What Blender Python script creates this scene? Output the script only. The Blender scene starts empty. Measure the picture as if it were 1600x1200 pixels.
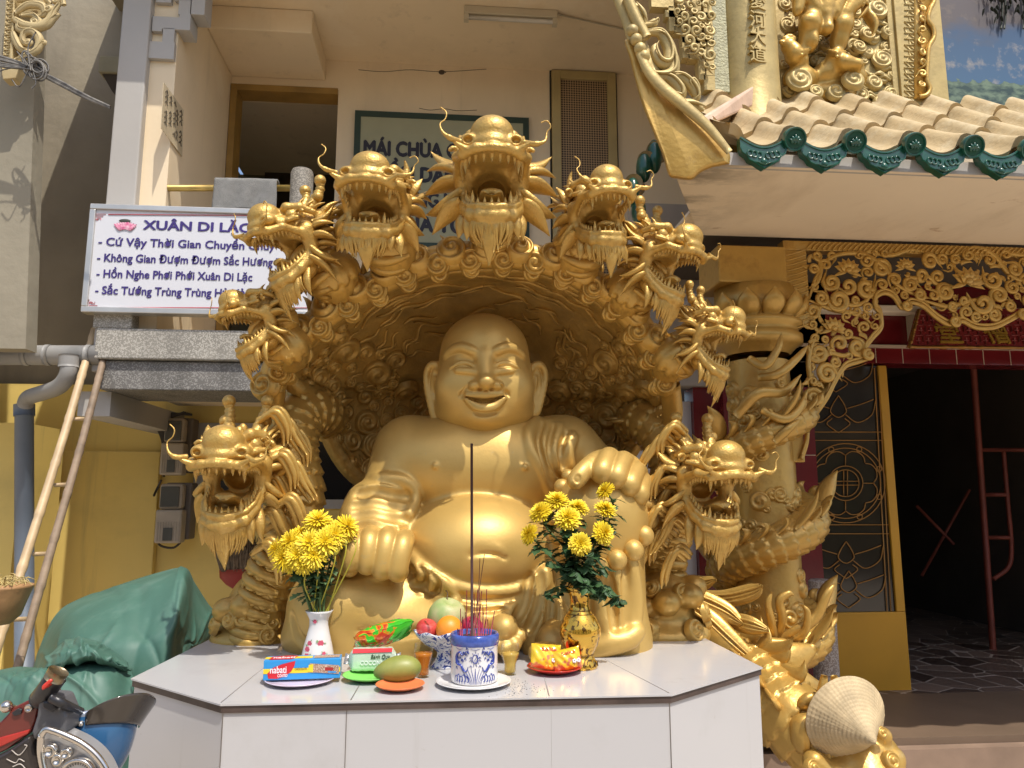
import bpy, bmesh, math, random
import numpy as np
from mathutils import Vector, Matrix, Euler
R = math.radians
S = bpy.context.scene
COL = S.collection
rnd = random.Random(7)

# ---------------------------------------------------------------- camera, sky, sun
FPX = 1164.0                      # focal length in pixels of the 1600 wide photograph
CAMZ = 1.55
PITCH, YAW = R(8.8), R(5.0)
cd = bpy.data.cameras.new('camera')
cd.sensor_width = 36.0
cd.lens = FPX / 1600 * 36.0
cd.clip_start, cd.clip_end = 0.02, 400
cam = bpy.data.objects.new('camera', cd); COL.objects.link(cam)
cam.location = (0, 0, CAMZ)
cam.rotation_euler = (math.pi / 2 + PITCH, 0, -YAW)
S.camera = cam
W = bpy.data.worlds.new('World'); S.world = W; W.use_nodes = True
SUN = Vector((0.52, -1.0, 2.10)).normalized()      # towards the sun
nt = W.node_tree
bg = nt.nodes['Background']
sky = nt.nodes.new('ShaderNodeTexSky'); sky.sky_type = 'NISHITA'; sky.sun_disc = False
sky.sun_elevation = math.asin(SUN.z); sky.sun_rotation = math.atan2(SUN.x, SUN.y)
sky.dust_density = 2.5; sky.air_density = 1.0
nt.links.new(sky.outputs[0], bg.inputs[0]); bg.inputs[1].default_value = 0.15
sd = bpy.data.lights.new('sun', 'SUN'); sd.energy = 3.1; sd.angle = R(0.5); sd.color = (1, 0.95, 0.87)
sun = bpy.data.objects.new('sun', sd); COL.objects.link(sun)
sun.rotation_euler = SUN.to_track_quat('Z', 'Y').to_euler()
S.view_settings.view_transform = 'Standard'; S.view_settings.look = 'None'
S.view_settings.exposure = 0.44; S.view_settings.gamma = 1.0
try:
    S.cycles.max_bounces = 8; S.cycles.diffuse_bounces = 4; S.cycles.glossy_bounces = 4
    S.cycles.sample_clamp_indirect = 6.0
    S.cycles.use_denoising = True
except Exception: pass

_f = Vector((math.sin(YAW) * math.cos(PITCH), math.cos(YAW) * math.cos(PITCH), math.sin(PITCH)))
_r = Vector((math.cos(YAW), -math.sin(YAW), 0))
_u = _r.cross(_f)
def ray(px, py): return _f + _r * ((px - 800) / FPX) + _u * ((600 - py) / FPX)
def PY(px, py, Y):
    d = ray(px, py); t = Y / d.y; return Vector((d.x * t, Y, CAMZ + d.z * t))
def PZ(px, py, z):
    d = ray(px, py); t = (z - CAMZ) / d.z; return Vector((d.x * t, d.y * t, z))
def PX(px, py, x):
    d = ray(px, py); t = x / d.x; return Vector((x, d.y * t, CAMZ + d.z * t))
def sc(Y): return Y / FPX * 1.005      # metres per pixel at depth Y

# ---------------------------------------------------------------- object helpers
def link(o, parent=None):
    COL.objects.link(o)
    if parent is not None: o.parent = parent
    return o
def tag(o, label=None, cat=None, group=None, kind=None):
    if label: o['label'] = label
    if cat: o['category'] = cat
    if group: o['group'] = group
    if kind: o['kind'] = kind
    return o
def thing(name, label, cat, loc=(0, 0, 0), group=None, rz=0.0):
    o = bpy.data.objects.new(name, None); COL.objects.link(o)
    o.empty_display_size = 0.05
    o.location = loc; o.rotation_euler = (0, 0, rz)
    return tag(o, label, cat, group)
def wloc(o):
    v = Vector((0, 0, 0))
    while o is not None:
        v += o.location; o = o.parent
    return v
def copy_tree(o, parent=None):
    c = o.copy(); COL.objects.link(c); c.parent = parent
    for ch in list(o.children): copy_tree(ch, c)
    return c

class MB:
    """collects shapes, all in world (or thing-local) coordinates, into ONE mesh"""
    def __init__(s): s.v = []; s.f = []; s.n = 0
    def add(s, V, Fs):
        V = np.asarray(V, dtype=np.float64).reshape(-1, 3)
        s.v.append(V); n = s.n
        if isinstance(Fs, np.ndarray): s.f.extend((Fs + n).tolist())
        else: s.f.extend([[i + n for i in f] for f in Fs])
        s.n += len(V); return s
    def xf(s, M, start=0):
        A = np.array(M)
        s.v = [v @ A[:3, :3].T + A[:3, 3] for v in s.v]; return s
    def merge(s, o):
        if o.v: s.add(np.concatenate(o.v), o.f)
        return s
    def quad(s, a, b, c, d): return s.add([a, b, c, d], [[0, 1, 2, 3]])
    def box(s, lo, hi, M=None):
        x0, y0, z0 = lo; x1, y1, z1 = hi
        V = np.array([[x0,y0,z0],[x1,y0,z0],[x1,y1,z0],[x0,y1,z0],[x0,y0,z1],[x1,y0,z1],[x1,y1,z1],[x0,y1,z1]], float)
        if M is not None:
            A = np.array(M); V = V @ A[:3, :3].T + A[:3, 3]
        return s.add(V, [[0,3,2,1],[4,5,6,7],[0,1,5,4],[1,2,6,5],[2,3,7,6],[3,0,4,7]])
    def prism(s, poly, vec):
        """polygon (list of 3d points) pushed along vec"""
        P = np.array([tuple(p) for p in poly], float); n = len(P); Q = P + np.array(tuple(vec))
        F_ = [list(range(n)), list(range(2 * n - 1, n - 1, -1))]
        for i in range(n):
            j = (i + 1) % n; F_.append([j, i, n + i, n + j])
        return s.add(np.concatenate([P, Q]), F_)
    def grid(s, G, close_u=False, close_v=False):
        """G: array (nu, nv, 3)"""
        G = np.asarray(G, float); nu, nv = G.shape[:2]
        a = np.arange(nu if close_u else nu - 1); b = np.arange(nv if close_v else nv - 1)
        A, B = np.meshgrid(a, b, indexing='ij'); A2 = (A + 1) % nu; B2 = (B + 1) % nv
        Fq = np.stack([A * nv + B, A2 * nv + B, A2 * nv + B2, A * nv + B2], -1).reshape(-1, 4)
        return s.add(G.reshape(-1, 3), Fq)
    def tube(s, pts, rad, n=10, flat=1.0, up=(0, 0, 1), cap=True, height=None, twist=0.0):
        """sweep along pts, radius list, flat = thickness ratio of the second axis; height(u, a) adds relief"""
        P = np.array([tuple(p) for p in pts], float); m = len(P)
        rad = np.full(m, rad, float) if np.isscalar(rad) else np.asarray(rad, float)
        T = np.gradient(P, axis=0); T /= np.maximum(np.linalg.norm(T, axis=1)[:, None], 1e-9)
        u = np.array(up, float); a = np.linspace(0, 2 * math.pi, n, endpoint=False)
        G = np.zeros((m, n, 3)); e1 = None
        L = np.concatenate([[0], np.cumsum(np.linalg.norm(np.diff(P, axis=0), axis=1))])
        for i in range(m):
            if e1 is None:
                e1 = u - T[i] * u.dot(T[i])
                if np.linalg.norm(e1) < 1e-3: e1 = np.array([1., 0.2, 0]) - T[i] * np.dot([1., 0.2, 0], T[i])
            else: e1 = e1 - T[i] * e1.dot(T[i])
            e1 = e1 / np.linalg.norm(e1); e2 = np.cross(T[i], e1)
            r = rad[i] if height is None else rad[i] + height(L[i], a) * (rad[i] / rad.max())
            aa = a + twist * i
            G[i] = P[i] + (np.cos(aa) * r)[:, None] * e1 * flat + (np.sin(aa) * r)[:, None] * e2
        st = s.n
        s.grid(G, close_v=True)
        if cap:
            s.f.append([st + k for k in range(n)][::-1]); s.f.append([st + (m - 1) * n + k for k in range(n)])
        return s
    def lathe(s, prof, c=(0, 0, 0), n=40, M=None, a0=0, a1=2 * math.pi):
        """prof: (radius, z)"""
        full = abs(a1 - a0 - 2 * math.pi) < 1e-6
        a = np.linspace(a0, a1, n, endpoint=not full); pr = np.array(prof, float)
        G = np.stack([pr[:, 0][:, None] * np.cos(a), pr[:, 0][:, None] * np.sin(a), np.repeat(pr[:, 1][:, None], len(a), 1)], -1)
        if M is not None:
            A = np.array(M); G = G @ A[:3, :3].T + A[:3, 3]
        else: G = G + np.array(tuple(c))
        return s.grid(G[:, ::1], close_v=full)
    def ball(s, c, r, M=None, nu=12, nv=18):
        r = (r, r, r) if np.isscalar(r) else r
        t = np.linspace(0.001, math.pi - 0.001, nu); a = np.linspace(0, 2 * math.pi, nv, endpoint=False)
        G = np.stack([np.sin(t)[:, None] * np.cos(a) * r[0], np.sin(t)[:, None] * np.sin(a) * r[1], np.repeat(np.cos(t)[:, None], nv, 1) * r[2]], -1)
        if M is not None: G = G @ np.array(M.to_3x3()).T
        return s.grid(G + np.array(tuple(c)), close_v=True)
    def curl(s, c, nrm, R_, hand=1, turns=1.6, up=(0, 0, 1), h=0.5, phase=0.0, nr=13, na=30, lift=0.0, squash=1.0):
        """a cloud curl: a domed disc with a spiral groove"""
        nrm = Vector(nrm).normalized(); e1 = Vector(up) - nrm * Vector(up).dot(nrm)
        if e1.length < 1e-3: e1 = Vector((1, 0, 0)) - nrm * nrm.x
        e1.normalize(); e2 = nrm.cross(e1)
        r = np.linspace(0, 1, nr) ** 0.85; a = np.linspace(0, 2 * math.pi, na, endpoint=False)
        RR, AA = np.meshgrid(r, a, indexing='ij')
        ph = (hand * AA + phase) / (2 * math.pi) + turns * RR
        fr = ph - np.floor(ph)
        ridge = np.where(fr < 0.78, np.sin(fr / 0.78 * math.pi) ** 0.6, 0.0)
        ridge = ridge * np.clip((RR - 0.06) / 0.12, 0, 1) + (1 - np.clip((RR - 0.06) / 0.12, 0, 1)) * 1.0
        dome = np.sqrt(np.maximum(1 - RR ** 2.6, 0))
        H = R_ * h * (dome * 0.62 + ridge * 0.42 * np.minimum(1, (1 - RR) * 5)) - R_ * 0.12
        H = np.where(RR > 0.99, -R_ * 0.25, H) + lift
        X = (RR * R_ * np.cos(AA)); Y = RR * R_ * np.sin(AA) * squash
        G = np.array(tuple(c)) + X[..., None] * np.array(e1) + Y[..., None] * np.array(e2) + H[..., None] * np.array(nrm)
        return s.grid(G, close_v=True)
    def leaf(s, a, b, w, side=(0, 0, 1), bend=0.0, th=0.35, n=9, nrm=None, sharp=1.0):
        """a thick tapered flame / petal from a to b; bend pushes the middle along side"""
        a = Vector(a); b = Vector(b); sd_ = Vector(side)
        pts = []; rad = []
        for i in range(n):
            t = i / (n - 1)
            pts.append(a.lerp(b, t) + sd_ * (bend * math.sin(t * math.pi)))
            rad.append(w * max(0.03, (math.sin(min(1, 0.28 + t * 0.72) * math.pi) ** sharp) if t > 0 else 0.75))
        rad[-1] = w * 0.03
        return s.tube(pts, rad, n=8, flat=th, up=nrm or sd_)
    def build(s, name, m, parent=None, smooth=True, angle=None, local=False):
        me = bpy.data.meshes.new(name)
        V = np.concatenate(s.v) if s.v else np.zeros((0, 3))
        if parent is not None and not local: V = V - np.array(tuple(wloc(parent)))
        me.from_pydata(V.tolist(), [], s.f)
        me.update()
        if smooth: me.polygons.foreach_set('use_smooth', np.ones(len(me.polygons), bool))
        me.materials.append(m)
        o = bpy.data.objects.new(name, me); link(o, parent)
        if angle is not None and smooth:
            bm = bmesh.new(); bm.from_mesh(me)
            bmesh.ops.recalc_face_normals(bm, faces=bm.faces)
            for e in bm.edges:
                if len(e.link_faces) == 2 and e.calc_face_angle(0) > angle: e.smooth = False
            bm.to_mesh(me); bm.free()
        return o
def bevel(o, w=0.004, seg=2):
    md = o.modifiers.new('bevel', 'BEVEL'); md.width = w; md.segments = seg; md.limit_method = 'ANGLE'; md.angle_limit = R(35)
    return o
def spline(pts, n=40):
    """Catmull-Rom through pts (any dimension)"""
    P = np.array([tuple(p) for p in pts], float)
    P = np.concatenate([[2 * P[0] - P[1]], P, [2 * P[-1] - P[-2]]])
    out = []
    m = len(P) - 3
    for t in np.linspace(0, m - 1e-6, n):
        i = int(t); f = t - i
        a, b, c, d = P[i:i + 4]
        out.append(0.5 * (2 * b + (c - a) * f + (2 * a - 5 * b + 4 * c - d) * f * f + (3 * b - 3 * c + d - a) * f ** 3))
    return np.array(out)
def spx(pts, Y, n=40):
    """pixel curve on the upright plane y = Y (points may carry their own Y)"""
    q = [(p[0], p[1], p[2] if len(p) > 2 else Y) for p in pts]
    return [PY(a[0], a[1], a[2]) for a in spline(q, n)]

# ---------------------------------------------------------------- implicit sculpting
class Vol:
    def __init__(s, lo, hi, h):
        s.lo = np.array(lo, float); s.h = h
        n = np.ceil((np.array(hi) - s.lo) / h).astype(int) + 1
        s.ax = [(s.lo[i] + np.arange(n[i]) * h).astype(np.float32) for i in range(3)]
        s.d = np.full(tuple(n), 1.0, np.float32)
    def _op(s, fn, lo, hi, k, mode):
        pad = max(k, s.h) * 1.5 + 3 * s.h
        sl = []
        for i in range(3):
            a = int(np.floor((lo[i] - pad - s.lo[i]) / s.h)); b = int(np.ceil((hi[i] + pad - s.lo[i]) / s.h)) + 1
            a = max(0, a); b = min(len(s.ax[i]), b)
            if a >= b: return s
            sl.append(slice(a, b))
        X = s.ax[0][sl[0]][:, None, None]; Y = s.ax[1][sl[1]][None, :, None]; Z = s.ax[2][sl[2]][None, None, :]
        e = fn(X, Y, Z); d = s.d[tuple(sl)]
        if mode == '+':
            if k > 0:
                hh = np.maximum(k - np.abs(d - e), 0) / k; r = np.minimum(d, e) - hh * hh * k * 0.25
            else: r = np.minimum(d, e)
        elif mode == '-':
            e = -e
            if k > 0:
                hh = np.maximum(k - np.abs(d - e), 0) / k; r = np.maximum(d, e) + hh * hh * k * 0.25
            else: r = np.maximum(d, e)
        s.d[tuple(sl)] = r
        return s
    def ell(s, c, r, k=0.02, mode='+', M=None):
        c = tuple(c); r = (r, r, r) if np.isscalar(r) else tuple(r)
        mr = max(r)
        A = None if M is None else np.array(M.to_3x3().transposed())
        def fn(X, Y, Z):
            x = X - c[0]; y = Y - c[1]; z = Z - c[2]
            if A is not None:
                x, y, z = (A[0][0]*x + A[0][1]*y + A[0][2]*z, A[1][0]*x + A[1][1]*y + A[1][2]*z, A[2][0]*x + A[2][1]*y + A[2][2]*z)
            k0 = np.sqrt((x/r[0])**2 + (y/r[1])**2 + (z/r[2])**2); k1 = np.sqrt((x/r[0]**2)**2 + (y/r[1]**2)**2 + (z/r[2]**2)**2)
            return (k0 * (k0 - 1) / np.maximum(k1, 1e-6)).astype(np.float32)
        e = (mr, mr, mr) if M is not None else r
        return s._op(fn, [c[i] - e[i] for i in range(3)], [c[i] + e[i] for i in range(3)], k, mode)
    def cap(s, a, b, r1, r2=None, k=0.02, mode='+'):
        r2 = r1 if r2 is None else r2
        a = np.array(tuple(a), float); b = np.array(tuple(b), float); ab = b - a; L2 = max(ab.dot(ab), 1e-9); m = max(r1, r2)
        def fn(X, Y, Z):
            x = X - a[0]; y = Y - a[1]; z = Z - a[2]
            t = np.clip((x * ab[0] + y * ab[1] + z * ab[2]) / L2, 0, 1)
            return (np.sqrt((x - t*ab[0])**2 + (y - t*ab[1])**2 + (z - t*ab[2])**2) - (r1 + (r2 - r1) * t)).astype(np.float32)
        return s._op(fn, np.minimum(a, b) - m, np.maximum(a, b) + m, k, mode)
    def path(s, pts, rad, k=0.02, mode='+'):
        rad = [rad] * len(pts) if np.isscalar(rad) else rad
        for i in range(len(pts) - 1): s.cap(pts[i], pts[i + 1], rad[i], rad[i + 1], k, mode)
        return s
    def mesh(s, mb=None):
        d = s.d; sg = d < 0; n = d.shape
        ac = np.zeros(tuple(np.array(n) - 1) + (3,), np.float32); ct = np.zeros(tuple(np.array(n) - 1), np.float32)
        c = lambda i, j, k: d[i:n[0]-1+i, j:n[1]-1+j, k:n[2]-1+k]
        cn = [(i, j, k) for i in (0, 1) for j in (0, 1) for k in (0, 1)]
        for p in cn:
            for ax in range(3):
                if p[ax] == 0:
                    q = list(p); q[ax] = 1
                    A = c(*p); B = c(*q); m = (A < 0) != (B < 0)
                    t = np.where(m, A / np.where(m, A - B, 1), 0)
                    for x in range(3): ac[..., x] += np.where(m, p[x] + (t if x == ax else 0), 0)
                    ct += m
        act = ct > 0; idx = np.full(act.shape, -1, np.int64); I = np.argwhere(act); idx[act] = np.arange(len(I))
        V = (I + ac[act] / ct[act][:, None]) * s.h + s.lo
        Fs = []
        for ax in range(3):
            sl0 = [slice(1, -1)] * 3; sl0[ax] = slice(0, n[ax] - 1); sl1 = list(sl0); sl1[ax] = slice(1, n[ax])
            A = sg[tuple(sl0)]; B = sg[tuple(sl1)]
            E = np.argwhere(A != B); fl = A[A != B]
            o1, o2 = [(1, 2), (2, 0), (0, 1)][ax]
            base = E.copy()
            for x in range(3):
                if x != ax: base[:, x] += 1
            def g(a_, b_):
                q = base.copy(); q[:, o1] -= a_; q[:, o2] -= b_
                return idx[q[:, 0], q[:, 1], q[:, 2]]
            Q = np.stack([g(1, 1), g(0, 1), g(0, 0), g(1, 0)], -1)
            Q[~fl] = Q[~fl][:, ::-1]; Fs.append(Q)
        Fq = np.concatenate(Fs); Fq = Fq[(Fq >= 0).all(1)]
        mb = mb or MB(); mb.add(V, Fq); return mb

# ---------------------------------------------------------------- materials
MATS = {}
def mat(name, base, rough=0.6, metal=0.0, var=0.12, vscale=6.0, bump=0.15, bscale=60.0, dist=0.004, coat=0.0, col2=None, detail=6, spec=None, aniso=None):
    if name in MATS: return MATS[name]
    m = bpy.data.materials.new(name); m.use_nodes = True; N = m.node_tree.nodes; L = m.node_tree.links
    p = N['Principled BSDF']; p.inputs['Roughness'].default_value = rough; p.inputs['Metallic'].default_value = metal
    if coat: p.inputs['Coat Weight'].default_value = coat; p.inputs['Coat Roughness'].default_value = 0.12
    if spec is not None: p.inputs['Specular IOR Level'].default_value = spec
    tc = N.new('ShaderNodeTexCoord')
    nz = N.new('ShaderNodeTexNoise'); nz.inputs['Scale'].default_value = vscale; nz.inputs['Detail'].default_value = detail
    L.new(tc.outputs['Object'], nz.inputs['Vector'])
    cr = N.new('ShaderNodeValToRGB'); e = cr.color_ramp.elements
    c2 = col2 or tuple(min(1, c * (1 + var)) for c in base); c1 = tuple(c * (1 - var) for c in base) if col2 is None else base
    e[0].position = 0.3; e[0].color = (*c1, 1); e[1].position = 0.7; e[1].color = (*c2, 1)
    L.new(nz.outputs['Fac'], cr.inputs['Fac']); L.new(cr.outputs['Color'], p.inputs['Base Color'])
    if bump:
        nb = N.new('ShaderNodeTexNoise'); nb.inputs['Scale'].default_value = bscale; nb.inputs['Detail'].default_value = 5
        if aniso:
            mp = N.new('ShaderNodeMapping'); mp.inputs['Scale'].default_value = aniso
            L.new(tc.outputs['Object'], mp.inputs['Vector']); L.new(mp.outputs[0], nb.inputs['Vector'])
        else: L.new(tc.outputs['Object'], nb.inputs['Vector'])
        b = N.new('ShaderNodeBump'); b.inputs['Strength'].default_value = bump; b.inputs['Distance'].default_value = dist
        L.new(nb.outputs['Fac'], b.inputs['Height']); L.new(b.outputs[0], p.inputs['Normal'])
    MATS[name] = m; return m
def speckle(name, base, spot, scale=220, thr=0.62, rough=0.7):
    m = mat(name, base, rough, var=0.15, vscale=5, bump=0.25, bscale=120, dist=0.003)
    N = m.node_tree.nodes; L = m.node_tree.links; p = N['Principled BSDF']
    old = p.inputs['Base Color'].links[0].from_socket
    tc = N.new('ShaderNodeTexCoord'); v = N.new('ShaderNodeTexVoronoi'); v.inputs['Scale'].default_value = scale
    L.new(tc.outputs['Object'], v.inputs['Vector'])
    sx = N.new('ShaderNodeSeparateColor'); L.new(v.outputs['Color'], sx.inputs[0])
    g = N.new('ShaderNodeMath'); g.operation = 'GREATER_THAN'; g.inputs[1].default_value = thr; L.new(sx.outputs[0], g.inputs[0])
    mx = N.new('ShaderNodeMix'); mx.data_type = 'RGBA'; L.new(g.outputs[0], mx.inputs['Factor'])
    L.new(old, mx.inputs['A']); mx.inputs['B'].default_value = (*spot, 1); L.new(mx.outputs['Result'], p.inputs['Base Color'])
    return m
def stain(m, col, scale=(2, 2, 0.6), lo=0.5, hi=0.75, amt=0.6, detail=8, xlim=None):
    """irregular dirt laid over a material's colour"""
    N = m.node_tree.nodes; L = m.node_tree.links; p = N['Principled BSDF']
    old = p.inputs['Base Color'].links[0].from_socket
    tc = N.new('ShaderNodeTexCoord'); mp = N.new('ShaderNodeMapping'); mp.inputs['Scale'].default_value = scale
    nz = N.new('ShaderNodeTexNoise'); nz.inputs['Scale'].default_value = 1.0; nz.inputs['Detail'].default_value = detail; nz.inputs['Roughness'].default_value = 0.65
    L.new(tc.outputs['Object'], mp.inputs['Vector']); L.new(mp.outputs[0], nz.inputs['Vector'])
    mr = N.new('ShaderNodeMapRange'); mr.inputs['From Min'].default_value = lo; mr.inputs['From Max'].default_value = hi; mr.inputs['To Max'].default_value = amt
    L.new(nz.outputs['Fac'], mr.inputs['Value'])
    fac = mr.outputs[0]
    if xlim:
        sx = N.new('ShaderNodeSeparateXYZ'); L.new(tc.outputs['Object'], sx.inputs[0]); m2 = N.new('ShaderNodeMapRange'); m2.inputs['From Min'].default_value = xlim[0]; m2.inputs['From Max'].default_value = xlim[1]; m2.inputs['To Min'].default_value = 1; m2.inputs['To Max'].default_value = 0; L.new(sx.outputs[0], m2.inputs['Value'])
        mm = N.new('ShaderNodeMath'); mm.operation = 'MULTIPLY'; L.new(fac, mm.inputs[0]); L.new(m2.outputs[0], mm.inputs[1]); fac = mm.outputs[0]
    mx = N.new('ShaderNodeMix'); mx.data_type = 'RGBA'; L.new(fac, mx.inputs['Factor'])
    L.new(old, mx.inputs['A']); mx.inputs['B'].default_value = (*col, 1); L.new(mx.outputs['Result'], p.inputs['Base Color'])
    return m
def glassy(name, col, rough=0.05, alpha_t=0.9, ior=1.45):
    if name in MATS: return MATS[name]
    m = bpy.data.materials.new(name); m.use_nodes = True; p = m.node_tree.nodes['Principled BSDF']
    p.inputs['Base Color'].default_value = (*col, 1); p.inputs['Roughness'].default_value = rough
    p.inputs['Transmission Weight'].default_value = alpha_t; p.inputs['IOR'].default_value = ior
    MATS[name] = m; return m
def clear_mix(name, tint, body=None, fac=0.12, rough=0.03):
    """thin clear glass or liquid: light passes straight through, tinted"""
    if name in MATS: return MATS[name]
    m = bpy.data.materials.new(name); m.use_nodes = True; N = m.node_tree.nodes; L = m.node_tree.links; p = N['Principled BSDF']
    p.inputs['Base Color'].default_value = (*(body or (1, 1, 1)), 1); p.inputs['Roughness'].default_value = rough
    if body is None: p.inputs['Metallic'].default_value = 1.0
    t = N.new('ShaderNodeBsdfTransparent'); t.inputs[0].default_value = (*tint, 1); mx = N.new('ShaderNodeMixShader'); L.new(t.outputs[0], mx.inputs[1]); L.new(p.outputs[0], mx.inputs[2])
    if body is None:
        lw = N.new('ShaderNodeLayerWeight'); lw.inputs[0].default_value = 0.25; L.new(lw.outputs['Facing'], mx.inputs[0]); r = N.new('ShaderNodeMath'); r.operation = 'POWER'; r.inputs[1].default_value = 2.5; L.new(lw.outputs['Facing'], r.inputs[0]); L.new(r.outputs[0], mx.inputs[0])
    else: mx.inputs[0].default_value = fac
    L.new(mx.outputs[0], N['Material Output'].inputs[0]); MATS[name] = m; return m
_font = None
def text(name, body, m, origin, xdir, updir, size, depth=0.003, bold=0.0, width=None, parent=None, align='LEFT', shear=0.0):
    """lettering turned into a mesh standing on the plane spanned by xdir and updir"""
    cu = bpy.data.curves.new(name, 'FONT'); cu.body = body; cu.size = size; cu.extrude = depth / 2; cu.offset = 0
    cu.align_x = align; cu.shear = shear; cu.resolution_u = 3
    o = bpy.data.objects.new(name, cu); COL.objects.link(o)
    bpy.context.view_layer.update()
    dg = bpy.context.evaluated_depsgraph_get(); me = bpy.data.meshes.new_from_object(o.evaluated_get(dg))
    bpy.data.objects.remove(o); bpy.data.curves.remove(cu)
    n = len(me.vertices); V = np.zeros(n * 3); me.vertices.foreach_get('co', V); V = V.reshape(-1, 3)
    if n == 0: return None
    x = Vector(xdir).normalized(); u = Vector(updir).normalized(); w = x.cross(u)
    if bold:
        dl = bold * size * .75; k_ = len(me.vertices); Vs = [V + np.array(q) for q in ((-dl, 0, 0), (dl, 0, -depth * .12), (0, dl * .8, -depth * .24), (0, -dl * .8, -depth * .36))]
        F_ = [tuple(p.vertices) for p in me.polygons]; me2 = bpy.data.meshes.new(name); V = np.concatenate(Vs)
        me2.from_pydata(V.tolist(), [], [tuple(i + q * k_ for i in f) for q in range(4) for f in F_]); bpy.data.meshes.remove(me); me = me2
    if width:
        sx = width / max(1e-6, V[:, 0].max() - V[:, 0].min()); V[:, 0] *= sx
    V = V[:, :1] * np.array(x) + V[:, 1:2] * np.array(u) + V[:, 2:] * np.array(w) + np.array(tuple(origin))
    if parent is not None: V = V - np.array(tuple(wloc(parent)))
    me.vertices.foreach_set('co', V.reshape(-1)); me.update(); me.name = name
    me.materials.clear(); me.materials.append(m)
    ob = bpy.data.objects.new(name, me); link(ob, parent); return ob

GOLD = mat('gold_paint', (0.55, 0.342, 0.084), 0.39, 0.48, var=0.10, vscale=9, bump=0.3, bscale=40, dist=0.008, coat=0.1)
GOLDS = mat('smooth_gold_paint', (0.59, 0.385, 0.110), 0.45, 0.42, var=0.10, vscale=5, bump=0.14, bscale=110, dist=0.003, coat=0.0)
GOLDP = mat('pale_gold_paint', (0.46, 0.345, 0.135), 0.5, 0.3, var=0.15, vscale=9, bump=0.3, bscale=50, dist=0.006)
GOLDD = mat('old_gold_paint', (0.40, 0.24, 0.06), 0.42, 0.45, var=0.2, vscale=8, bump=0.3, bscale=50, dist=0.006)
stain(GOLD, (0.24, 0.125, 0.03), (9, 9, 9), 0.53, 0.72, 0.55); stain(GOLD, (0.52, 0.41, 0.20), (5, 5, 5), 0.60, 0.75, 0.5)
stain(GOLDS, (0.36, 0.225, 0.065), (4, 4, 7), 0.54, 0.78, 0.40); stain(GOLDS, (0.42, 0.36, 0.21), (22, 22, 22), 0.64, 0.74, 0.4)
stain(GOLDP, (0.28, 0.20, 0.09), (7, 7, 7), 0.55, 0.75, 0.5)
# ================================================================= THE SETTING
M_STREET = mat('street_concrete', (0.42, 0.35, 0.27), 0.85, var=0.18, vscale=1.2, bump=0.4, bscale=30)
M_WALLW = mat('cream_wall_paint', (0.80, 0.65, 0.44), 0.8, var=0.05, vscale=1.5, bump=0.12, bscale=18, dist=0.01)
stain(M_WALLW, (0.42, 0.33, 0.2), (1.2, 1.2, 0.5), 0.52, 0.8, 0.35); stain(M_WALLW, (0.36, 0.28, 0.17), (9, 9, 0.5), 0.58, 0.8, 0.4); stain(M_WALLW, (0.88, 0.78, 0.6), (1.7, 1.7, 2.5), 0.6, 0.64, 0.22)
M_WHITE = mat('white_wall_paint', (0.43, 0.405, 0.37), 0.75, var=0.04, vscale=2, bump=0.12, bscale=18, dist=0.008)
stain(M_WHITE, (0.34, 0.30, 0.23), (3, 3, 0.8), 0.55, 0.8, 0.3); stain(M_WHITE, (0.25, 0.22, 0.16), (14, 14, 0.7), 0.58, 0.78, 0.45)
M_PLASTER = mat('grey_render', (0.28, 0.245, 0.175), 0.9, var=0.12, vscale=1.6, bump=0.4, bscale=14, dist=0.012)
stain(M_PLASTER, (0.15, 0.13, 0.10), (1.6, 1.6, 0.35), 0.5, 0.75, 0.55)
M_YELLOW = mat('yellow_wall_paint', (0.76, 0.56, 0.16), 0.7, var=0.07, vscale=1.2, bump=0.15, bscale=12, dist=0.01)
stain(M_YELLOW, (0.36, 0.27, 0.09), (1.0, 1.0, 1.6), 0.5, 0.8, 0.5); stain(M_YELLOW, (0.26, 0.20, 0.09), (10, 10, 0.6), 0.58, 0.8, 0.5)
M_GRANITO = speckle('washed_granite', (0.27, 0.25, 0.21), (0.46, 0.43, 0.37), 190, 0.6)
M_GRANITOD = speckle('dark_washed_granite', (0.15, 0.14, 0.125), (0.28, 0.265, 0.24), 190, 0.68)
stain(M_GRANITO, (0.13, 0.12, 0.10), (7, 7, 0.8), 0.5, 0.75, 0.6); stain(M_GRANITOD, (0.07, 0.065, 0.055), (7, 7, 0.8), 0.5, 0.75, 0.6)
M_SOFFIT = mat('soffit_paint', (0.84, 0.72, 0.54), 0.75, var=0.06, vscale=1.4, bump=0.12, bscale=14, dist=0.012)
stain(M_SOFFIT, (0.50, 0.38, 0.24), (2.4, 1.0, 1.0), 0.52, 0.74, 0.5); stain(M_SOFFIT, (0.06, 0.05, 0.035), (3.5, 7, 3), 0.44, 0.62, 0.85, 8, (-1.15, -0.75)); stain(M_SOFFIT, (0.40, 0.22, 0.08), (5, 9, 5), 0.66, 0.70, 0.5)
M_REDTILE = mat('dark_red_glazed_tile', (0.15, 0.012, 0.014), 0.2, var=0.12, bump=0.03, coat=0.3)
M_GROUT = mat('tile_joint', (0.55, 0.42, 0.3), 0.8)
M_WTILE = mat('pale_wall_tile', (0.62, 0.58, 0.54), 0.25, var=0.03, bump=0.02)
M_OCHRE = mat('ochre_door_paint', (0.52, 0.26, 0.012), 0.6, var=0.1, vscale=3, bump=0.1, bscale=20)
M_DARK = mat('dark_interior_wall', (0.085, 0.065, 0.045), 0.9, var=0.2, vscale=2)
M_STEP = mat('brown_step_stone', (0.17, 0.115, 0.075), 0.5, var=0.12, vscale=2.5, bump=0.1, bscale=20)
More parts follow.
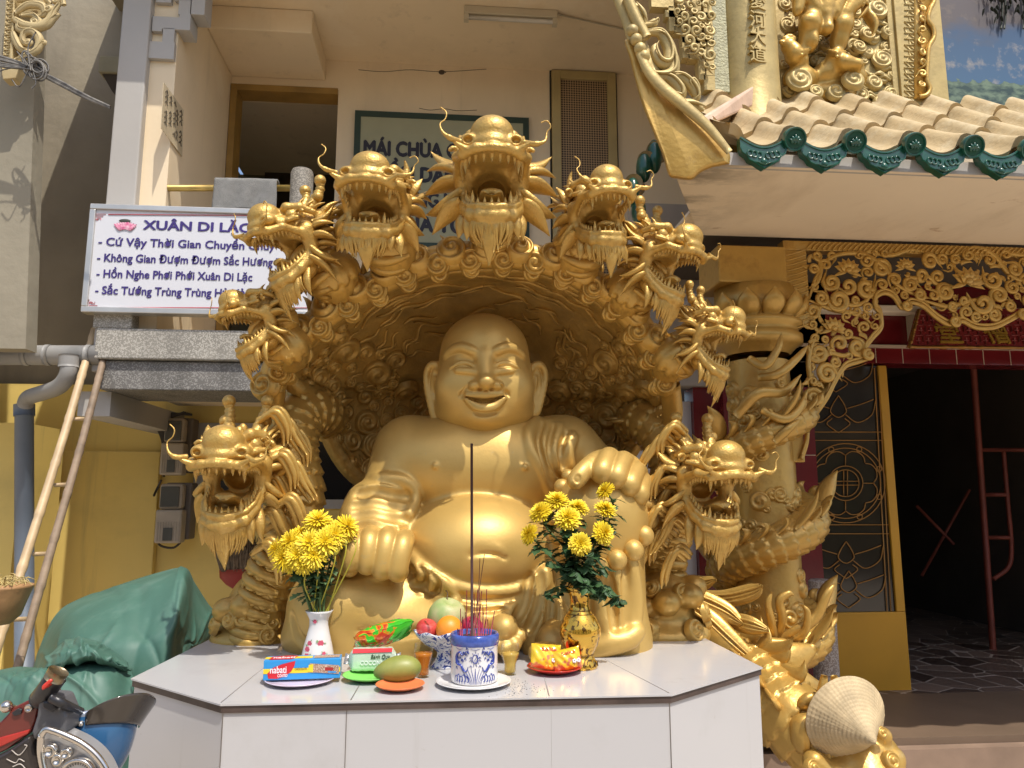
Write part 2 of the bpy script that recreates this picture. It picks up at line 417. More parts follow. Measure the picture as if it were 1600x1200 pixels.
stain(M_STEP, (0.10, 0.07, 0.045), (1.4, 1.4, 1.4), 0.5, 0.72, 0.6)
M_TILE = mat('gold_washed_roof_tile', (0.47, 0.35, 0.18), 0.7, 0.0, var=0.18, vscale=7, bump=0.5, bscale=60, dist=0.006)
stain(M_TILE, (0.58, 0.49, 0.31), (9, 9, 9), 0.5, 0.68, 0.6); stain(M_TILE, (0.26, 0.17, 0.08), (7, 7, 7), 0.56, 0.75, 0.6)
M_GREEN = mat('green_glazed_tile', (0.009, 0.075, 0.043), 0.28, var=0.25, vscale=20, bump=0.2, bscale=70, coat=0.4)
stain(M_GREEN, (0.07, 0.12, 0.09), (14, 14, 14), 0.55, 0.75, 0.5)
M_BEIGE = mat('cream_trim', (0.55, 0.47, 0.33), 0.6, var=0.06)

def setting(mb, name, m, smooth=False):
    o = mb.build(name, m, smooth=smooth); o['kind'] = 'structure'; return o
setting(MB().box((-60, -60, -0.3), (60, 60, 0.0)), 'ground', M_STREET)

# ---------------- monastery building (balcony storey behind the shrine)
bld = thing('monastery_building', 'cream two storey house with a recessed upper balcony behind the golden shrine', 'building', (0, 5, 0))
YB = 5.0; ZC = 4.65
xw = -1.54
d0 = PY(366, 137, YB); d1 = PY(529, 137, YB)
w = MB()
# back wall pieces around the door opening
w.box((xw, YB, 2.3), (d0.x, YB + 0.18, ZC)); w.box((d0.x, YB, d0.z), (d1.x, YB + 0.18, ZC))
vx0, vx1 = PY(862, 112, YB).x, PY(966, 112, YB).x
w.box((d1.x, YB, 2.3), (1.3, YB + 0.18, ZC)); w.box((1.3, YB, 2.95), (6.0, YB + 0.18, ZC))
w.build('wall', M_WALLW, bld, smooth=False)
MB().box((xw - 0.16, 4.0, 2.3), (xw, YB + 0.18, ZC)).build('side_wall', M_WALLW, bld, smooth=False)
MB().box((xw - 0.45, 3.55, ZC), (6.0, 7.2, ZC + 0.2)).build('ceiling', M_WALLW, bld, smooth=False)
xa = PY(510, 95, YB).x
bevel(MB().box((xw, 4.45, ZC - 0.16), (xa, 5.0, ZC - 0.002)).build('ceiling_beam', M_WALLW, bld, smooth=False), 0.006)
p0 = PY(167, 290, 3.95); p1 = PY(213, 290, 3.95)
bevel(MB().box((p0.x, 3.95, 2.2), (p1.x, 4.2, 6.0)).build('pillar', M_WHITE, bld, smooth=False), 0.008)
# ledge and balcony slab
l0 = PY(150, 512, 3.9); l1 = PY(150, 607, 3.9); lm = PY(150, 560, 3.9)
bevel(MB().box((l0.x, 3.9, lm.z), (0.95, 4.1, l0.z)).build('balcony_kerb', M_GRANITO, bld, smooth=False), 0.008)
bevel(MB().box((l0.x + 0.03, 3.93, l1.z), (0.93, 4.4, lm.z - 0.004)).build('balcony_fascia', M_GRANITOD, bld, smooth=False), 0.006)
MB().box((l0.x + 0.05, 4.4, l1.z + 0.05), (1.2, YB, 2.32)).build('balcony_slab', M_WALLW, bld, smooth=False)
q = PY(152, 490, 3.95); q2 = PY(212, 490, 3.95)
bevel(MB().box((q.x, 3.91, l0.z + 0.002), (q2.x, 4.15, q.z)).build('pillar_base', M_GRANITO, bld, smooth=False), 0.006)
for xx in (-1.9, -0.6):
    MB().box((xx, 4.0, l1.z - 0.13), (xx + 0.16, 5.1, l1.z - 0.002)).build('floor_beam', M_WHITE, bld, smooth=False)
# upper door
fr = MB(); fw = 0.028
fr.box((d0.x - 0.015, YB - 0.03, 2.3), (d0.x + fw, YB + 0.12, d0.z + 0.015)); fr.box((d0.x + fw + 0.002, YB - 0.03, d0.z - 0.03), (d1.x, YB + 0.12, d0.z + 0.015))
fr.build('door_frame', mat('brown_door_frame', (0.30, 0.17, 0.035), 0.6, var=0.25, vscale=6), bld, smooth=False)
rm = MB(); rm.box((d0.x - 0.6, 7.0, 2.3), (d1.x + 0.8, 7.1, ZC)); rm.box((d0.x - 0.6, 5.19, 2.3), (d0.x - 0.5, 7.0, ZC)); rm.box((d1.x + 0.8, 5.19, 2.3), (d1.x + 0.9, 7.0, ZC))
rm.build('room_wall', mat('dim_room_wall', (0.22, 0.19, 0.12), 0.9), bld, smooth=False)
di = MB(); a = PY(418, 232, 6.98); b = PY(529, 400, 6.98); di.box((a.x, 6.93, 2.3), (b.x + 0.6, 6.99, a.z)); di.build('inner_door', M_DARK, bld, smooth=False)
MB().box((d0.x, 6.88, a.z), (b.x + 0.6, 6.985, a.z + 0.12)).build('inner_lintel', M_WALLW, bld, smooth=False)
# ventilation window
va = PY(861, 113, YB); vb = PY(965, 330, YB); z1 = va.z; z0 = 2.6
vf = MB(); t = 0.065
vf.box((va.x, YB - 0.04, z0), (va.x + t, YB - 0.002, z1)); vf.box((vb.x - t, YB - 0.04, z0), (vb.x, YB - 0.002, z1)); vf.box((va.x + t, YB - 0.04, z1 - t), (vb.x - t, YB - 0.002, z1))
vo = bevel(vf.build('vent_window_frame', mat('khaki_frame_paint', (0.43, 0.33, 0.14), 0.5), bld, smooth=False), 0.004)
m = mat('perforated_sheet', (0.40, 0.27, 0.15), 0.6)
N = m.node_tree.nodes; L = m.node_tree.links; p = N['Principled BSDF']; tc = N.new('ShaderNodeTexCoord'); mp = N.new('ShaderNodeMapping'); mp.inputs['Rotation'].default_value = (R(90), 0, 0)
br = N.new('ShaderNodeTexVoronoi'); br.voronoi_dimensions = '2D'; br.inputs['Scale'].default_value = 55; br.inputs['Randomness'].default_value = 0.0
L.new(tc.outputs['Object'], mp.inputs[0]); L.new(mp.outputs[0], br.inputs['Vector'])
cr = N.new('ShaderNodeValToRGB'); cr.color_ramp.elements[0].position = 0.36; cr.color_ramp.elements[0].color = (0.06, 0.04, 0.025, 1); cr.color_ramp.elements[1].position = 0.42; cr.color_ramp.elements[1].color = (0.40, 0.27, 0.14, 1)
L.new(br.outputs['Distance'], cr.inputs[0]); L.new(cr.outputs[0], p.inputs['Base Color'])
MB().box((va.x + t, YB - 0.02, z0), (vb.x - t, YB - 0.004, z1 - t)).build('vent_mesh', m, vo, smooth=False)
gap = MB().box((va.x - 0.012, YB - 0.012, z0), (va.x - 0.001, YB - 0.001, z1 + 0.012)).box((vb.x + 0.001, YB - 0.012, z0), (vb.x + 0.012, YB - 0.001, z1 + 0.012)).box((va.x, YB - 0.012, z1 + 0.001), (vb.x, YB - 0.001, z1 + 0.012))
gap.build('window_joint', mat('black_gap', (0.02, 0.017, 0.012), 0.9), vo, smooth=False)
# cracks on the wall
for pts in ([(655, 169), (672, 172), (695, 170), (715, 173), (745, 172)], [(560, 109), (600, 112), (640, 109), (690, 112), (760, 108)], [(930, 121), (965, 113), (1000, 114)]):
    MB().tube(spx(pts, YB - 0.001, 16), 0.0022, n=5).build('plaster_crack', mat('crack_brown', (0.16, 0.12, 0.075), 0.9), bld)
hb = MB(); c = PY(690, 113, YB); hb.ball(c, (0.022, 0.01, 0.018)); hb.tube([c, c + Vector((0.01, -0.04, -0.01)), c + Vector((0.03, -0.05, -0.03))], 0.004, n=6)
hb.build('ceiling_hook', M_DARK, bld)
# stepped openwork bracket beside the pillar (white plaster)
brk = MB(); YK = 3.97
def kb(x0, y0, x1, y1):
    a = PY(x0, y1, YK); b = PY(x1, y0, YK); brk.box((a.x, YK, a.z), (b.x, YK + 0.12, b.z))
for r_ in [(222,66,273,90),(222,-60,237,66),(253,44,273,66),(237,44,253,48),(237,28,298,44),(280,22,298,28),(278,0,298,22),(237,-60,243,28),(243,-60,272,3),(298,-60,325,22),(272,-60,298,0)]: kb(*r_)
bk = brk.build('stepped_bracket', M_WHITE, bld, smooth=False); bevel(bk, 0.01)
# ground floor behind: yellow wall, dark window
gy = MB(); YG = 5.1
wz0, wz1 = PY(400, 795, YG).z, PY(400, 662, YG).z; wx0, wx1 = PY(308, 700, YG).x, PY(610, 700, YG).x
gy.box((-6, YG, 0), (wx0, YG + 0.15, 2.3)); gy.box((wx0, YG, 0), (wx1, YG + 0.15, wz0)); gy.box((wx0, YG, wz1), (wx1, YG + 0.15, 2.3)); gy.box((wx1, YG, 0), (1.0, YG + 0.15, 2.3))
gy.build('yellow_wall', M_YELLOW, bld, smooth=False)
st = PY(50, 712, 5.0); st1 = PY(247, 705, 5.0)
bevel(MB().box((-6, 5.04, 0), (st1.x, YG - 0.002, st1.z)).build('wall_dado', M_YELLOW, bld, smooth=False), 0.006)
wf = MB(); t = 0.06
wf.box((wx0, YG - 0.03, wz0), (wx0 + t, YG + 0.05, wz1)); wf.box((wx1 - t, YG - 0.03, wz0), (wx1, YG + 0.05, wz1)); wf.box((wx0 + t, YG - 0.03, wz0), (wx1 - t, YG + 0.05, wz0 + t)); wf.box((wx0 + t, YG - 0.03, wz1 - t), (wx1 - t, YG + 0.05, wz1))
wfo = wf.build('window_frame', M_WHITE, bld, smooth=False)
MB().box((wx0 + t, YG + 0.02, wz0 + t), (wx1 - t, YG + 0.03, wz1 - t)).build('window_pane', mat('dark_window_glass', (0.012, 0.012, 0.014), 0.08, bump=0, coat=0.4), wfo, smooth=False)

# ---------------- neighbour on the left
nb = thing('neighbour_building', 'grey rendered house at the left edge with wall edge cut along a shadow line', 'building', (-3.5, 4.4, 0))
c0 = PY(56, 300, 3.75); e0 = PY(68, -300, 3.75); e1 = PY(40, 545, 3.75)
MB().prism([(-7, 3.75, e1.z), (e1.x, 3.75, e1.z), (e0.x, 3.75, e0.z), (-7, 3.75, e0.z)], (0, 0.1, 0)).build('wall', M_PLASTER, nb, smooth=False)  # slanted free edge imitates a shadow edge lying on the wall
MB().box((-6, 5.3, 1.5), (xw - 0.2, 5.5, 7)).build('alley_wall', stain(mat('dirty_grey_render', (0.30, 0.255, 0.18), 0.9, var=0.2, vscale=1.5, bump=0.4, bscale=14, dist=0.012), (0.14, 0.12, 0.09), (1.6, 1.6, 0.35), 0.48, 0.72, 0.6), nb, smooth=False)
MB().box((c0.x - 0.4, 3.75, 5.15), (xw - 0.2, 5.5, 5.3)).build('alley_shade_slab', M_PLASTER, nb, smooth=False)  # unseen slab added overhead to keep the sun off the wall behind
MB().box((-7, 4.45, 0), (PY(26, 800, 4.45).x, 4.9, 1.98)).build('ground_wall', M_YELLOW, nb, smooth=False)
a = PY(152, 112, 4.4); b = PY(196, 88, 4.4)
lb = MB(); lb.prism([(a.x, 4.4, a.z), (b.x, 4.4, a.z), (b.x, 4.4, b.z), (a.x, 4.4, b.z)], (0, 0.8, 0)); lb2 = PY(180, 140, 4.4)
lbo = bevel(lb.build('ledge_block', mat('pale_ledge', (0.42, 0.38, 0.26), 0.85), nb, smooth=False), 0.01)
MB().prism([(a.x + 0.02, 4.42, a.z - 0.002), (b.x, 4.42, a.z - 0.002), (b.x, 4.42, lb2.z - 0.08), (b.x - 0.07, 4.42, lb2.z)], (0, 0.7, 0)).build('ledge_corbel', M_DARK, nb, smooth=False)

# ---------------- temple porch on the right
tp = thing('temple_porch', 'golden tiled temple porch on the right with green eave tiles', 'temple', (2.0, 3.4, 0.5))
YE, ZE = 2.45, 2.83; YR, ZR = 3.28, PY(1350, 156, 3.28).z
xe = PY(1142, 230, YE).x; xr = 4.6
tilew = 0.2275; xd0 = PY(1237, 222, YE).x
rows = 4; G = []
nxp = 18
xs = np.arange(xe, xr, tilew / nxp)
ph = ((xs - xd0) / tilew); ph = ph - np.round(ph)                 # 0 at a cap
capw = 0.19
prof = np.where(np.abs(ph) < capw, 0.052 * np.sqrt(np.maximum(1 - (ph / capw) ** 2, 0)) , -0.030 * np.cos((np.abs(ph) - 0.5) / (0.5 - capw) * math.pi / 2) )
for r_ in range(rows):
    for j, tt in enumerate((0.0, 0.001, 0.25, 0.6, 1.0)):
        f = (r_ + tt) / rows
        y = YE + (YR - YE) * f; z = ZE + (ZR - ZE) * (f ** 1.12)
        lift = -0.010 if j == 0 else 0.018 * (1 - tt) + 0.003
        jit = np.array([0.004 * math.sin(7.3 * math.floor((x - xd0) / tilew * 2 + 0.5) + 3.1 * r_) for x in xs])
        G.append(np.stack([xs, np.full_like(xs, y + (0.025 if j == 0 else 0)) + jit * 2, z + prof + lift + jit], -1))
ro = MB().grid(np.array(G)).build('tile_roof', M_TILE, tp, angle=R(55))
MB().box((xe + 0.05, YE + 0.06, ZE - 0.026), (xr, YR, ZE - 0.012)).build('roof_deck', M_SOFFIT, tp, smooth=False)
# green eave tiles: round ends and drip tiles
nt_ = 0
x = xd0 - tilew
def lotus_relief(mb, c, s, axis_y=-1):
    # lotus emblem facing -Y
    for k, (dx, dz, l, wd) in enumerate([(0, 0.1, .75, .2), (-.28, .05, .62, .17), (.28, .05, .62, .17), (-.5, -.12, .5, .13), (.5, -.12, .5, .13)]):
        a = Vector((c[0] + dx * s * .4, c[1], c[2] - .38 * s)); b = Vector((c[0] + dx * s * 1.35, c[1] - 0.012 * s, c[2] + (dz + l - .45) * s))
        mb.leaf(a, b, wd * s, side=(0, -1, 0), bend=0.15 * s, th=0.5, n=7)
    for dx in (-.3, 0, .3): mb.ball((c[0] + dx * s, c[1] - .02 * s, c[2] - .42 * s), .16 * s, nu=7, nv=9)
while x < xr:
    if x > xe + 0.02:
        mbd = MB(); cz = ZE + 0.008; c = (x, YE - 0.02, cz); Rr = 0.043
        Mx = Matrix.Translation(c) @ Matrix.Rotation(R(112), 4, 'X')
        mbd.lathe([(0.0, 0.006), (Rr * .78, 0.006), (Rr * .82, 0.008), (Rr * .85, 0.013), (Rr * .95, 0.014), (Rr, 0.009), (Rr, -0.010), (0.0, -0.010)], M=Mx, n=28)
        lr_ = MB(); lotus_relief(lr_, (0, -0.010, 0.003), 0.036); lr_.xf(Matrix.Translation(c) @ Matrix.Rotation(R(22), 4, 'X')); mbd.merge(lr_)
        mbd.build('round_eave_tile', M_GREEN, ro, angle=R(40))
    # drip tile between x and x+tilew
    xm = x + tilew / 2; hw = tilew / 2 - 0.028
    if xm - hw > xe - 0.06:
        top = [(xm - hw + 2 * hw * i / 12, ZE + 0.010 - 0.036 * math.sin(i / 12 * math.pi)) for i in range(13)]
        bot = [(hw, -0.028), (hw * .92, -0.046), (hw * .74, -0.056), (hw * .62, -0.074), (hw * .36, -0.084), (hw * .2, -0.094), (0, -0.104)]
        bl = [(xm + bx, ZE + bz) for bx, bz in bot] + [(xm - bx, ZE + bz) for bx, bz in bot[::-1][1:]]
        dm = MB(); poly = [(px_, YE - 0.012, pz_) for px_, pz_ in top + bl]
        dm.prism(poly, (0, 0.03, 0))
        e_ = np.array(poly); dm.tube(e_[:13], 0.005, n=6); dm.tube(e_[12:], 0.0035, n=6)
        for s_ in (-1, 1):
            for k in range(3):
                dm.tube([(xm + s_ * (hw * (.2 + .2 * k) + 0.010 * math.cos(t_)), YE - 0.014, ZE - 0.056 + 0.003 * k + 0.011 * math.sin(t_)) for t_ in np.linspace(0, 5 + k, 12)], 0.003, n=5)
            dm.leaf((xm, YE - 0.014, ZE - 0.092), (xm + s_ * 0.035, YE - 0.014, ZE - 0.08), 0.007, th=.5)
        dm.ball((xm, YE - 0.014, ZE - 0.078), (0.012, 0.006, 0.012), nu=6, nv=8)
        dm.build('drip_tile', M_GREEN, ro, angle=R(40))
    x += tilew
# soffit with slanted left end
s0 = PZ(1040, 292, 2.69); s1 = PZ(1128, 384, 2.69)
so = MB(); so.prism([(s0.x, YE + 0.03, 2.752), (xr, YE + 0.03, 2.752), (xr, 3.315, 2.797), (s1.x - 0.05, 3.315, 2.797)], (0, 0, 0.05))
so.build('soffit', M_SOFFIT, tp, smooth=False)
fa = MB(); fa.box((xe - 0.12, YE + 0.028, ZE - 0.077), (xr, YE + 0.06, ZE - 0.03)); fa.build('eave_board', M_WHITE, tp, smooth=False)
# lighter patch of old paint peeled on the eave edge
# ceiling behind the fretwork, its dark colour stands in for deep shade
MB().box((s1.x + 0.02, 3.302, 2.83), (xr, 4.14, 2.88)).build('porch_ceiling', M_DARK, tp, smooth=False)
# inner facade with door opening: red tiles, door at Y 4.2
YD = 4.2
lx0 = PY(1262, 560, YD).x; ox0 = PY(1420, 800, YD).x
zl = PY(1450, 571, YD).z
MB().box((lx0 - 0.55, YD - 0.05, zl), (xr, YD + 0.1, 2.88)).build('red_lintel', M_REDTILE, tp, smooth=False)
g = MB()
ztop = PY(1450, 548, YD).z
g.box((lx0 - 0.3, YD - 0.075, ztop), (xr, YD - 0.051, ztop + 0.016))
for k in range(14): xk = PY(1326 + 42 * k, 560, YD - 0.05).x; g.box((xk, YD - 0.0525, zl), (xk + 0.004, YD - 0.0505, ztop - 0.001))
g.build('tile_joint', M_GROUT, tp, smooth=False)
bz0, bz1 = PY(1300, 495, YD).z, PY(1300, 484, YD).z
bevel(MB().box((lx0 - 0.3, YD - 0.14, bz0), (xr, YD - 0.052, bz1)).build('white_beam', M_SOFFIT, tp, smooth=False), 0.006)
MB().box((PY(1409, 520, YD).x, YD - 0.1, PY(1409, 547, YD).z), (PY(1424, 520, YD).x, YD - 0.051, bz0 - 0.001)).build('white_pilaster', M_BEIGE, tp, smooth=False)
# jamb of red tiles left of the door
MB().box((lx0 - 0.55, YD - 0.05, 0.5), (lx0 - 0.01, YD + 0.1, zl - 0.001)).build('red_jamb', M_REDTILE, tp, smooth=False)
g = MB()
for zz in (0.8, 1.05, 1.3, 1.55, 1.8): g.box((lx0 - 0.5, YD - 0.0525, zz), (lx0 - 0.015, YD - 0.0505, zz + 0.004))
g.box((lx0 - 0.17, YD - 0.0525, 0.5), (lx0 - 0.166, YD - 0.0506, zl - 0.003)); g.build('jamb_joint', M_GROUT, tp, smooth=False)
# dark hall behind
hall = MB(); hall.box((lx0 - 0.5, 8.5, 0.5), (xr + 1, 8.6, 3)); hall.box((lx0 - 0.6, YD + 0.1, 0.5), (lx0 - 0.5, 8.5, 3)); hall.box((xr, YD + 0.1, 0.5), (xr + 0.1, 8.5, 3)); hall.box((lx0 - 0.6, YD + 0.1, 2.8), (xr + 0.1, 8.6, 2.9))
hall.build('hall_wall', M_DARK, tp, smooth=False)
# porch floor, crazy paving inside, steps
setting(MB().box((PY(1100, 1000, 3.35).x, 3.35, 0.0), (xr + 2, YD - 0.12, 0.5)), 'porch_floor', M_STEP)
m = mat('crazy_paving', (0.16, 0.115, 0.085), 0.35, bump=0.1)
N = m.node_tree.nodes; L = m.node_tree.links; p = N['Principled BSDF']; tc = N.new('ShaderNodeTexCoord')
vo_ = N.new('ShaderNodeTexVoronoi'); vo_.inputs['Scale'].default_value = 5; vo_.feature = 'DISTANCE_TO_EDGE'; L.new(tc.outputs['Object'], vo_.inputs['Vector'])
vc = N.new('ShaderNodeTexVoronoi'); vc.inputs['Scale'].default_value = 5; L.new(tc.outputs['Object'], vc.inputs['Vector'])
hs = N.new('ShaderNodeValToRGB'); hs.color_ramp.elements[0].color = (0.06, 0.04, 0.03, 1); hs.color_ramp.elements[1].color = (0.24, 0.17, 0.13, 1)
sp = N.new('ShaderNodeSeparateColor'); L.new(vc.outputs['Color'], sp.inputs[0]); L.new(sp.outputs[0], hs.inputs[0])
cr = N.new('ShaderNodeMath'); cr.operation = 'LESS_THAN'; cr.inputs[1].default_value = 0.022; L.new(vo_.outputs['Distance'], cr.inputs[0])
mx = N.new('ShaderNodeMix'); mx.data_type = 'RGBA'; L.new(cr.outputs[0], mx.inputs['Factor']); L.new(hs.outputs[0], mx.inputs['A']); mx.inputs['B'].default_value = (0.45, 0.38, 0.32, 1); L.new(mx.outputs['Result'], p.inputs['Base Color'])
setting(MB().box((PY(1100, 1000, 3.35).x, YD - 0.12, 0.0), (xr + 2, 8.6, 0.496)), 'hall_floor', m)
se = PY(1420, 1180, 3.3)
setting(MB().box((PY(1100, 1000, 3.3).x, 3.29, 0.0), (xr + 2, 3.348, 0.47)), 'porch_step', mat('pink_step_stone', (0.27, 0.185, 0.13), 0.5, var=0.2, vscale=5, bump=0.1))
# pale wall, red stripe, pipe behind the right-hand dragons
wt = MB(); Yq = 4.25
wa = PY(985, 540, Yq); wb = PY(1076, 540, Yq); wc = PY(1124, 700, Yq)
wt.box((0.6, Yq, 0), (wb.x, Yq + 0.12, 2.12)); wto = wt.build('pale_tiled_wall', M_WTILE, bld, smooth=False)
g = MB()
for zz in np.arange(0.3, 2.1, 0.27): g.box((0.6, Yq - 0.0015, zz), (wb.x - 0.002, Yq - 0.0003, zz + 0.004))
for xk in np.arange(0.75, wb.x, 0.2): g.box((xk, Yq - 0.0016, 0.1), (xk + 0.003, Yq - 0.0004, 2.1))
g.build('tile_joint', mat('grey_joint', (0.4, 0.37, 0.34), 0.8), wto, smooth=False)
MB().box((wb.x + 0.002, Yq - 0.04, 0.0), (wc.x, Yq + 0.12, 2.2)).build('red_pilaster', M_REDTILE, bld, smooth=False)
gm = MB(); gm.box((wc.x + 0.002, Yq - 0.06, 0.0), (wc.x + 0.075, Yq + 0.12, 2.3)); gmo = gm.build('gilt_door_frame', M_OCHRE, tp, smooth=False)
MB().box((wc.x + 0.078, Yq - 0.02, 0.0), (lx0 - 0.57, Yq + 0.12, 2.4)).build('dark_bay', M_DARK, tp, smooth=False)
MB().box((PY(985, 500, 4.3).x, 4.15, 2.2), (lx0 + 0.1, 4.3, 3.3)).build('upper_side_wall', mat('dull_white_paint', (0.42, 0.37, 0.31), 0.8, var=0.1, vscale=3), bld, smooth=False)

# ---------------- unseen house added across the street, behind the camera: it keeps the low sky off the shrine and is mirrored in the glazed tiles
ho = thing('added_street_house', 'unseen house front added across the street to hold back low sky', 'building', (0, -9, 0))
MB().box((-14, -11, 0), (16, -8, 4.6)).build('wall', mat('tan_facade', (0.40, 0.33, 0.24), 0.85, var=0.15, vscale=1), ho, smooth=False)
for k in range(7):
    x0 = -12 + 4 * k; fo_ = MB().box((x0, -7.99, 0.2), (x0 + 2.2, -7.95, 2.6)).build('shutter', M_GREEN if k % 2 else M_DARK, ho, smooth=False)
    MB().box((x0, -7.99, 3.3), (x0 + 1.8, -7.95, 4.3)).build('window', MATS['dark_window_glass'], ho, smooth=False)
MB().box((-14, -7.99, 3.0), (16, -7.2, 3.12)).build('awning', M_BEIGE, ho, smooth=False)
# ================================================================= PLINTH AND STATUE
def _samp(s, p):
    q = (np.array(tuple(p)) - s.lo) / s.h; n = s.d.shape
    if (q < 0).any() or (q > np.array(n) - 2).any(): return 1.0
    i = q.astype(int); f = q - i; D = s.d[i[0]:i[0]+2, i[1]:i[1]+2, i[2]:i[2]+2].astype(float)
    D = D[0] * (1 - f[0]) + D[1] * f[0]; D = D[0] * (1 - f[1]) + D[1] * f[1]; return D[0] * (1 - f[2]) + D[1] * f[2]
def _hit(s, px, py, y0=2.2, y1=3.4):
    Y = y0
    while Y < y1:
        p = PY(px, py, Y); d = _samp(s, p)
        if d < 0: return p
        Y += 0.003 if d < 0.05 else min(0.02, d * 0.5)
    return PY(px, py, y1)
Vol.at = _samp; Vol.hit = _hit
def hp(vol, pts, dy=0.0, n=14):
    """a pixel curve laid on the sculpted surface"""
    out = []
    for q in spline(pts, n):
        p = vol.hit(q[0], q[1]); out.append(p + Vector((0, dy, 0)))
    for _ in range(3):
        ys = [p.y for p in out]
        for i in range(1, len(out) - 1): out[i].y = (ys[i - 1] + ys[i] + ys[i + 1]) / 3
    q = spline(out, len(out) * 3)
    return [Vector(p) for p in q]

ZT = 1.05
M_PTILE = mat('white_glazed_tile', (0.50, 0.49, 0.485), 0.15, var=0.02, vscale=1.2, bump=0.02, bscale=6, dist=0.004)
stain(M_PTILE, (0.36, 0.34, 0.31), (3, 3, 3), 0.55, 0.75, 0.35)
stain(M_PTILE, (0.33, 0.29, 0.24), (26, 26, 26), 0.68, 0.74, 0.25); stain(M_PTILE, (0.33, 0.30, 0.26), (12, 12, 0.9), 0.6, 0.8, 0.35)
M_EDGE = mat('dark_tile_edge', (0.075, 0.05, 0.04), 0.5, var=0.3, vscale=14)
pl = thing('plinth', 'white tiled altar plinth carrying the golden laughing statue', 'plinth', (0.03, 2.6, 0))
pc = [(-0.548, 1.992), (0.59, 1.986), (0.956, 2.272), (0.94, 3.1), (0.62, 3.75), (-0.56, 3.75), (-0.832, 3.08), (-0.88, 2.292)]
ins = lambda k: [(0.03 + (x - 0.03) * k, 2.8 + (y - 2.8) * k) for x, y in pc]
MB().prism([(x, y, 0) for x, y in ins(0.990)], (0, 0, ZT - 0.022)).build('body', M_PTILE, pl, smooth=False)
MB().prism([(x, y, ZT - 0.0215) for x, y in ins(0.996)], (0, 0, 0.017)).build('edge_trim', M_EDGE, pl, smooth=False)
MB().prism([(x, y, ZT - 0.004) for x, y in pc], (0, 0, 0.004)).build('top', M_PTILE, pl, smooth=False)
M_JOINT = mat('tile_grout', (0.36, 0.33, 0.30), 0.8)
def joint(a, b, w=0.0018):
    a = Vector(a); b = Vector(b); MB().tube([a, b], w, n=4, flat=0.4).build('tile_joint', M_JOINT, pl)
zj = ZT + 0.0001
for a, b in (((548, 1094), (585, 1030)), ((858, 1088), (850, 1055)), ((1046, 1083), (945, 1030)), ((345, 1098), (440, 1020))):
    joint(PZ(*a, zj), PZ(*b, zj), 0.0016)
yf = 2.8 + (1.99 - 2.8) * 0.990 - 0.0006
for px in (541, 861): q = PY(px, 1130, yf); joint((q.x, yf, 0), (q.x, yf, ZT - 0.023), 0.0022)
for k in (0, 1): q = ins(0.9905)[k]; joint((q[0], q[1], 0), (q[0], q[1], ZT - 0.023), 0.003)

bud = thing('laughing_statue', 'golden laughing seated monk statue with bare round belly on the white plinth', 'statue', (0.12, 2.75, ZT))
V = Vol((-0.62, 2.26, ZT - 0.012), (0.78, 3.2, 2.12), 0.0072)
A = PY
# torso
V.ell(A(750, 790, 2.92), (0.31, 0.22, 0.33), 0.05)
V.cap(A(645, 702, 2.86), A(880, 704, 2.86), 0.125, 0.125, 0.08)
V.cap(A(757, 630, 2.84), A(757, 720, 2.88), 0.13, 0.2, 0.08)
for px, py in ((688, 728), (812, 729)): V.ell(A(px, py, 2.765), (0.15, 0.10, 0.125), 0.12)
V.ell(A(745, 856, 2.76), (0.285, 0.27, 0.205), 0.022)
# bare left arm of the picture and its sleeve
V.cap(A(634, 706, 2.86), A(603, 790, 2.76), 0.118, 0.105, 0.05)
V.ell(A(597, 780, 2.76), (0.122, 0.135, 0.080), 0.012)
V.ell(A(588, 812, 2.73), (0.132, 0.14, 0.090), 0.06)
V.cap(A(596, 810, 2.7), A(592, 862, 2.56), 0.095, 0.075, 0.03)
# hips, lap, folded leg
V.ell(A(745, 945, 2.85), (0.36, 0.34, 0.13), 0.05)
V.cap(A(690, 935, 2.75), A(535, 945, 2.66), 0.155, 0.15, 0.05)
V.ell(A(528, 952, 2.70), (0.170, 0.19, 0.165), 0.05)
V.ell(A(535, 995, 2.72), (0.205, 0.17, 0.09), 0.06)
V.cap(A(530, 975, 2.68), A(735, 985, 2.54), 0.115, 0.085, 0.05)
V.ell(A(650, 1003, 2.66), (0.28, 0.16, 0.06), 0.05)
# raised knee
V.ell(A(938, 800, 2.62), (0.155, 0.15, 0.17), 0.04)
V.cap(A(845, 930, 2.85), A(935, 815, 2.65), 0.17, 0.15, 0.05)
V.cap(A(938, 815, 2.63), A(935, 1000, 2.66), 0.148, 0.165, 0.05)
V.ell(A(925, 1000, 2.70), (0.20, 0.22, 0.16), 0.06)
V.cap(A(960, 870, 2.66), A(975, 1040, 2.62), 0.07, 0.05, 0.06)
V.cap(A(860, 900, 2.70), A(850, 1010, 2.58), 0.09, 0.07, 0.07)
# far shoulder and arm under the robe
V.cap(A(880, 706, 2.86), A(960, 770, 2.92), 0.128, 0.12, 0.06)
V.cap(A(965, 765, 2.92), A(955, 735, 2.70), 0.10, 0.075, 0.05)
# folds ---------------------------------------------------------------
def ridge(pts, r, k=0.02, n=12, dy=0.0, taper=True):
    P_ = hp(V, pts, dy, n); m = len(P_)
    rr = [r * (0.35 + 0.65 * math.sin(math.pi * min(1, max(0, (i + 0.6) / m)))) if taper else r for i in range(m)]
    V.path(P_, rr, k, '+')
def groove(pts, r, k=0.012, n=12, dy=0.0):
    P_ = hp(V, pts, dy, n); m = len(P_)
    V.path(P_, [r * (0.4 + 0.6 * math.sin(math.pi * (i + 0.5) / m)) for i in range(m)], k, '-')
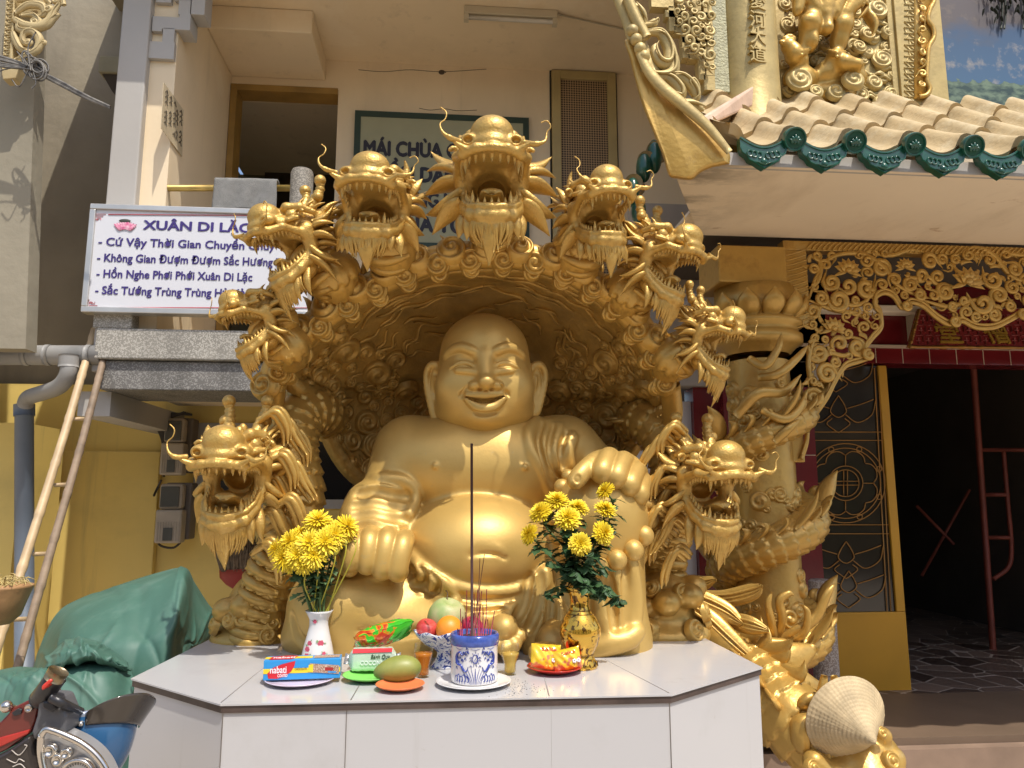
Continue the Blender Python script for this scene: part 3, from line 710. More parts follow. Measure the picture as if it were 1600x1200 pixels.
# sleeve: lip, then soft folds round the arm
ridge([(562, 752), (580, 748), (605, 748), (632, 752), (645, 765), (647, 785), (638, 805)], 0.009, 0.025, 16, taper=False)
for q in ([(556, 772), (584, 766), (612, 772), (636, 776)], [(552, 790), (580, 783), (605, 788), (628, 792)], [(552, 806), (580, 799), (605, 804), (630, 810)], [(556, 824), (580, 815), (600, 818), (618, 826)]): groove(q, 0.006, 0.03)
# robe across the far shoulder
ridge([(842, 655), (826, 676), (830, 705), (846, 735), (858, 765), (862, 790)], 0.010, 0.02, 18, taper=False)
for q in ([(856, 658), (850, 690), (858, 720), (868, 750)], [(874, 664), (866, 695), (872, 725), (884, 745)], [(895, 680), (886, 705), (890, 730)]): ridge(q, 0.006, 0.03)
for q in ([(849, 660), (841, 690), (850, 725), (862, 757)], [(866, 664), (858, 695), (864, 725), (877, 752)], [(886, 676), (876, 702), (880, 732)]): groove(q, 0.0045, 0.014)
# waist roll and the ruffled hem over the lap
ridge([(640, 868), (672, 895), (706, 914), (750, 926), (795, 925), (830, 914), (850, 900)], 0.022, 0.02, 18, taper=False)
ridge([(668, 912), (700, 932), (750, 943), (800, 941), (835, 928)], 0.016, 0.02)
groove([(655, 905), (690, 925), (748, 938), (800, 936), (838, 922)], 0.012, 0.012, 16)
groove([(690, 948), (740, 958), (790, 955)], 0.007, 0.02)
for q in ([(648, 880), (660, 895), (652, 908), (636, 912)], [(660, 884), (678, 905), (672, 922), (656, 926)], [(676, 895), (694, 916), (692, 932), (680, 938)], [(692, 905), (708, 924), (712, 938), (704, 950)]): ridge(q, 0.010, 0.012)
for q in ([(654, 884), (668, 902), (662, 914), (645, 918)], [(670, 892), (686, 912), (682, 926), (668, 932)]): groove(q, 0.006, 0.008)
ridge([(830, 930), (800, 960), (770, 968), (740, 966)], 0.012, 0.02)
# folded leg: long cloth folds
groove([(500, 905), (560, 893), (620, 900), (680, 930)], 0.005, 0.02)
groove([(560, 985), (620, 990), (690, 982), (745, 968)], 0.005, 0.02)
groove([(455, 960), (470, 1000), (505, 1012)], 0.006, 0.02)
# raised leg: skirt folds fanning from under the knee
for q in ([(838, 905), (830, 950), (812, 985), (800, 1010)], [(852, 890), (850, 945), (838, 985), (826, 1018)], [(872, 945), (868, 985), (872, 1015)], [(962, 885), (968, 940), (972, 1000)], [(985, 870), (990, 940), (986, 1005)], [(938, 925), (945, 970), (960, 1008)]): ridge(q, 0.015, 0.03)
for q in ([(845, 898), (841, 945), (826, 985)], [(862, 920), (859, 970), (852, 1010)], [(975, 880), (980, 940), (979, 1000)], [(952, 900), (957, 950), (966, 1005)], [(828, 900), (818, 945), (800, 975)]): groove(q, 0.008, 0.02)
ridge([(830, 1018), (880, 1022), (930, 1012), (975, 1002), (1000, 985)], 0.02, 0.03)
# navel
groove([(733, 868), (748, 861), (764, 860), (778, 863), (791, 872)], 0.011, 0.010, 16)
ridge([(735, 864), (750, 856), (765, 855), (778, 857), (789, 865)], 0.010, 0.016, 16, dy=0.006)
for px, py in ((680, 728), (820, 730)): V.ell(V.hit(px, py) - Vector((0, 0.002, 0)), 0.013, 0.006)
bo = V.mesh().build('body', GOLDS, bud)
body_vol = V

# head ------------------------------------------------------------------
H = Vol((A(640, 600, 2.75).x, 2.50, A(757, 715, 2.75).z), (A(872, 600, 2.75).x, 3.02, A(757, 478, 2.75).z), 0.0034)
H.ell(A(757, 562, 2.80), (0.163, 0.175, 0.163), 0.03); H.ell(A(757, 545, 2.79), (0.150, 0.160, 0.122), 0.05)
H.ell(A(757, 598, 2.775), (0.174, 0.155, 0.145), 0.06)
H.ell(A(757, 630, 2.76), (0.174, 0.140, 0.10), 0.06)
H.ell(A(757, 648, 2.80), (0.176, 0.145, 0.072), 0.05)
H.cap(A(757, 655, 2.84), A(757, 712, 2.86), 0.145, 0.17, 0.03)
H.ell(A(757, 650, 2.685), (0.070, 0.06, 0.042), 0.035)
for px in (712, 802): H.ell(A(px, 602, 2.690), (0.060, 0.040, 0.050), 0.07)
def hr(pts, r, k=0.012, n=14, dy=0.0, mode='+', taper=0.45):
    P_ = hp(H, pts, dy, n); m = len(P_)
    H.path(P_, [r * (taper + (1 - taper) * math.sin(math.pi * (i + 0.5) / m)) for i in range(m)], k, mode)
# eye sockets, then lids
for s_ in (-1, 1):
    ex = 757 + s_ * 31
    p = H.hit(ex + s_ * 3, 565); H.ell(p + Vector((0, -0.0155, 0)), (0.044, 0.018, 0.013), 0.026, '-')
    p = H.hit(ex, 574); H.ell(p + Vector((0, 0.019, 0)), (0.046, 0.028, 0.019), 0.02)
    hr([(757 + s_ * 17, 549), (757 + s_ * 26, 545), (757 + s_ * 37, 543), (757 + s_ * 50, 547), (757 + s_ * 61, 557)], 0.0045, 0.02)
    hr([(757 + s_ * 12, 579), (757 + s_ * 24, 572.5), (757 + s_ * 38, 571.5), (757 + s_ * 53, 577)], 0.0042, 0.003, 18, 0.001, '-')
    hr([(757 + s_ * 11, 577), (757 + s_ * 24, 568), (757 + s_ * 38, 567), (757 + s_ * 54, 575)], 0.0045, 0.006, 18)
    hr([(757 + s_ * 14, 582), (757 + s_ * 28, 580), (757 + s_ * 44, 579)], 0.005, 0.012, 12)
    pass
# nose
p0 = H.hit(757, 556); p1 = H.hit(759, 600)
H.cap(p0 + Vector((0, 0.012, 0)), p1 + Vector((0, -0.020, 0.004)), 0.020, 0.028, 0.032)
H.ell(p1 + Vector((0, -0.034, 0.004)), (0.027, 0.024, 0.021), 0.014)
for s_ in (-1, 1):
    p = H.hit(759 + s_ * 17, 603); H.ell(p + Vector((s_ * .003, -0.004, 0)), (0.021, 0.024, 0.017), 0.012)
    p = H.hit(759 + s_ * 9, 609); H.ell(p, (0.009, 0.014, 0.006), 0.004, '-')
    hr([(757 + s_ * 25, 600), (757 + s_ * 33, 611), (757 + s_ * 39, 620)], 0.0014, 0.006, 10, 0, '-')
hr([(759, 611), (759, 616)], 0.004, 0.008, 5, 0, '-')
# laughing mouth
hr([(724, 616), (738, 617), (752, 616), (758, 617), (765, 615.5), (777, 616), (791, 614)], 0.0105, 0.010, 20, 0.002)
hr([(728, 621), (742, 634), (758, 638.5), (774, 634), (788, 620)], 0.0115, 0.012, 20, 0.002)
p = H.hit(758, 624)
for t_ in np.linspace(-1, 1, 13):
    px = 757.5 + t_ * 28; py = 626.5 - 6.5 * t_ * t_ * 1.0 - 0.5 * t_
    q = H.hit(px, py); H.ell(q + Vector((0, 0.004, 0)), (0.007, 0.020, 0.0095 * math.sqrt(max(0.08, 1 - t_ * t_))), 0.003, '-')
for s_, cy in ((-1, 616), (1, 614)):
    q = H.hit(757 + s_ * 35, cy); H.ell(q, (0.008, 0.012, 0.007), 0.014, '-')
hr([(742, 645), (758, 647), (775, 644)], 0.0025, 0.014, 10, 0, '-')
# neck creases
hr([(700, 667), (728, 677), (758, 680), (790, 677), (820, 664)], 0.004, 0.015, 18, 0.0, '-')
# ears with long lobes
for s_, x0, ys in ((-1, 680, 1.0), (1, 838, 0.88)):
    X = lambda dx: x0 + s_ * dx
    yy = lambda v: 570 + (v - 570) * ys
    c = A(X(-1), yy(606), 2.80); H.ell(c, (0.022, 0.030, 0.095 * ys), 0.012)
    c = A(X(-2), yy(645), 2.795); H.ell(c, (0.021, 0.022, 0.045 * ys), 0.012)
    rim = [A(*q) for q in [(X(-9), yy(588), 2.775), (X(-4), yy(572), 2.785), (X(6), yy(570), 2.79), (X(13), yy(582), 2.80), (X(13), yy(604), 2.80), (X(8), yy(630), 2.79), (X(2), yy(652), 2.785), (X(-4), yy(660), 2.785)]]
    H.path([Vector(q) for q in spline(rim, 20)], 0.0105, 0.010)
    dip = [A(*q) for q in [(X(-1), yy(584), 2.768), (X(5), yy(584), 2.77), (X(6), yy(604), 2.772), (X(1), yy(622), 2.768)]]
    H.path([Vector(q) for q in spline(dip, 12)], 0.008, 0.008, '-')
ho = H.mesh().build('head', GOLDS, bud)

# hands -------------------------------------------------------------------
def hand(name, palm, fingers, thumb, nails=()):
    pts = [q for f in fingers + [thumb] for q in f[0]] + [q for c, r in palm for q in (c,)]
    lo = np.min([tuple(q) for q in pts], 0) - 0.09; hi = np.max([tuple(q) for q in pts], 0) + 0.09
    HV = Vol(lo, hi, 0.0036)
    for c, r in palm: HV.ell(c, r, 0.03)
    for f, r in fingers:
        F2 = [Vector(q) for q in spline(f, 26)]
        FV = Vol(lo, hi, 0.0036); FV.path(F2, [r * 1.04 * (1 - 0.08 * i / 25) for i in range(26)], 0.012)
        hh = np.maximum(0.004 - np.abs(HV.d - FV.d), 0) / 0.004; HV.d = np.minimum(HV.d, FV.d) - hh * hh * 0.001
    F2 = [Vector(q) for q in spline(thumb[0], 10)]; HV.path(F2, [thumb[1] * (1.08 - 0.012 * i) for i in range(10)], 0.010)
    for (px, py, rx, rz) in nails:
        q = HV.hit(px, py); HV.ell(q + Vector((0, 0.001, 0)), (rx, 0.008, rz), 0.003, '-'); q = HV.hit(px, py); HV.ell(q + Vector((0, 0.004, 0)), (rx * .85, 0.009, rz * .85), 0.003)
    return HV.mesh().build(name, GOLDS, bud)
def fy(px, py, dy): q = body_vol.hit(px, py); return q + Vector((0, dy, 0))
fist = []
for (xa, ya, xb, yb) in ((551, 846, 548, 874), (577, 843, 573, 878), (604, 844, 597, 886), (629, 849, 621, 889)):
    k0 = A(xa + 4, ya - 8, 2.60); k1 = A(xa, ya + 2, 2.50); k2 = A(xb, yb, 2.485); k3 = A(xb + 2, yb + 4, 2.53)
    fist.append(([k0, k1, k2, k3], 0.0295))
hand('hand', [(A(592, 850, 2.58), (0.115, 0.06, 0.05))], fist, ([A(545, 850, 2.6), A(535, 868, 2.56), A(538, 884, 2.53), A(548, 890, 2.53)], 0.024))
fing = []
for (xa, ya, xb, yb, dy) in ((951, 713, 940, 737, 0), (973, 719, 962, 745, 0), (993, 735, 983, 758, 0.02), (1003, 752, 998, 772, 0.05)):
    fing.append(([A(xa + 6, ya + 4, 2.66 + dy), A(xa, ya + 1, 2.56 + dy), A((xa + xb) / 2 - 1, (ya + yb) / 2 + 1, 2.50 + dy), A(xb, yb, 2.475 + dy), A(xb - 1, yb + 4, 2.50 + dy)], 0.0300))
hand('hand', [(A(963, 727, 2.64), (0.09, 0.07, 0.05))], fing, ([A(942, 716, 2.62), A(928, 722, 2.54), A(911, 737, 2.49), A(899, 752, 2.475)], 0.0290), nails=((902, 748, 0.013, 0.016),))
# prayer beads
bd = MB()
for px, py, r, dy in [(1003, 766, 12, .06), (1011, 788, 14, .04), (1014, 812, 15, .03), (1006, 837, 16, 0), (989, 860, 17, -.01), (964, 875, 16, -.01), (936, 886, 16, -.01), (908, 882, 16, -.01), (886, 862, 15, 0), (872, 836, 15, .01), (868, 808, 14, .02), (872, 783, 14, .02), (878, 761, 13, .03), (888, 744, 11, .05)]:
    q = body_vol.hit(px, py, 2.3, 2.75); Y = min(q.y, 2.62) + dy * 0.5
    bd.ball(A(px, py, Y), r * sc(Y), nu=14, nv=20)
bd.build('prayer_beads', GOLDS, bud)
# toes peeping from the robe
to = Vol((-0.1, 2.25, ZT - 0.01), (0.55, 2.75, 1.25), 0.005)
to.cap(A(760, 992, 2.56), A(784, 985, 2.44), 0.06, 0.045, 0.02)
for px, py, Y, r in ((788, 980, 2.43, .043), (772, 1003, 2.42, .026), (789, 1012, 2.405, .026), (803, 1006, 2.41, .025), (812, 993, 2.43, .024)): to.ell(A(px, py, Y), (r, r * 1.2, r), 0.008)
to.mesh().build('foot', GOLDS, bud)
to = Vol((0.1, 2.25, ZT - 0.01), (0.65, 2.8, 1.3), 0.005)
to.cap(A(880, 985, 2.66), A(866, 1005, 2.47), 0.085, 0.06, 0.03)
for k, (px, r) in enumerate(((842, .034), (858, .03), (873, .028), (887, .026), (899, .022))): to.ell(A(px, 1020 - k * .8, 2.405 + .008 * k), (r, r * 1.25, r * .95), 0.010)
to.mesh().build('foot', GOLDS, bud)
# ================================================================= DRAGON CANOPY
def scales(L, a, nrow=22.0, ncol=14, amp=1.0, front=None):
    """fish-scale relief height for a tube: L along, a around"""
    return 0

def scale_h(size, depth, circ):
    """height(u, a) adding overlapping scales; size = row length, circ = scales around"""
    def f(u, a):
        v = a / (2 * math.pi) * circ; row = u / size; best = np.zeros_like(v)
        for dr in (0, -1):
            r_ = math.floor(row) + dr; off = 0.5 * (r_ % 2); c = np.round(v - off) + off
            fr = row - r_; dx = (v - c) * 1.25
            dist = np.sqrt(dx ** 2 + ((fr - 0.35) / 1.15) ** 2)
            inn = fr < 0.40 + 1.10 * np.sqrt(np.maximum(1 - np.minimum(dx ** 2, 1), 0))
            h = np.where(inn, 0.15 + 0.85 * np.clip(fr / 1.5, 0, 1) - 0.35 * dx ** 2, 0)
            best = np.maximum(best, h)
        return (best - .5) * depth * 1.9
    return f

def dragon_head(jo=1.0, horn='knob', side=1.0, snout=1.0, seed=3, wire=1.0):
    """head in its own space: forward -Y, one unit from throat to lip; returns (mesh dict)"""
    V = Vol((-0.62, -1.05, -0.85), (0.62, 0.62, 0.62), 0.0145)
    f = lambda x, fw, z: (x, -(fw if fw < .2 else .2 + (fw - .2) * snout), z if z > -.12 else -.12 + (z + .12) * jo)
    # skull and snout
    V.ell(f(0, 0.0, 0.07), (0.32, 0.36, 0.29), 0.05)
    V.ell(f(0, 0.40, 0.12), (0.290, 0.40, 0.165), 0.06)
    V.ell(f(0, 0.58, 0.26), (0.230, 0.22, 0.195), 0.035)            # nose bulb
    for s in (-1, 1):
        V.ell(f(s * 0.235, 0.66, 0.15), (0.105, 0.10, 0.085), 0.03)
        V.ell(f(s * 0.250, 0.77, 0.145), (0.050, 0.07, 0.038), 0.02, '-')
        # brow, eye socket
        V.path([f(s * .12, .36, .27), f(s * .22, .30, .34), f(s * .32, .14, .32), f(s * .37, -.02, .24)], [.05, .065, .06, .04], 0.03)
        V.ell(f(s * 0.27, 0.27, 0.22), (0.085, 0.085, 0.085), 0.015, '-')
        V.ell(f(s * 0.255, 0.255, 0.22), 0.085, 0.004)
        V.path([f(s * .20, .40, .16), f(s * .30, .36, .14), f(s * .37, .24, .16)], .032, 0.02)
        # curled lip
        V.path([f(s * .0, .86, .03), f(s * .16, .85, .02), f(s * .30, .74, -.01), f(s * .37, .52, .03), f(s * .35, .28, -.02), f(s * .34, .08, -.10)], [.045, .05, .055, .05, .05, .07], 0.03)
        V.path([f(s * .26, .80, .01), f(s * .38, .86, .07)], [.045, .02], 0.03)
        # cheeks down to the lower jaw
        V.path([f(s * .31, .10, .0), f(s * .30, .06, -.20), f(s * .27, .12, -.38)], [.12, .085, .08], 0.05)
        V.path([f(s * .28, .06, -.30), f(s * .27, .28, -.47), f(s * .22, .46, -.57), f(s * .12, .56, -.60), f(s * .0, .59, -.61)], [.085, .07, .065, .065, .07], 0.03)
        V.path([f(s * .30, .16, -.30), f(s * .29, .34, -.41), f(s * .24, .48, -.48), f(s * .14, .60, -.51), f(s * .0, .64, -.53)], [.03, .03, .03, .032, .035], 0.015)
        # ear
        V.ell(f(s * .36, -.12, .16), (.05, .10, .13), 0.03)
        # head crest knobs
    V.ell(f(0, .40, -.70), (.21, .17, .15), 0.06); V.ell(f(0, .30, -.62), (.22, .2, .12), 0.06)
    for s in (-1, 1):
        sp_ = [f(s * (.40 + .065 * (1 - t) * math.cos(5.5 * t + .5)), .18 - .05 * t, .20 + .065 * (1 - t) * math.sin(5.5 * t + .5)) for t in np.linspace(0, .85, 9)]; V.path([Vector(q) for q in sp_], .024, 0.012)
    V.ell(f(0, .30, -.52), (.24, .30, .07), 0.05)                     # jaw floor
    V.ell(f(0, .05, -.42), (.25, .16, .18), 0.05)
    for k in range(4): V.ell(f(0, .28 - .13 * k, .30 + .03 * k), (.055, .06, .08), 0.02)
    V.ell(f(0, .42, -.16), (.225, .40, .10), 0.03, '-')                # mouth cavity
    V.ell(f(0, .20, -.24), (.21, .34, .16), 0.03, '-')
    V.ell(f(0, .0, -.22), (.15, .22, .11), 0.03, '-')
    # ridges of the palate and wrinkles of the snout
    for k in range(3): V.path([f(-.2, .40 - .10 * k, .235), f(0, .42 - .10 * k, .27), f(.2, .40 - .10 * k, .235)], [.02, .03, .02], 0.02)
    V.ell(f(0, -.2, -.12), (.26, .30, .28), 0.06)
    V.ell(f(0, .02, -.20), (.15, .20, .12), 0.02, '-')
    hd = V.mesh()
    M_ = {}
    M_['head'] = hd
    t = MB(); P_ = spline([f(0, .0, -.40), f(0, .2, -.40), f(0, .38, -.36), f(0, .50, -.33), f(0, .55, -.37)], 12)
    t.tube(P_, [.11, .12, .125, .13, .135, .135, .13, .125, .115, .095, .07, .03], n=16, flat=.38, up=(0, 0, 1)); M_['tongue'] = t
    te = MB()
    def tooth(c, d, l, w): te.tube([Vector(c), Vector(c) + Vector(d) * l * .5, Vector(c) + Vector(d) * l], [w, w * .72, w * .08], n=7)
    up_ = spline([f(-.33, .16, -.08), f(-.345, .40, -.01), f(-.33, .60, .0), f(-.25, .77, -.02), f(0, .85, -.01), f(.25, .77, -.02), f(.33, .60, .0), f(.345, .40, -.01), f(.33, .16, -.08)], 25)
    for i, c in enumerate(up_):
        big = i in (8, 16); tooth(c * np.array([.93, .95, 1]) + np.array([0, 0, -.015]), (0, .05, -1), .17 if big else .085, .032 if big else .024)
    lo_ = spline([f(-.285, .18, -.30), f(-.275, .36, -.40), f(-.21, .54, -.48), f(0, .61, -.50), f(.21, .54, -.48), f(.275, .36, -.40), f(.285, .18, -.30)], 19)
    for i, c in enumerate(lo_):
        big = i in (6, 12); tooth(c * np.array([.95, .97, 1]), (0, -.12, 1), .15 if big else .085, .032 if big else .024)
    M_['teeth'] = te
    be = MB(); r2 = random.Random(seed)
    for k in (0, 1, 4, 7, 8):
        s = (k - 4) / 4; a = f(s * .25, .50 - .34 * s * s, -.56 + .10 * s * s)
        l = .34 - .14 * abs(s) + (.16 if k == 4 else 0) + r2.uniform(-.03, .03)
        b = f(s * .36 + r2.uniform(-.03, .03), .48 - .30 * s * s + (.05 if k != 4 else -.06), -.60 - l)
        be.leaf(a, b, .085 if k != 4 else .11, side=(s * .3, -1, 0), bend=.05, th=.5, n=11)
    for k in range(26):
        s = (k - 12.5) / 12.5; a_ = s * 1.5; x_ = .21 * math.sin(a_); y_ = .40 + .175 * math.cos(a_); be.tube(spline([f(x_ * .95, y_ - .01, -.57), f(x_ * 1.05, y_ + .012, -.68), f(x_ * .95 + r2.uniform(-.02, .02), y_ - .01, -.80), f(x_ * .7 + r2.uniform(-.04, .04), y_ - .06, -.88 - r2.uniform(0, .10) * (1.2 - abs(s)))], 9), [.018, .022, .023, .023, .022, .019, .015, .010, .003], n=6)
    for k in range(10):
        s = r2.uniform(-1, 1); a = f(s * .24, .52 - .34 * s * s + .03, -.57 + .08 * s * s); be.leaf(a, f(s * .32 + r2.uniform(-.04, .04), .52 - .30 * s * s + r2.uniform(-.04, .04), -.72 - r2.uniform(0, .24) * (1.1 - abs(s))), .030, side=(s * .3, -1, 0), bend=.05, th=.6, n=8)
    for k in range(6):
        s = (k - 2.5) / 2.5; be.leaf(f(s * .2, .36, -.58), f(s * .26, .30, -.84 + .1 * abs(s)), .07, side=(s, -1, 0), bend=.03, th=.5)
    M_['beard'] = be
    mn = MB()
    for s in (-1, 1):
        for k, (z, l, fw, dz) in enumerate([(.12, .40, -.02, .16), (.02, .44, .02, .02), (-.10, .46, .05, -.06), (-.22, .44, .08, -.16), (-.34, .36, .12, -.26)]):
            a = f(s * .30, fw, z); b = f(s * (.30 + l * .58 * side), fw - .24 / side, z + dz * 1.3 + r2.uniform(-.05, .05))
            mn.leaf(a, b, .115 * (.8 + .3 * side), side=(0, -.3, 1 if k < 2 else -1), bend=.06 * (1 if k % 2 else -1), th=.42, n=11)
            a2 = f(s * .26, fw - .10, z + .03); b2 = f(s * (.24 + l * .45), fw - .42, z + dz + .10)
            mn.leaf(a2, b2, .10, side=(0, 0, 1), bend=.06, th=.5)
        for k in range(4):
            a = f(s * (.10 + .09 * k), -.20, .24 - .03 * k); b = f(s * (.12 + .15 * k), -.48, .42 - .07 * k); mn.leaf(a, b, .06, side=(0, 0, 1), bend=.05, th=.5)
        for k in range(3): mn.leaf(f(s * (.30 + .02 * k), .20 - .10 * k, .27), f(s * (.36 + .05 * k), .06 - .12 * k, .45 - .05 * k), .045, side=(0, 0, 1), bend=.02, th=.5)
    M_['mane'] = mn
    for s, nm in ((-1, 'hornL'), (1, 'hornR')):
        h = MB()
        if horn == 'cone':
            P_ = spline([f(s * .26, -.02, .20), f(s * .30, -.05, .34), f(s * .30, -.04, .50), f(s * .28, .0, .60)], 30)
            h.tube(P_, [(.085 - .0026 * i) * (1 + .07 * math.sin(i * 1.9)) for i in range(30)], n=12)
            h.leaf(f(s * .36, -.02, .12), f(s * .50, -.10, .40), .07, side=(0, -1, 0), bend=.04, th=.4); M_[nm] = h
        elif horn == 'none':
            h.curl(f(s * .22, -.02, .33), (s * .3, -1, .5), .10, hand=s, turns=1.5, h=.7); h.leaf(f(s * .2, -.1, .26), f(s * .34, -.3, .46), .06, side=(0, -1, 0), bend=.04, th=.5); M_[nm] = h
        P_ = spline([f(s * .15, -.05, .28), f(s * .19, -.16, .45), f(s * .22, -.26, .60), f(s * .24, -.28, .74)], 22)
        rr = [.085 - .0016 * i + .008 * math.cos(i * 2.1) for i in range(22)]
        if horn == 'knob':
          h.tube(P_, rr, n=14); h.ball(P_[-1], .082, nu=10, nv=14); h.ball(P_[9] + np.array([s * .05, 0, 0]), .075, nu=8, nv=12)
        if horn == 'knob': M_[nm] = h
        wk = MB(); P_ = spline([f(s * .33, .80, .10), f(s * .42, .90, .10), f(s * .50, .90, .16), f(s * .53, .86, .26), f(s * .48, .84, .32), f(s * .47, .82, .40), f(s * .53, .80, .46)], 26) if s < 0 else spline([f(s * .33, .80, .10), f(s * .44, .88, .06), f(s * .54, .86, .10), f(s * .56, .84, .20), f(s * .60, .84, .26), f(s * .56, .84, .32), f(s * .50, .84, .30)], 26)
        wk.tube(P_, [.030 if i < 6 else max(.007, .034 - .0022 * i) for i in range(26)], n=8); M_['whisker' + nm[-1]] = wk
    return M_

PARTS = {'A': dragon_head(1.0, 'none', 1.7, .85, 3), 'B': dragon_head(.92, 'cone', 1.0, .88, 5), 'C': dragon_head(1.18, 'knob', .95, .82, 8), 'D': dragon_head(1.15, 'knob', 1.1, .86, 12)}
HEADMESH = {}
def place_head(loc, scale, yaw, pitch, roll, parent, mate=GOLD, label=None, kind='C', stretch=(1, 1, 1)):
    key = kind
    if key not in HEADMESH:
        d = {}
        PT = PARTS[kind]; root = PT['head'].build('dragon_head', mate, None); d['head'] = root
        for k, nm in (('tongue', 'tongue'), ('teeth', 'teeth'), ('beard', 'beard'), ('mane', 'mane'), ('hornL', 'horn'), ('hornR', 'horn'), ('whiskerL', 'whisker'), ('whiskerR', 'whisker')):
            d[k] = PT[k].build(nm, mate, root, local=True)
        HEADMESH[key] = root; o = root
    else: o = copy_tree(HEADMESH[key])
    o.parent = parent
    o.rotation_euler = Euler((R(pitch), R(roll), R(yaw)), 'XYZ').to_matrix().to_euler()
    o.rotation_euler = (Matrix.Rotation(R(yaw), 3, 'Z') @ Matrix.Rotation(R(roll), 3, 'Y') @ Matrix.Rotation(R(pitch), 3, 'X')).to_euler()
    o.scale = (scale * stretch[0], scale * stretch[1], scale * stretch[2]); o.location = Vector(loc) - (wloc(parent) if parent else Vector((0, 0, 0)))
    if label: o['label'] = label
    return o

can = thing('dragon_canopy', 'golden hooded canopy edged with cloud curls and seven dragon heads above the laughing statue', 'canopy', (0.1, 3.3, ZT))
# hood surface: front edge (px, py, Y) -> back
edge = [(612, 765, 3.12), (560, 735, 3.08), (528, 690, 3.03), (513, 640, 2.97), (505, 606, 2.90), (462, 590, 2.76), (470, 562, 2.72), (498, 532, 2.68), (532, 502, 2.65), (575, 474, 2.63), (625, 448, 2.61), (690, 428, 2.60), (765, 423, 2.60), (830, 427, 2.60), (885, 446, 2.61), (930, 472, 2.63), (970, 505, 2.65), (1000, 545, 2.68), (1022, 585, 2.72), (1032, 606, 2.78), (1000, 622, 2.93), (996, 655, 3.0), (985, 690, 3.05), (960, 720, 3.09), (915, 750, 3.12)]
NE = 150; E3 = np.array([tuple(PY(*q)) for q in spline(edge, NE)])
C3 = np.array(tuple(PY(757, 610, 3.26)))
NS = 40; G = np.zeros((NS, NE, 3))
for j in range(NS):
    s = j / (NS - 1)
    xz = 1 - s
    G[j] = C3 + (E3 - C3) * xz
    G[j, :, 1] = E3[:, 1] + (3.26 - E3[:, 1]) * math.sin(s * math.pi / 2) ** 0.85
    bulge = 0.075 * math.sin(min(1, s * 2.2) * math.pi)
    v = E3 - C3; v[:, 1] = 0; v /= np.linalg.norm(v, axis=1)[:, None]; G[j] += v * bulge
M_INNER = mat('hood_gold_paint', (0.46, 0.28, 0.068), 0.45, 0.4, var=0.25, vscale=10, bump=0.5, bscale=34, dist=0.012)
hood = MB().grid(G).build('hood', M_INNER, can)
md = hood.modifiers.new('thickness', 'SOLIDIFY'); md.thickness = 0.06; md.offset = -1
# normals towards the inside
def hood_pt(i, s):
    j = s * (NS - 1); j0 = int(min(NS - 2, j)); f_ = j - j0
    p = G[j0, i] * (1 - f_) + G[j0 + 1, i] * f_
    du = G[j0 + 1, i] - G[j0, i]; i2 = min(NE - 1, i + 1); dv = G[j0, i2] - G[j0, i2 - 1]
    n_ = np.cross(dv, du); n_ /= np.linalg.norm(n_) + 1e-9
    c = np.array([0.13, 2.6, 1.9]) - p
    if n_.dot(c) < 0: n_ = -n_
    return p, n_
cl = MB(); r3 = random.Random(11); placed = []
tries = 0
def sideonly(i): return i < 50 or i > 100
while tries < 9000 and len(placed) < 150:
    tries += 1
    i = r3.randrange(0, NE); s = r3.uniform(0.05, 0.58)
    if not sideonly(i): continue
    if (40 < i < 62 or 88 < i < 112) and s > 0.42: continue
    p, n_ = hood_pt(i, s); rr = r3.choice([.026, .038, .048, .058, .066])
    if any(np.linalg.norm(p - q) < (rr + r_) * 0.80 for q, r_ in placed): continue
    placed.append((p, rr))
    cl.curl(p + n_ * 0.004, n_, rr, hand=r3.choice([-1, 1]), turns=r3.uniform(1.4, 2.1), phase=r3.uniform(0, 6.28), h=0.55, nr=11, na=26)
# flowing hair-like streaks between them
for _ in range(150):
    i = r3.randrange(2, NE - 14); s = r3.uniform(0.04, 0.45)
    pts = []
    dd = r3.uniform(-0.01, 0.012)
    for k in range(8):
        p, n_ = hood_pt(min(NE - 1, i + k), min(.6, max(.02, s + dd * k + .012 * math.sin(k * .9 + i)))); pts.append(p + n_ * 0.003)
    cl.tube(pts, [.003, .006, .008, .0085, .008, .007, .005, .002], n=6)
cl.build('cloud_relief', M_INNER, can)
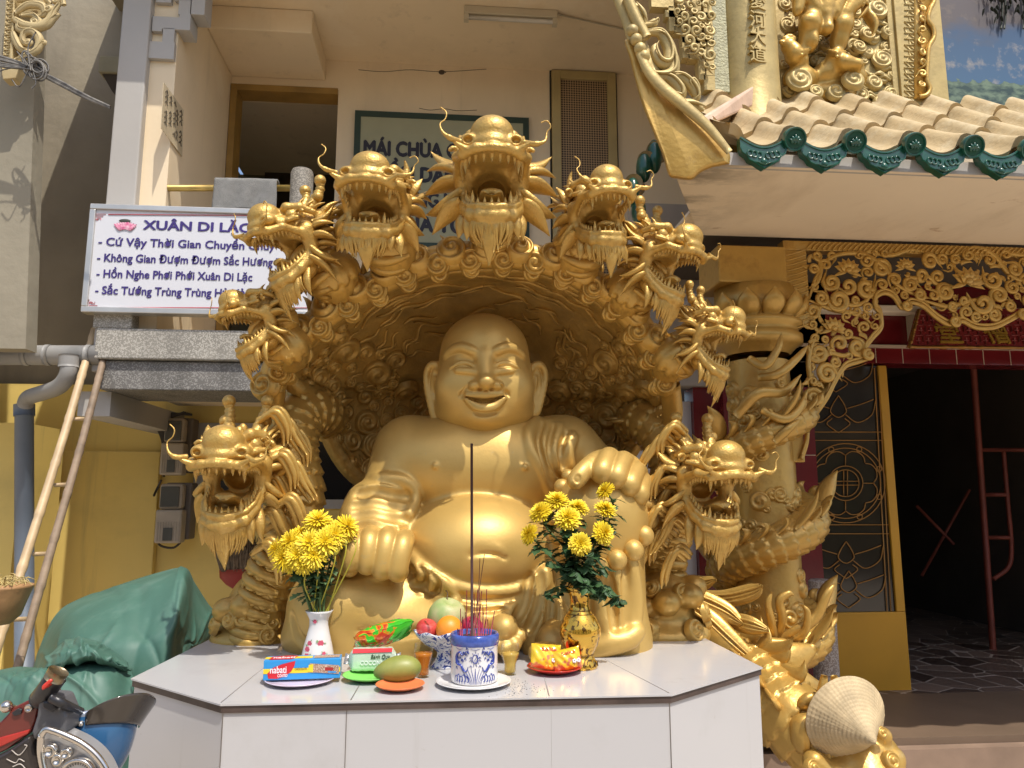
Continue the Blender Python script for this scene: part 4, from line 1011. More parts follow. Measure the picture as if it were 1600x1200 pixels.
# scroll band round the rim
rb = MB()
rim = [(424, 606, 2.74), (434, 572, 2.71), (462, 536, 2.67), (500, 500, 2.64), (545, 468, 2.62), (595, 440, 2.60), (650, 415, 2.58), (705, 402, 2.57), (765, 398, 2.57), (825, 402, 2.57), (880, 418, 2.58), (930, 444, 2.60), (972, 478, 2.62), (1006, 520, 2.65), (1032, 566, 2.69), (1046, 606, 2.73)]
RP = np.array([tuple(PY(*q)) for q in spline(rim, 300)])
rb.tube(RP[::5], .052, n=14, up=(0, -1, 0), flat=.8)
L = np.concatenate([[0], np.cumsum(np.linalg.norm(np.diff(RP, axis=0), axis=1))]); u = 0.0; k = 0
while u < L[-1]:
    i = int(np.searchsorted(L, u)); i = min(i, 298); T_ = Vector(RP[min(299, i + 2)] - RP[max(0, i - 2)]).normalized()
    out = Vector((T_.z, 0, -T_.x)); out = -out if out.z < 0 else out
    if abs(out.x) > .95: out.x = abs(out.x) * (1 if RP[i][0] > .1 else -1)
    big = k % 2 == 0; rr = .058 if big else .046
    c = Vector(RP[i]) + out * (.016 if big else -.026) + Vector((0, -.036 if big else -.03, 0))
    nrm = Vector((0, -1, 0)) + out * (.35 if big else -.25)
    rb.curl(c, nrm, rr, hand=1 if RP[i][0] < .1 else -1, turns=2.0, phase=r3.uniform(0, 6.28), h=.62, nr=14, na=34)
    if not big:
        rb.curl(c - out * .030 + Vector((0, .02, 0)), (0, -1, -.3), .034, hand=-1, turns=1.5, phase=k, h=.6)
    u += .060; k += 1
# small tufts on the outer edge
for i in range(10, 290, 16):
    T_ = Vector(RP[i + 2] - RP[i - 2]).normalized(); out = Vector((T_.z, 0, -T_.x)); out = -out if (Vector(RP[i]) - Vector((.1, 2.6, 1.9))).dot(out) < 0 else out
    a = Vector(RP[i]) + out * .03; rb.leaf(a, a + out * r3.uniform(.05, .10) + T_ * r3.uniform(-.07, .07), .022, side=T_, bend=.01, th=.6)
rb.build('cloud_scroll_rim', GOLD, can)
# a leg of the rim carrying on down each side behind the lower dragons
for pts in ([(430, 600, 2.74), (428, 640, 2.80), (440, 690, 2.9)], [(1046, 600, 2.73), (1050, 650, 2.82), (1035, 700, 2.95)]):
    MB().tube(spx(pts, 2.7, 14), .04, n=12).build('rim_foot', GOLD, can)
# seven heads on the rim, each with its neck
def neck(name, pts, rads, mate, parent, plates=None, sc_=.05, n=40, circ=13):
    m = 64; P_ = np.array([tuple(PY(*q)) for q in spline(pts, m)]); rr = np.interp(np.linspace(0, 1, m), np.linspace(0, 1, len(rads)), rads)
    mb = MB(); P2 = np.array([tuple(v) for v in spline(P_, 90)]); r2_ = np.interp(np.linspace(0, 1, 90), np.linspace(0, 1, m), rr)
    mb.tube(P2, r2_, n=84, height=scale_h(sc_, .010, circ), up=(0, -1, 0))
    return mb.build(name, mate, parent)
def belly_plates(name, pts, rads, width, off, mate, parent, n=12):
    """curved plates along the front of a neck"""
    P_ = np.array([tuple(PY(*q)) for q in spline(pts, n)]); rr = np.interp(np.linspace(0, 1, n), np.linspace(0, 1, len(rads)), rads)
    mb = MB()
    for i in range(n - 1):
        T_ = Vector(P_[min(n - 1, i + 1)] - P_[max(0, i - 1)]).normalized(); o_ = Vector(off); o_ = (o_ - T_ * o_.dot(T_)).normalized(); sdv = T_.cross(o_)
        arc = [Vector(P_[i]) + (o_ * math.cos(a) + sdv * math.sin(a)) * rr[i] * 1.02 for a in np.linspace(-1.0, 1.0, 13)]
        mb.tube(arc, [rr[i] * (.10 + .12 * math.sin(math.pi * k / 12)) for k in range(13)], n=8, up=tuple(o_), flat=.75)
    return mb.build(name, mate, parent)
#        px   py    Y    scale yaw pitch roll  neck (px,py,Y)...
spec = [(768, 276, 2.36, .300, -3, 4, 0, [(770, 296, 2.52), (768, 340, 2.50), (768, 378, 2.58)], [.085, .10, .07], (0, -1, .1), 'top dragon head, largest, facing straight out with long beard'),
        (592, 318, 2.40, .262, -8, 2, 3, [(598, 330, 2.52), (610, 385, 2.52), (618, 420, 2.62)], [.085, .095, .06], (-.3, -1, 0), 'open-mouthed dragon head left of the top one'),
        (926, 334, 2.42, .245, 10, 0, -3, [(920, 345, 2.54), (905, 390, 2.53), (893, 422, 2.63)], [.085, .095, .06], (.3, -1, 0), 'open-mouthed dragon head right of the top one'),
        (474, 368, 2.48, .236, -54, 14, 0, [(488, 395, 2.56), (520, 430, 2.56), (532, 466, 2.64)], [.08, .095, .055], (-.8, -.6, 0), 'dragon head in profile turned left over the hanging sign'),
        (1024, 396, 2.48, .240, 44, 14, 0, [(1012, 420, 2.57), (985, 455, 2.57), (975, 485, 2.66)], [.075, .09, .055], (.8, -.6, 0), 'dragon head turned right below the green roof end'),
        (418, 490, 2.54, .205, -62, 12, 0, [(420, 505, 2.62), (448, 540, 2.62), (456, 566, 2.70)], [.07, .082, .05], (-.8, -.6, 0), 'lowest dragon head on the left rim'),
        (1098, 518, 2.56, .205, 46, 12, 0, [(1085, 535, 2.64), (1052, 560, 2.64), (1040, 582, 2.72)], [.07, .08, .05], (.8, -.6, 0), 'lowest dragon head on the right rim')]
kinds = [('A', (1, 1, 1)), ('B', (1.05, 1, .97)), ('B', (.97, 1.04, 1.02)), ('C', (1, 1.05, 1)), ('C', (1.05, .95, .97)), ('D', (1, 1, .95)), ('C', (.95, 1, 1.05))]
for (px, py, Y, s_, yw, pt, rl, nk, nr_, off, lab), (kd, st) in zip(spec, kinds):
    h = place_head(PY(px, py, Y), s_, yw, pt, rl, can, GOLD, lab, kd, st)
    neck('dragon_neck', nk, nr_, GOLD, can); belly_plates('belly_plates', nk, nr_, .1, off, GOLD, can, 10)

# the two dragons standing on the plinth
def standing_dragon(label, loc, bodypts, rads, headp, s_, yw, pt, off, basec, mate, flip):
    d = thing('standing_dragon', label, 'dragon statue', loc)
    m = 300; P_ = np.array([tuple(PY(*q)) for q in spline(bodypts, m)]); rr = np.interp(np.linspace(0, 1, m), np.linspace(0, 1, len(rads)), rads)
    MB().tube(P_, rr, n=90, height=scale_h(.045, .012, 13), up=(0, -1, 0)).build('body', mate, d)
    belly_plates('belly_plates', bodypts[-5:], rads[-5:], .1, off, mate, d, 14)
    fl = MB(); r5 = random.Random(len(label))
    for i in range(18, m - 16, 13):                                   # back fins and flame tufts
        T_ = Vector(P_[i + 2] - P_[i - 2]).normalized(); o_ = -Vector(off); o_ = (o_ - T_ * o_.dot(T_)).normalized()
        a = Vector(P_[i]) + o_ * rr[i] * .6
        fl.leaf(a, a + o_ * r5.uniform(.05, .085) + T_ * r5.uniform(-.05, .02), .030, side=tuple(T_), bend=.012, th=.45, nrm=tuple(T_.cross(o_)))
    fl.build('back_fin', mate, d)
    hr_ = MB()
    hx = Vector(PY(*headp))
    for k in range(13):                                                # curling locks behind the head
        a = hx + Vector((flip * (.06 + .03 * (k % 3)), .02 + .02 * (k % 4), .14 - .045 * k * .8)); t_ = k / 12
        q = [a, a + Vector((flip * .05, -.02, .03)), a + Vector((flip * .085, -.01, -.02 - .02 * t_)), a + Vector((flip * (.09 + .03 * (k % 2)), .0, -.075 - .02 * t_))]
        for oo in ((0, 0, 0), (.012, -.012, .010), (-.010, -.012, -.010), (.004, -.018, -.002)):
            hr_.tube(spline([v + Vector(oo) for v in q], 14), [.007, .010, .011, .012, .012, .012, .012, .012, .011, .010, .009, .007, .005, .002], n=8, flat=.8, up=(0, -1, 0))
    hr_.build('curled_mane', mate, d)
    bs = Vol(np.array(tuple(basec)) - np.array([.22, .22, .02]), np.array(tuple(basec)) + np.array([.22, .2, .32]), .0065)
    bs.d[:] = 1
    b = Vector(basec)
    bs.ell(b + Vector((0, .02, .0)), (.17, .15, .07), .03); bs.ell(b + Vector((0, .03, .10)), (.12, .12, .14), .04)
    for k in range(10):
        a = k * .9; bs.ell(b + Vector((math.cos(a) * .11, math.sin(a) * .10 - .01, .02 + .022 * k)), (.05, .05, .045), .02)
    bb = bs.mesh()
    for k in range(13):
        a = -math.pi / 2 + (r5.random() - .5) * 2.6; z = r5.uniform(.02, .22); n_ = Vector((math.cos(a), math.sin(a), .25)); rad = .155 - .25 * max(0, z - .06)
        bb.curl(b + Vector((n_.x * rad, n_.y * rad * .9 + .01, z)), n_, r5.uniform(.026, .045), hand=r5.choice([-1, 1]), turns=1.6, phase=r5.uniform(0, 6), h=.6)
    bb.build('cloud_base', mate, d)
    place_head(PY(*headp), s_, yw, pt, 0, d, mate, None, 'D', (1, 1, 1) if flip > 0 else (1.04, .95, .98))
    return d
GOLDB = mat('bright_gold_paint', (0.56, 0.35, 0.085), 0.30, 0.6, var=0.1, vscale=9, bump=0.5, bscale=34, dist=0.012, coat=0.2)
standing_dragon('golden dragon with knobbed horns rising from the left edge of the plinth', PZ(405, 1005, ZT),
    [(518, 672, 3.14), (508, 652, 3.03), (486, 642, 2.94), (460, 656, 2.87), (452, 705, 2.82), (462, 770, 2.80), (455, 840, 2.80), (428, 900, 2.82), (408, 960, 2.84), (402, 1000, 2.86)],
    [.06, .085, .095, .098, .10, .10, .098, .095, .09, .10], (374, 722, 2.55), .275, -4, 6, (-.5, -.9, 0), PZ(402, 998, ZT), GOLD, 1)
standing_dragon('golden dragon turned right rising from the right edge of the plinth', PZ(1055, 985, ZT),
    [(980, 668, 3.16), (992, 658, 3.03), (1012, 660, 2.95), (1040, 690, 2.90), (1055, 740, 2.88), (1050, 800, 2.88), (1035, 860, 2.90), (1030, 920, 2.92), (1040, 970, 2.95), (1045, 1000, 2.97)],
    [.06, .08, .09, .092, .095, .095, .092, .09, .088, .10], (1098, 740, 2.60), .272, 15, 5, (.5, -.9, 0), PZ(1040, 992, ZT), GOLD, -1)
# ================================================================= PORCH CARVINGS
def scroll(mb, c, R_, Y, ang=0.0, hand=1, turns=1.35, r=None, tail=0.6, n=26, fl=.8):
    """open spiral scroll with a little bud, in the upright plane at Y (c in metres x,z)"""
    r = r or R_ * .24
    P_ = []; rr = []
    for i in range(n):
        t = i / (n - 1); a = ang + hand * t * turns * 2 * math.pi; q = R_ * (1 - t) ** .75 * .86 + R_ * .14
        P_.append((c[0] + math.cos(a) * q, Y - .012 * math.sin(t * math.pi), c[1] + math.sin(a) * q)); rr.append(r * (.55 + .75 * math.sin(min(1, .25 + t) * math.pi * .75)))
    if tail:
        T_ = (-math.sin(ang) * hand, math.cos(ang) * hand); o_ = (math.cos(ang), math.sin(ang))
        pre = [(c[0] + o_[0] * R_ * (1 + .25 * k) - T_[0] * R_ * tail * k, Y, c[1] + o_[1] * R_ * (1 + .25 * k) - T_[1] * R_ * tail * k) for k in (2, 1)]
        P_ = pre + P_; rr = [r * .12, r * .5] + rr
    mb.tube(P_, rr, n=7, up=(0, -1, 0), flat=fl)
    mb.ball((P_[-1][0], P_[-1][1] - .004, P_[-1][2]), r * 1.25, nu=7, nv=9)
def lotus(mb, c, s, Y, tilt=0.0, n=7):
    """carved lotus seen from the front, c in metres"""
    for ring, (m, l, w, dy) in enumerate(((n, 1.0, .26, 0), (n - 2, .72, .25, .22))):
        for k in range(m):
            a = math.pi * (k + .5) / m + tilt
            A_ = Vector((c[0] + .18 * s * math.cos(a), Y - dy * s * .4, c[1] + .12 * s * math.sin(a))); B_ = Vector((c[0] + l * s * math.cos(a), Y - dy * s - .1 * s, c[1] + l * s * math.sin(a) * .95))
            mb.leaf(A_, B_, w * s, side=(0, -1, 0), bend=.10 * s, th=.4, n=9)
    mb.ball((c[0], Y - .2 * s, c[1] + .05 * s), (.26 * s, .2 * s, .2 * s), nu=8, nv=12)
    for k in (-1, 1): mb.leaf((c[0] + .1 * k * s, Y, c[1]), (c[0] + k * s * 1.05, Y - .05 * s, c[1] - .38 * s), .16 * s, side=(0, -1, 0), bend=.08 * s, th=.4)
def inside(poly, x, y):
    c = False; n = len(poly)
    for i in range(n):
        x0, y0 = poly[i]; x1, y1 = poly[(i + 1) % n]
        if (y0 > y) != (y1 > y) and x < (x1 - x0) * (y - y0) / (y1 - y0) + x0: c = not c
    return c
def fill_scrolls(mb, poly_px, Y, seed, n, rmin, rmax, keep=(), r=None, tries=4000, overlap=.86):
    rg = random.Random(seed); got = [(x, y, q) for x, y, q in keep]; k = 0
    xs_ = [p[0] for p in poly_px]; ys_ = [p[1] for p in poly_px]; m = 0
    while k < tries and m < n:
        k += 1
        q = rmin + (rmax - rmin) * (1 - k / tries) ** 1.2 * rg.random() ** .4 if k > 0 else rmax
        x = rg.uniform(min(xs_), max(xs_)); y = rg.uniform(min(ys_), max(ys_))
        if not all(inside(poly_px, x + q * .7 * math.cos(a), y + q * .7 * math.sin(a)) for a in np.linspace(0, 6.28, 9)): continue
        if any((x - a) ** 2 + (y - b) ** 2 < ((q + c) * overlap) ** 2 for a, b, c in got): continue
        got.append((x, y, q)); m += 1
        p = PY(x, y, Y); scroll(mb, (p.x, p.z), q * sc(Y) * .92, Y - rg.uniform(0, .016), rg.uniform(0, 6.28), rg.choice([-1, 1]), rg.uniform(1.1, 1.6), r=r or q * sc(Y) * .25, tail=.55)
    return got

# ---- fretwork under the eave
YF = 3.32
fw_ = thing('carved_fretwork', 'golden openwork lotus and vine fretwork hanging under the porch eave', 'carving', PY(1420, 440, YF))
fr = MB()
def strip(mb, x0, y0, x1, y1, Y, th=.05):
    a = PY(x0, y1, Y); b = PY(x1, y0, Y); mb.box((a.x, Y, a.z), (b.x, Y + th, b.z)); return a, b
a1, b1 = PY(1240, 700, YF), PY(1257, 377, YF); zt0, zt1 = PY(1240, 392, YF).z, PY(1240, 377, YF).z
fr.box((a1.x, YF - .012, PY(1240, 508, YF).z), (b1.x, YF + .05, zt0)); fr.box((a1.x, YF - .012, zt0 + .0005), (4.4, YF + .05, zt1))
strip(fr, 1239, 618, 1252, 722, YF)
rp = MB(); 
x = b1.x
while x < 3.2:
    rp.tube(spline([(x, YF - .014, zt0 + .004), (x + .016, YF - .019, (zt0 + zt1) / 2), (x + .042, YF - .014, zt1 - .004)], 6), .0045, n=5); x += .026
z = zt0
while z > PY(1240, 508, YF).z:
    rp.tube(spline([(a1.x + .004, YF - .014, z - .03), ((a1.x + b1.x) / 2, YF - .019, z - .016), (b1.x - .004, YF - .014, z + .004)], 6), .0045, n=5); z -= .026
bevel(fr.build('frame', GOLD, fw_, smooth=False), .004); rp.build('rope_moulding', GOLD, fw_)
border = [(1250, 718), (1258, 692), (1261, 662), (1272, 648), (1290, 622), (1303, 596), (1318, 574), (1340, 566), (1357, 558), (1349, 547), (1360, 530), (1374, 513), (1373, 492), (1365, 480), (1366, 466), (1380, 459), (1395, 466), (1407, 483), (1420, 474), (1440, 480), (1460, 497), (1480, 508), (1500, 503), (1522, 513), (1550, 513), (1576, 501), (1594, 492), (1612, 500), (1640, 514), (1680, 505), (1720, 512)]
bm_ = MB()
for dy, r_ in ((0, .011), (-7, .007)):
    bm_.tube([p + Vector((0, -.012 - (.004 if dy else 0), 0)) for p in spx([(x_, y_ + dy * .8) for x_, y_ in border], YF, 150)], r_, n=8, up=(0, -1, 0))
for x_, y_, q, h_ in ((1352, 556, 9, 1), (1411, 480, 8, -1), (1486, 504, 9, -1), (1593, 494, 9, 1), (1262, 660, 8, 1)):
    p = PY(x_, y_, YF); scroll(bm_, (p.x, p.z), q * sc(YF), YF - .02, 1.0, h_, 1.3, tail=0, r=.010)
bm_.build('border_scroll', GOLD, fw_)
vn = MB()
for pts in ([(1262, 470), (1275, 430), (1300, 402), (1345, 398), (1380, 420), (1398, 445), (1430, 462), (1470, 470)], [(1262, 400), (1280, 412), (1276, 440), (1262, 452)], [(1300, 470), (1330, 478), (1352, 470), (1360, 440)], [(1490, 400), (1520, 388), (1550, 400), (1575, 430), (1600, 440), (1640, 430)], [(1350, 395), (1390, 400), (1420, 392), (1460, 400)], [(1262, 560), (1290, 552), (1320, 556), (1345, 540)], [(1275, 520), (1262, 560), (1268, 600), (1290, 590)], [(1262, 470), (1300, 485), (1340, 492), (1362, 510)], [(1440, 470), (1480, 480), (1520, 470), (1580, 470)], [(1560, 395), (1600, 400), (1640, 395)]):
    vn.tube([p + Vector((0, -.01, 0)) for p in spx(pts, YF, 40)], [.004 + .009 * math.sin(math.pi * min(1, (i + 3) / 42)) for i in range(40)], n=8, up=(0, -1, 0))
poly = [(1258, 393), (1720, 393)] + [(x_, y_ - 6) for x_, y_ in border[::-1]] + [(1258, 640)]
keep = [(1320, 418, 24), (1298, 508, 22), (1410, 412, 18), (1506, 436, 30), (1640, 440, 26)]
fill_scrolls(vn, poly, YF, 5, 120, 6, 19, keep, tries=9000, overlap=.80)
for (x_, y_, s_) in keep:
    m_ = MB(); p = PY(x_, y_ + 8, YF); lotus(m_, (p.x, p.z), s_ * sc(YF) * 1.0, YF - .02, tilt=rnd.uniform(-.3, .3)); m_.build('carved_lotus', GOLD, fw_)
rg = random.Random(9)
for k in range(150):
    x_ = rg.uniform(1260, 1710); y_ = rg.uniform(398, 600)
    if not inside(poly, x_, y_): continue
    p = PY(x_, y_, YF - .008); a = rg.uniform(0, 6.28); l = rg.uniform(.03, .06); vn.leaf(p, p + Vector((math.cos(a) * l, -.012, math.sin(a) * l)), .012, side=(-math.sin(a), 0, math.cos(a)), bend=.010, th=.5, nrm=(0, -1, 0))
vn.build('vine_scrollwork', GOLD, fw_)

# ---- dragon column
YC = 3.42
cx = PY(1190, 700, YC).x
dc = thing('dragon_column', 'golden porch column wrapped by a coiling scaly dragon', 'column', (cx, YC, .5))
rc = .150
cm = MB(); cm.lathe([(rc * 1.12, .5), (rc * 1.12, .62), (rc, .70), (rc * .97, 2.12), (rc * .97, 2.2)], (cx, YC, 0), n=48); cm.build('shaft', GOLD, dc)
zc0, zc1, zc2 = PY(1190, 545, YC).z, PY(1190, 512, YC).z, PY(1190, 455, YC).z
cp = MB(); cp.lathe([(rc, zc0 - .04), (rc * 1.25, zc0), (rc * 1.42, zc0 + .012), (rc * 1.42, zc0 + .05), (rc * 1.3, zc0 + .06), (rc * 1.3, zc1 - .02), (rc * 1.45, zc1 - .01), (rc * 1.45, zc1 + .01), (rc * 1.2, zc1 + .03), (rc * 1.3, (zc1 + zc2) / 2), (rc * 1.25, zc2), (0, zc2)], (cx, YC, 0), n=48)
for k in range(12):
    a = k * 2 * math.pi / 12; n_ = Vector((math.cos(a), math.sin(a), 0)); b0 = Vector((cx, YC, zc1 + .03)) + n_ * rc * 1.2
    cp.leaf(b0, b0 + n_ * .055 + Vector((0, 0, .11)), .056, side=tuple(n_), bend=.02, th=.4, n=9)
cp.build('lotus_capital', GOLD, dc)
q0 = PY(1122, 452, YC - .12); q1 = PY(1224, 376, YC - .12)
ab = MB(); ab.box((q0.x, YC - .14, zc2), (q1.x, YC + .14, 2.74)); abo = bevel(ab.build('square_block', GOLD, dc, smooth=False), .008)
cr_ = MB(); r6 = random.Random(4)
for _ in range(90):
    a = r6.uniform(-math.pi, 0.0); z = r6.uniform(.6, 2.1); n_ = Vector((math.cos(a), math.sin(a), 0)); cr_.curl(Vector((cx, YC, z)) + n_ * (rc * .97), n_, r6.uniform(.022, .05), hand=r6.choice([-1, 1]), turns=r6.uniform(1.3, 2), phase=r6.uniform(0, 6), h=.55, nr=10, na=24)
cr_.build('cloud_relief', GOLD, dc)
m = 640; hel = []; hr2 = []
for i in range(m):
    t = i / (m - 1); a = -math.pi * .9 + t * 2 * math.pi * 2.6; q = rc + .045
    hel.append((cx + math.cos(a) * q, YC + math.sin(a) * q, .78 + 1.28 * t)); hr2.append(.082 - .02 * abs(t - .45) * 2)
MB().tube(hel, hr2, n=84, height=scale_h(.045, .012, 11)).build('dragon_body', GOLD, dc)
fn = MB()
for i in range(10, m - 8, 12):
    P0 = Vector(hel[i]); n_ = Vector((P0.x - cx, P0.y - YC, 0)).normalized(); T_ = Vector(hel[i + 3]) - P0; T_.normalize()
    a = P0 + n_ * hr2[i] * .72 + Vector((0, 0, hr2[i] * .60)); big = (i // 12) % 4 == 0
    fn.leaf(a, a + n_ * (.10 if big else .045) + Vector((0, 0, .14 if big else .06)) + T_ * (.07 if big else .03), .042 if big else .024, side=tuple(T_), bend=.03, th=.35, nrm=tuple(n_.cross(T_)), n=10)
fn.build('fin_spikes', GOLD, dc)
# flame tufts, claws
cw = MB()
def claw(px, py, Y, spec_):
    o_ = PY(px, py, Y)
    for pts, w in spec_:
        P_ = [PY(*(q if len(q) > 2 else (q[0], q[1], Y))) for q in spline([(x_, y_, Y + d_) for x_, y_, d_ in pts], 16)]
        cw.tube(P_, [w * (.55 + .6 * math.sin(min(1, .3 + i / 18) * math.pi * .9)) * (1 if i < 13 else (15.5 - i) / 3) for i in range(16)], n=10, up=(0, -1, 0), flat=.7)
claw(1250, 970, 3.1, [([(1215, 1005, .05), (1245, 985, 0), (1275, 965, -.02), (1292, 930, -.04), (1305, 912, -.04)], .020), ([(1215, 1000, .05), (1222, 965, 0), (1218, 940, -.02), (1232, 928, -.03), (1240, 930, -.03)], .017), ([(1212, 1005, .05), (1205, 970, .0), (1200, 945, -.02), (1206, 925, -.03)], .016), ([(1220, 1008, .04), (1255, 990, -.02), (1262, 960, -.04), (1255, 945, -.04)], .015), ([(1175, 1000, .05), (1205, 1010, .0), (1240, 1005, -.02)], .036)])
for pts, w in (([(1170, 560, 0), (1195, 572, -.05), (1215, 545, -.06), (1222, 520, -.05)], .018), ([(1185, 590, 0), (1215, 585, -.05), (1245, 560, -.05), (1262, 540, -.04)], .018), ([(1150, 650, 0), (1185, 615, -.06), (1225, 612, -.05), (1252, 585, -.03)], .022), ([(1190, 640, -.03), (1225, 655, -.06), (1248, 640, -.05), (1262, 610, -.03)], .018), ([(1210, 690, -.03), (1232, 670, -.06), (1250, 655, -.05)], .017)): claw(0, 0, 3.2, [(pts, w)])
cw.build('claw', GOLD, dc)
lf = MB()
for pts, w in (([(1130, 1030, 0), (1185, 1048, -.05), (1235, 1030, -.06), (1275, 1012, -.04)], .075), ([(1160, 1050, 0), (1215, 1068, -.05), (1260, 1075, -.05), (1282, 1070, -.03)], .07)):
    P_ = [PY(*q) for q in spline([(x_, y_, 3.12 + d_) for x_, y_, d_ in pts], 16)]; lf.tube(P_, [w * math.sin(math.pi * (i + 1) / 17) for i in range(16)], n=12, up=(0, -1, 0), flat=.5)
lf.build('pale_leaf', GOLD, dc)

# ---- gold corner of the eave
YH = 2.40
eh = thing('eave_horn', 'gold upturned corner of the porch roof with carved scrolls', 'roof ornament', PY(1080, 250, YH))
ol = [(1140, 256), (1112, 262), (1094, 270), (1080, 281), (1058, 279), (1045, 274), (1036, 245), (1022, 210), (1004, 165), (991, 120), (984, 92), (976, 66), (980, 60), (987, 64), (1000, 88), (1016, 118), (1034, 136), (1056, 152), (1082, 175), (1104, 196), (1126, 218), (1140, 240)]
Gh = []
o2 = spline(ol + [ol[0]], 140)
cxp, cyp = 1060, 205
for k, dyy in ((1.0, .14), (1.0, .0), (.985, -.014), (.95, -.024), (.90, -.028)):
    Gh.append([PY(cxp + (x_ - cxp) * k, cyp + (y_ - cyp) * k, YH + dyy) for x_, y_ in o2])
mbh = MB().grid(np.array([[tuple(p) for p in r_] for r_ in Gh])); mbh.f.append([4 * 140 + i for i in range(139)])
mbh.build('corner_blade', GOLD, eh, angle=R(50))
st_ = MB()
st_.tube(spx([(1140, 238), (1104, 196), (1060, 158), (1034, 136), (1014, 112), (998, 82)], YH - .05, 40), [.013 + .010 * math.sin(math.pi * i / 40) for i in range(40)], n=10, up=(0, -1, 0), flat=.6)
st_.tube(spx([(1018, 118), (1000, 80), (990, 50), (978, 20), (964, -10), (950, -40)], YH, 40), [.042 - .0006 * i for i in range(40)], n=12, up=(0, -1, 0), flat=.6)
st_.tube(spx([(1010, 60), (992, 25), (980, -5)], YH - .03, 20), .02, n=8, up=(0, -1, 0))
for x_, y_ in ((988, 48), (994, 62), (1000, 76), (1006, 88)): st_.ball(PY(x_, y_, YH - .045), .022, nu=8, nv=10)
st_.build('upturned_tip', GOLDP, eh)
ss = MB()
for pts, w in (([(1012, 50), (1032, 52), (1046, 76), (1044, 98), (1030, 96), (1022, 78), (1026, 68)], .020), ([(1000, 110), (1022, 118), (1042, 118), (1052, 108), (1050, 84), (1036, 58), (1012, 50)], .019), ([(1030, 118), (1048, 124), (1062, 140), (1062, 152), (1052, 148)], .020), ([(1040, 118), (1064, 120), (1082, 136), (1088, 152), (1082, 158)], .018), ([(1086, 156), (1088, 140), (1080, 128), (1074, 132), (1078, 140)], .014), ([(1005, 40), (1018, 38), (1024, 34), (1026, 40)], .012), ([(990, 8), (1000, 22), (1008, 40)], .02), ([(1056, 165), (1080, 165), (1100, 172)], .02)):
    n_ = 34; ss.tube(spx(pts, YH - .02, n_), [w * (.35 + .9 * math.sin(math.pi * min(1, (i + 4) / (n_ + 2)))) for i in range(n_)], n=9, up=(0, -1, 0), flat=.75)
    ss.tube([p + Vector((.008, -.010, .008)) for p in spx(pts, YH - .03, n_)], [w * .35 * math.sin(math.pi * (i + 1) / (n_ + 1)) for i in range(n_)], n=6)
ss.build('cloud_scroll', GOLDP, eh)
rb_ = MB(); ra = [PY(1178, 134, 2.95), PY(1176, 166, 2.95), PY(1104, 196, 2.62), PY(1098, 182, 2.62)]
rb_.prism(ra, (-.02, .10, .02)); bevel(rb_.build('ridge_beam', mat('pinkish_mortar', (0.60, 0.42, 0.30), 0.8, var=.15, vscale=10, bump=.4), eh, smooth=False), .008)
# ---- upper column with characters
YU = 3.18
pu = PY(1168, 60, YU); ru = 49 * sc(YU)
uc = thing('upper_column', 'pale gold round column with raised Chinese characters above the porch roof', 'column', (pu.x, YU, 3.2))
MB().lathe([(ru * 1.3, 3.18), (ru * 1.25, 3.26), (ru * 1.02, 3.34), (ru, 3.5), (ru, 4.6)], (pu.x, YU, 0), n=44).build('shaft', GOLDP, uc)
for chx, py in (('愛', 12), ('河', 41), ('大', 67), ('道', 95)):
    p = PY(1169, py, YU - ru); text('raised_character', chx, GOLDP, (p.x, YU - ru * .93, p.z), (math.cos(.16), math.sin(.16), 0), (0, 0, 1), 33 * sc(YU), depth=.05, bold=.024, parent=uc)
# ---- stepped lattice of scrolls left of it
YL = 3.12
lt = thing('scroll_bracket', 'pale stepped scroll lattice hanging left of the upper column', 'carving', PY(1090, 60, YL))
lm_ = MB(); strip(lm_, 1117, -60, 1131, 143, YL, .05); bevel(lm_.build('key_strip', mat('weathered_green_gold', (.42, .40, .24), .6, var=.2, vscale=30, bump=.8, bscale=90, dist=.01), lt, smooth=False), .003)
lm_ = MB()
for r_ in ((1018, -8, 1052, 10), (1046, 10, 1054, 48), (1054, 42, 1074, 50), (1067, 50, 1076, 90), (1076, 84, 1096, 92), (1092, 92, 1101, 124), (1101, 118, 1117, 140), (1060, -40, 1068, 42), (1085, -40, 1093, 84), (1104, -40, 1110, 118), (1040, 20, 1116, 26), (1066, 60, 1116, 66)): strip(lm_, *r_, YL, .05)
lm_.build('stepped_frame', GOLDP, lt, smooth=False)
lm_ = MB(); fill_scrolls(lm_, [(1040, -20), (1116, -20), (1116, 135), (1100, 118), (1092, 90), (1070, 85), (1056, 45), (1046, 10)], YL - .02, 3, 34, 5, 11, tries=5000, overlap=.72); lm_.build('scrollwork', GOLDP, lt)
# ---- relief panel with striding legs on clouds
YP = 3.30
rpn = thing('relief_panel', 'gilded relief of bare striding legs on curling clouds above the porch roof', 'relief', PY(1320, 90, YP))
a = PY(1206, 175, YP); b = PY(1462, -60, YP)
MB().box((a.x, YP, a.z - .1), (b.x, YP + .1, b.z)).build('backing', GOLDP, rpn, smooth=False)
for xa_, xb_ in ((1207, 1221), (1399, 1410)):
    fb = MB(); strip(fb, xa_, -60, xb_, 172, YP - .03, .029); bevel(fb.build('frame', GOLDP, rpn, smooth=False), .004)
kb_ = MB(); strip(kb_, 1411, -60, 1430, 168, YP - .045, .044); kbo = bevel(kb_.build('key_border', GOLDP, rpn, smooth=False), .004)
kk = MB(); r7 = random.Random(6)
for y_ in range(-20, 165, 9):
    for seg in ([(1413, 0), (1428, 0)], [(1413 + r7.choice([0, 7]), 0), (1413 + r7.choice([3, 9]), 8)], [(1421, 2), (1428, 7)]): kk.tube([PY(x_, y_ + d_, YP - .046) for x_, d_ in seg], .004, n=5)
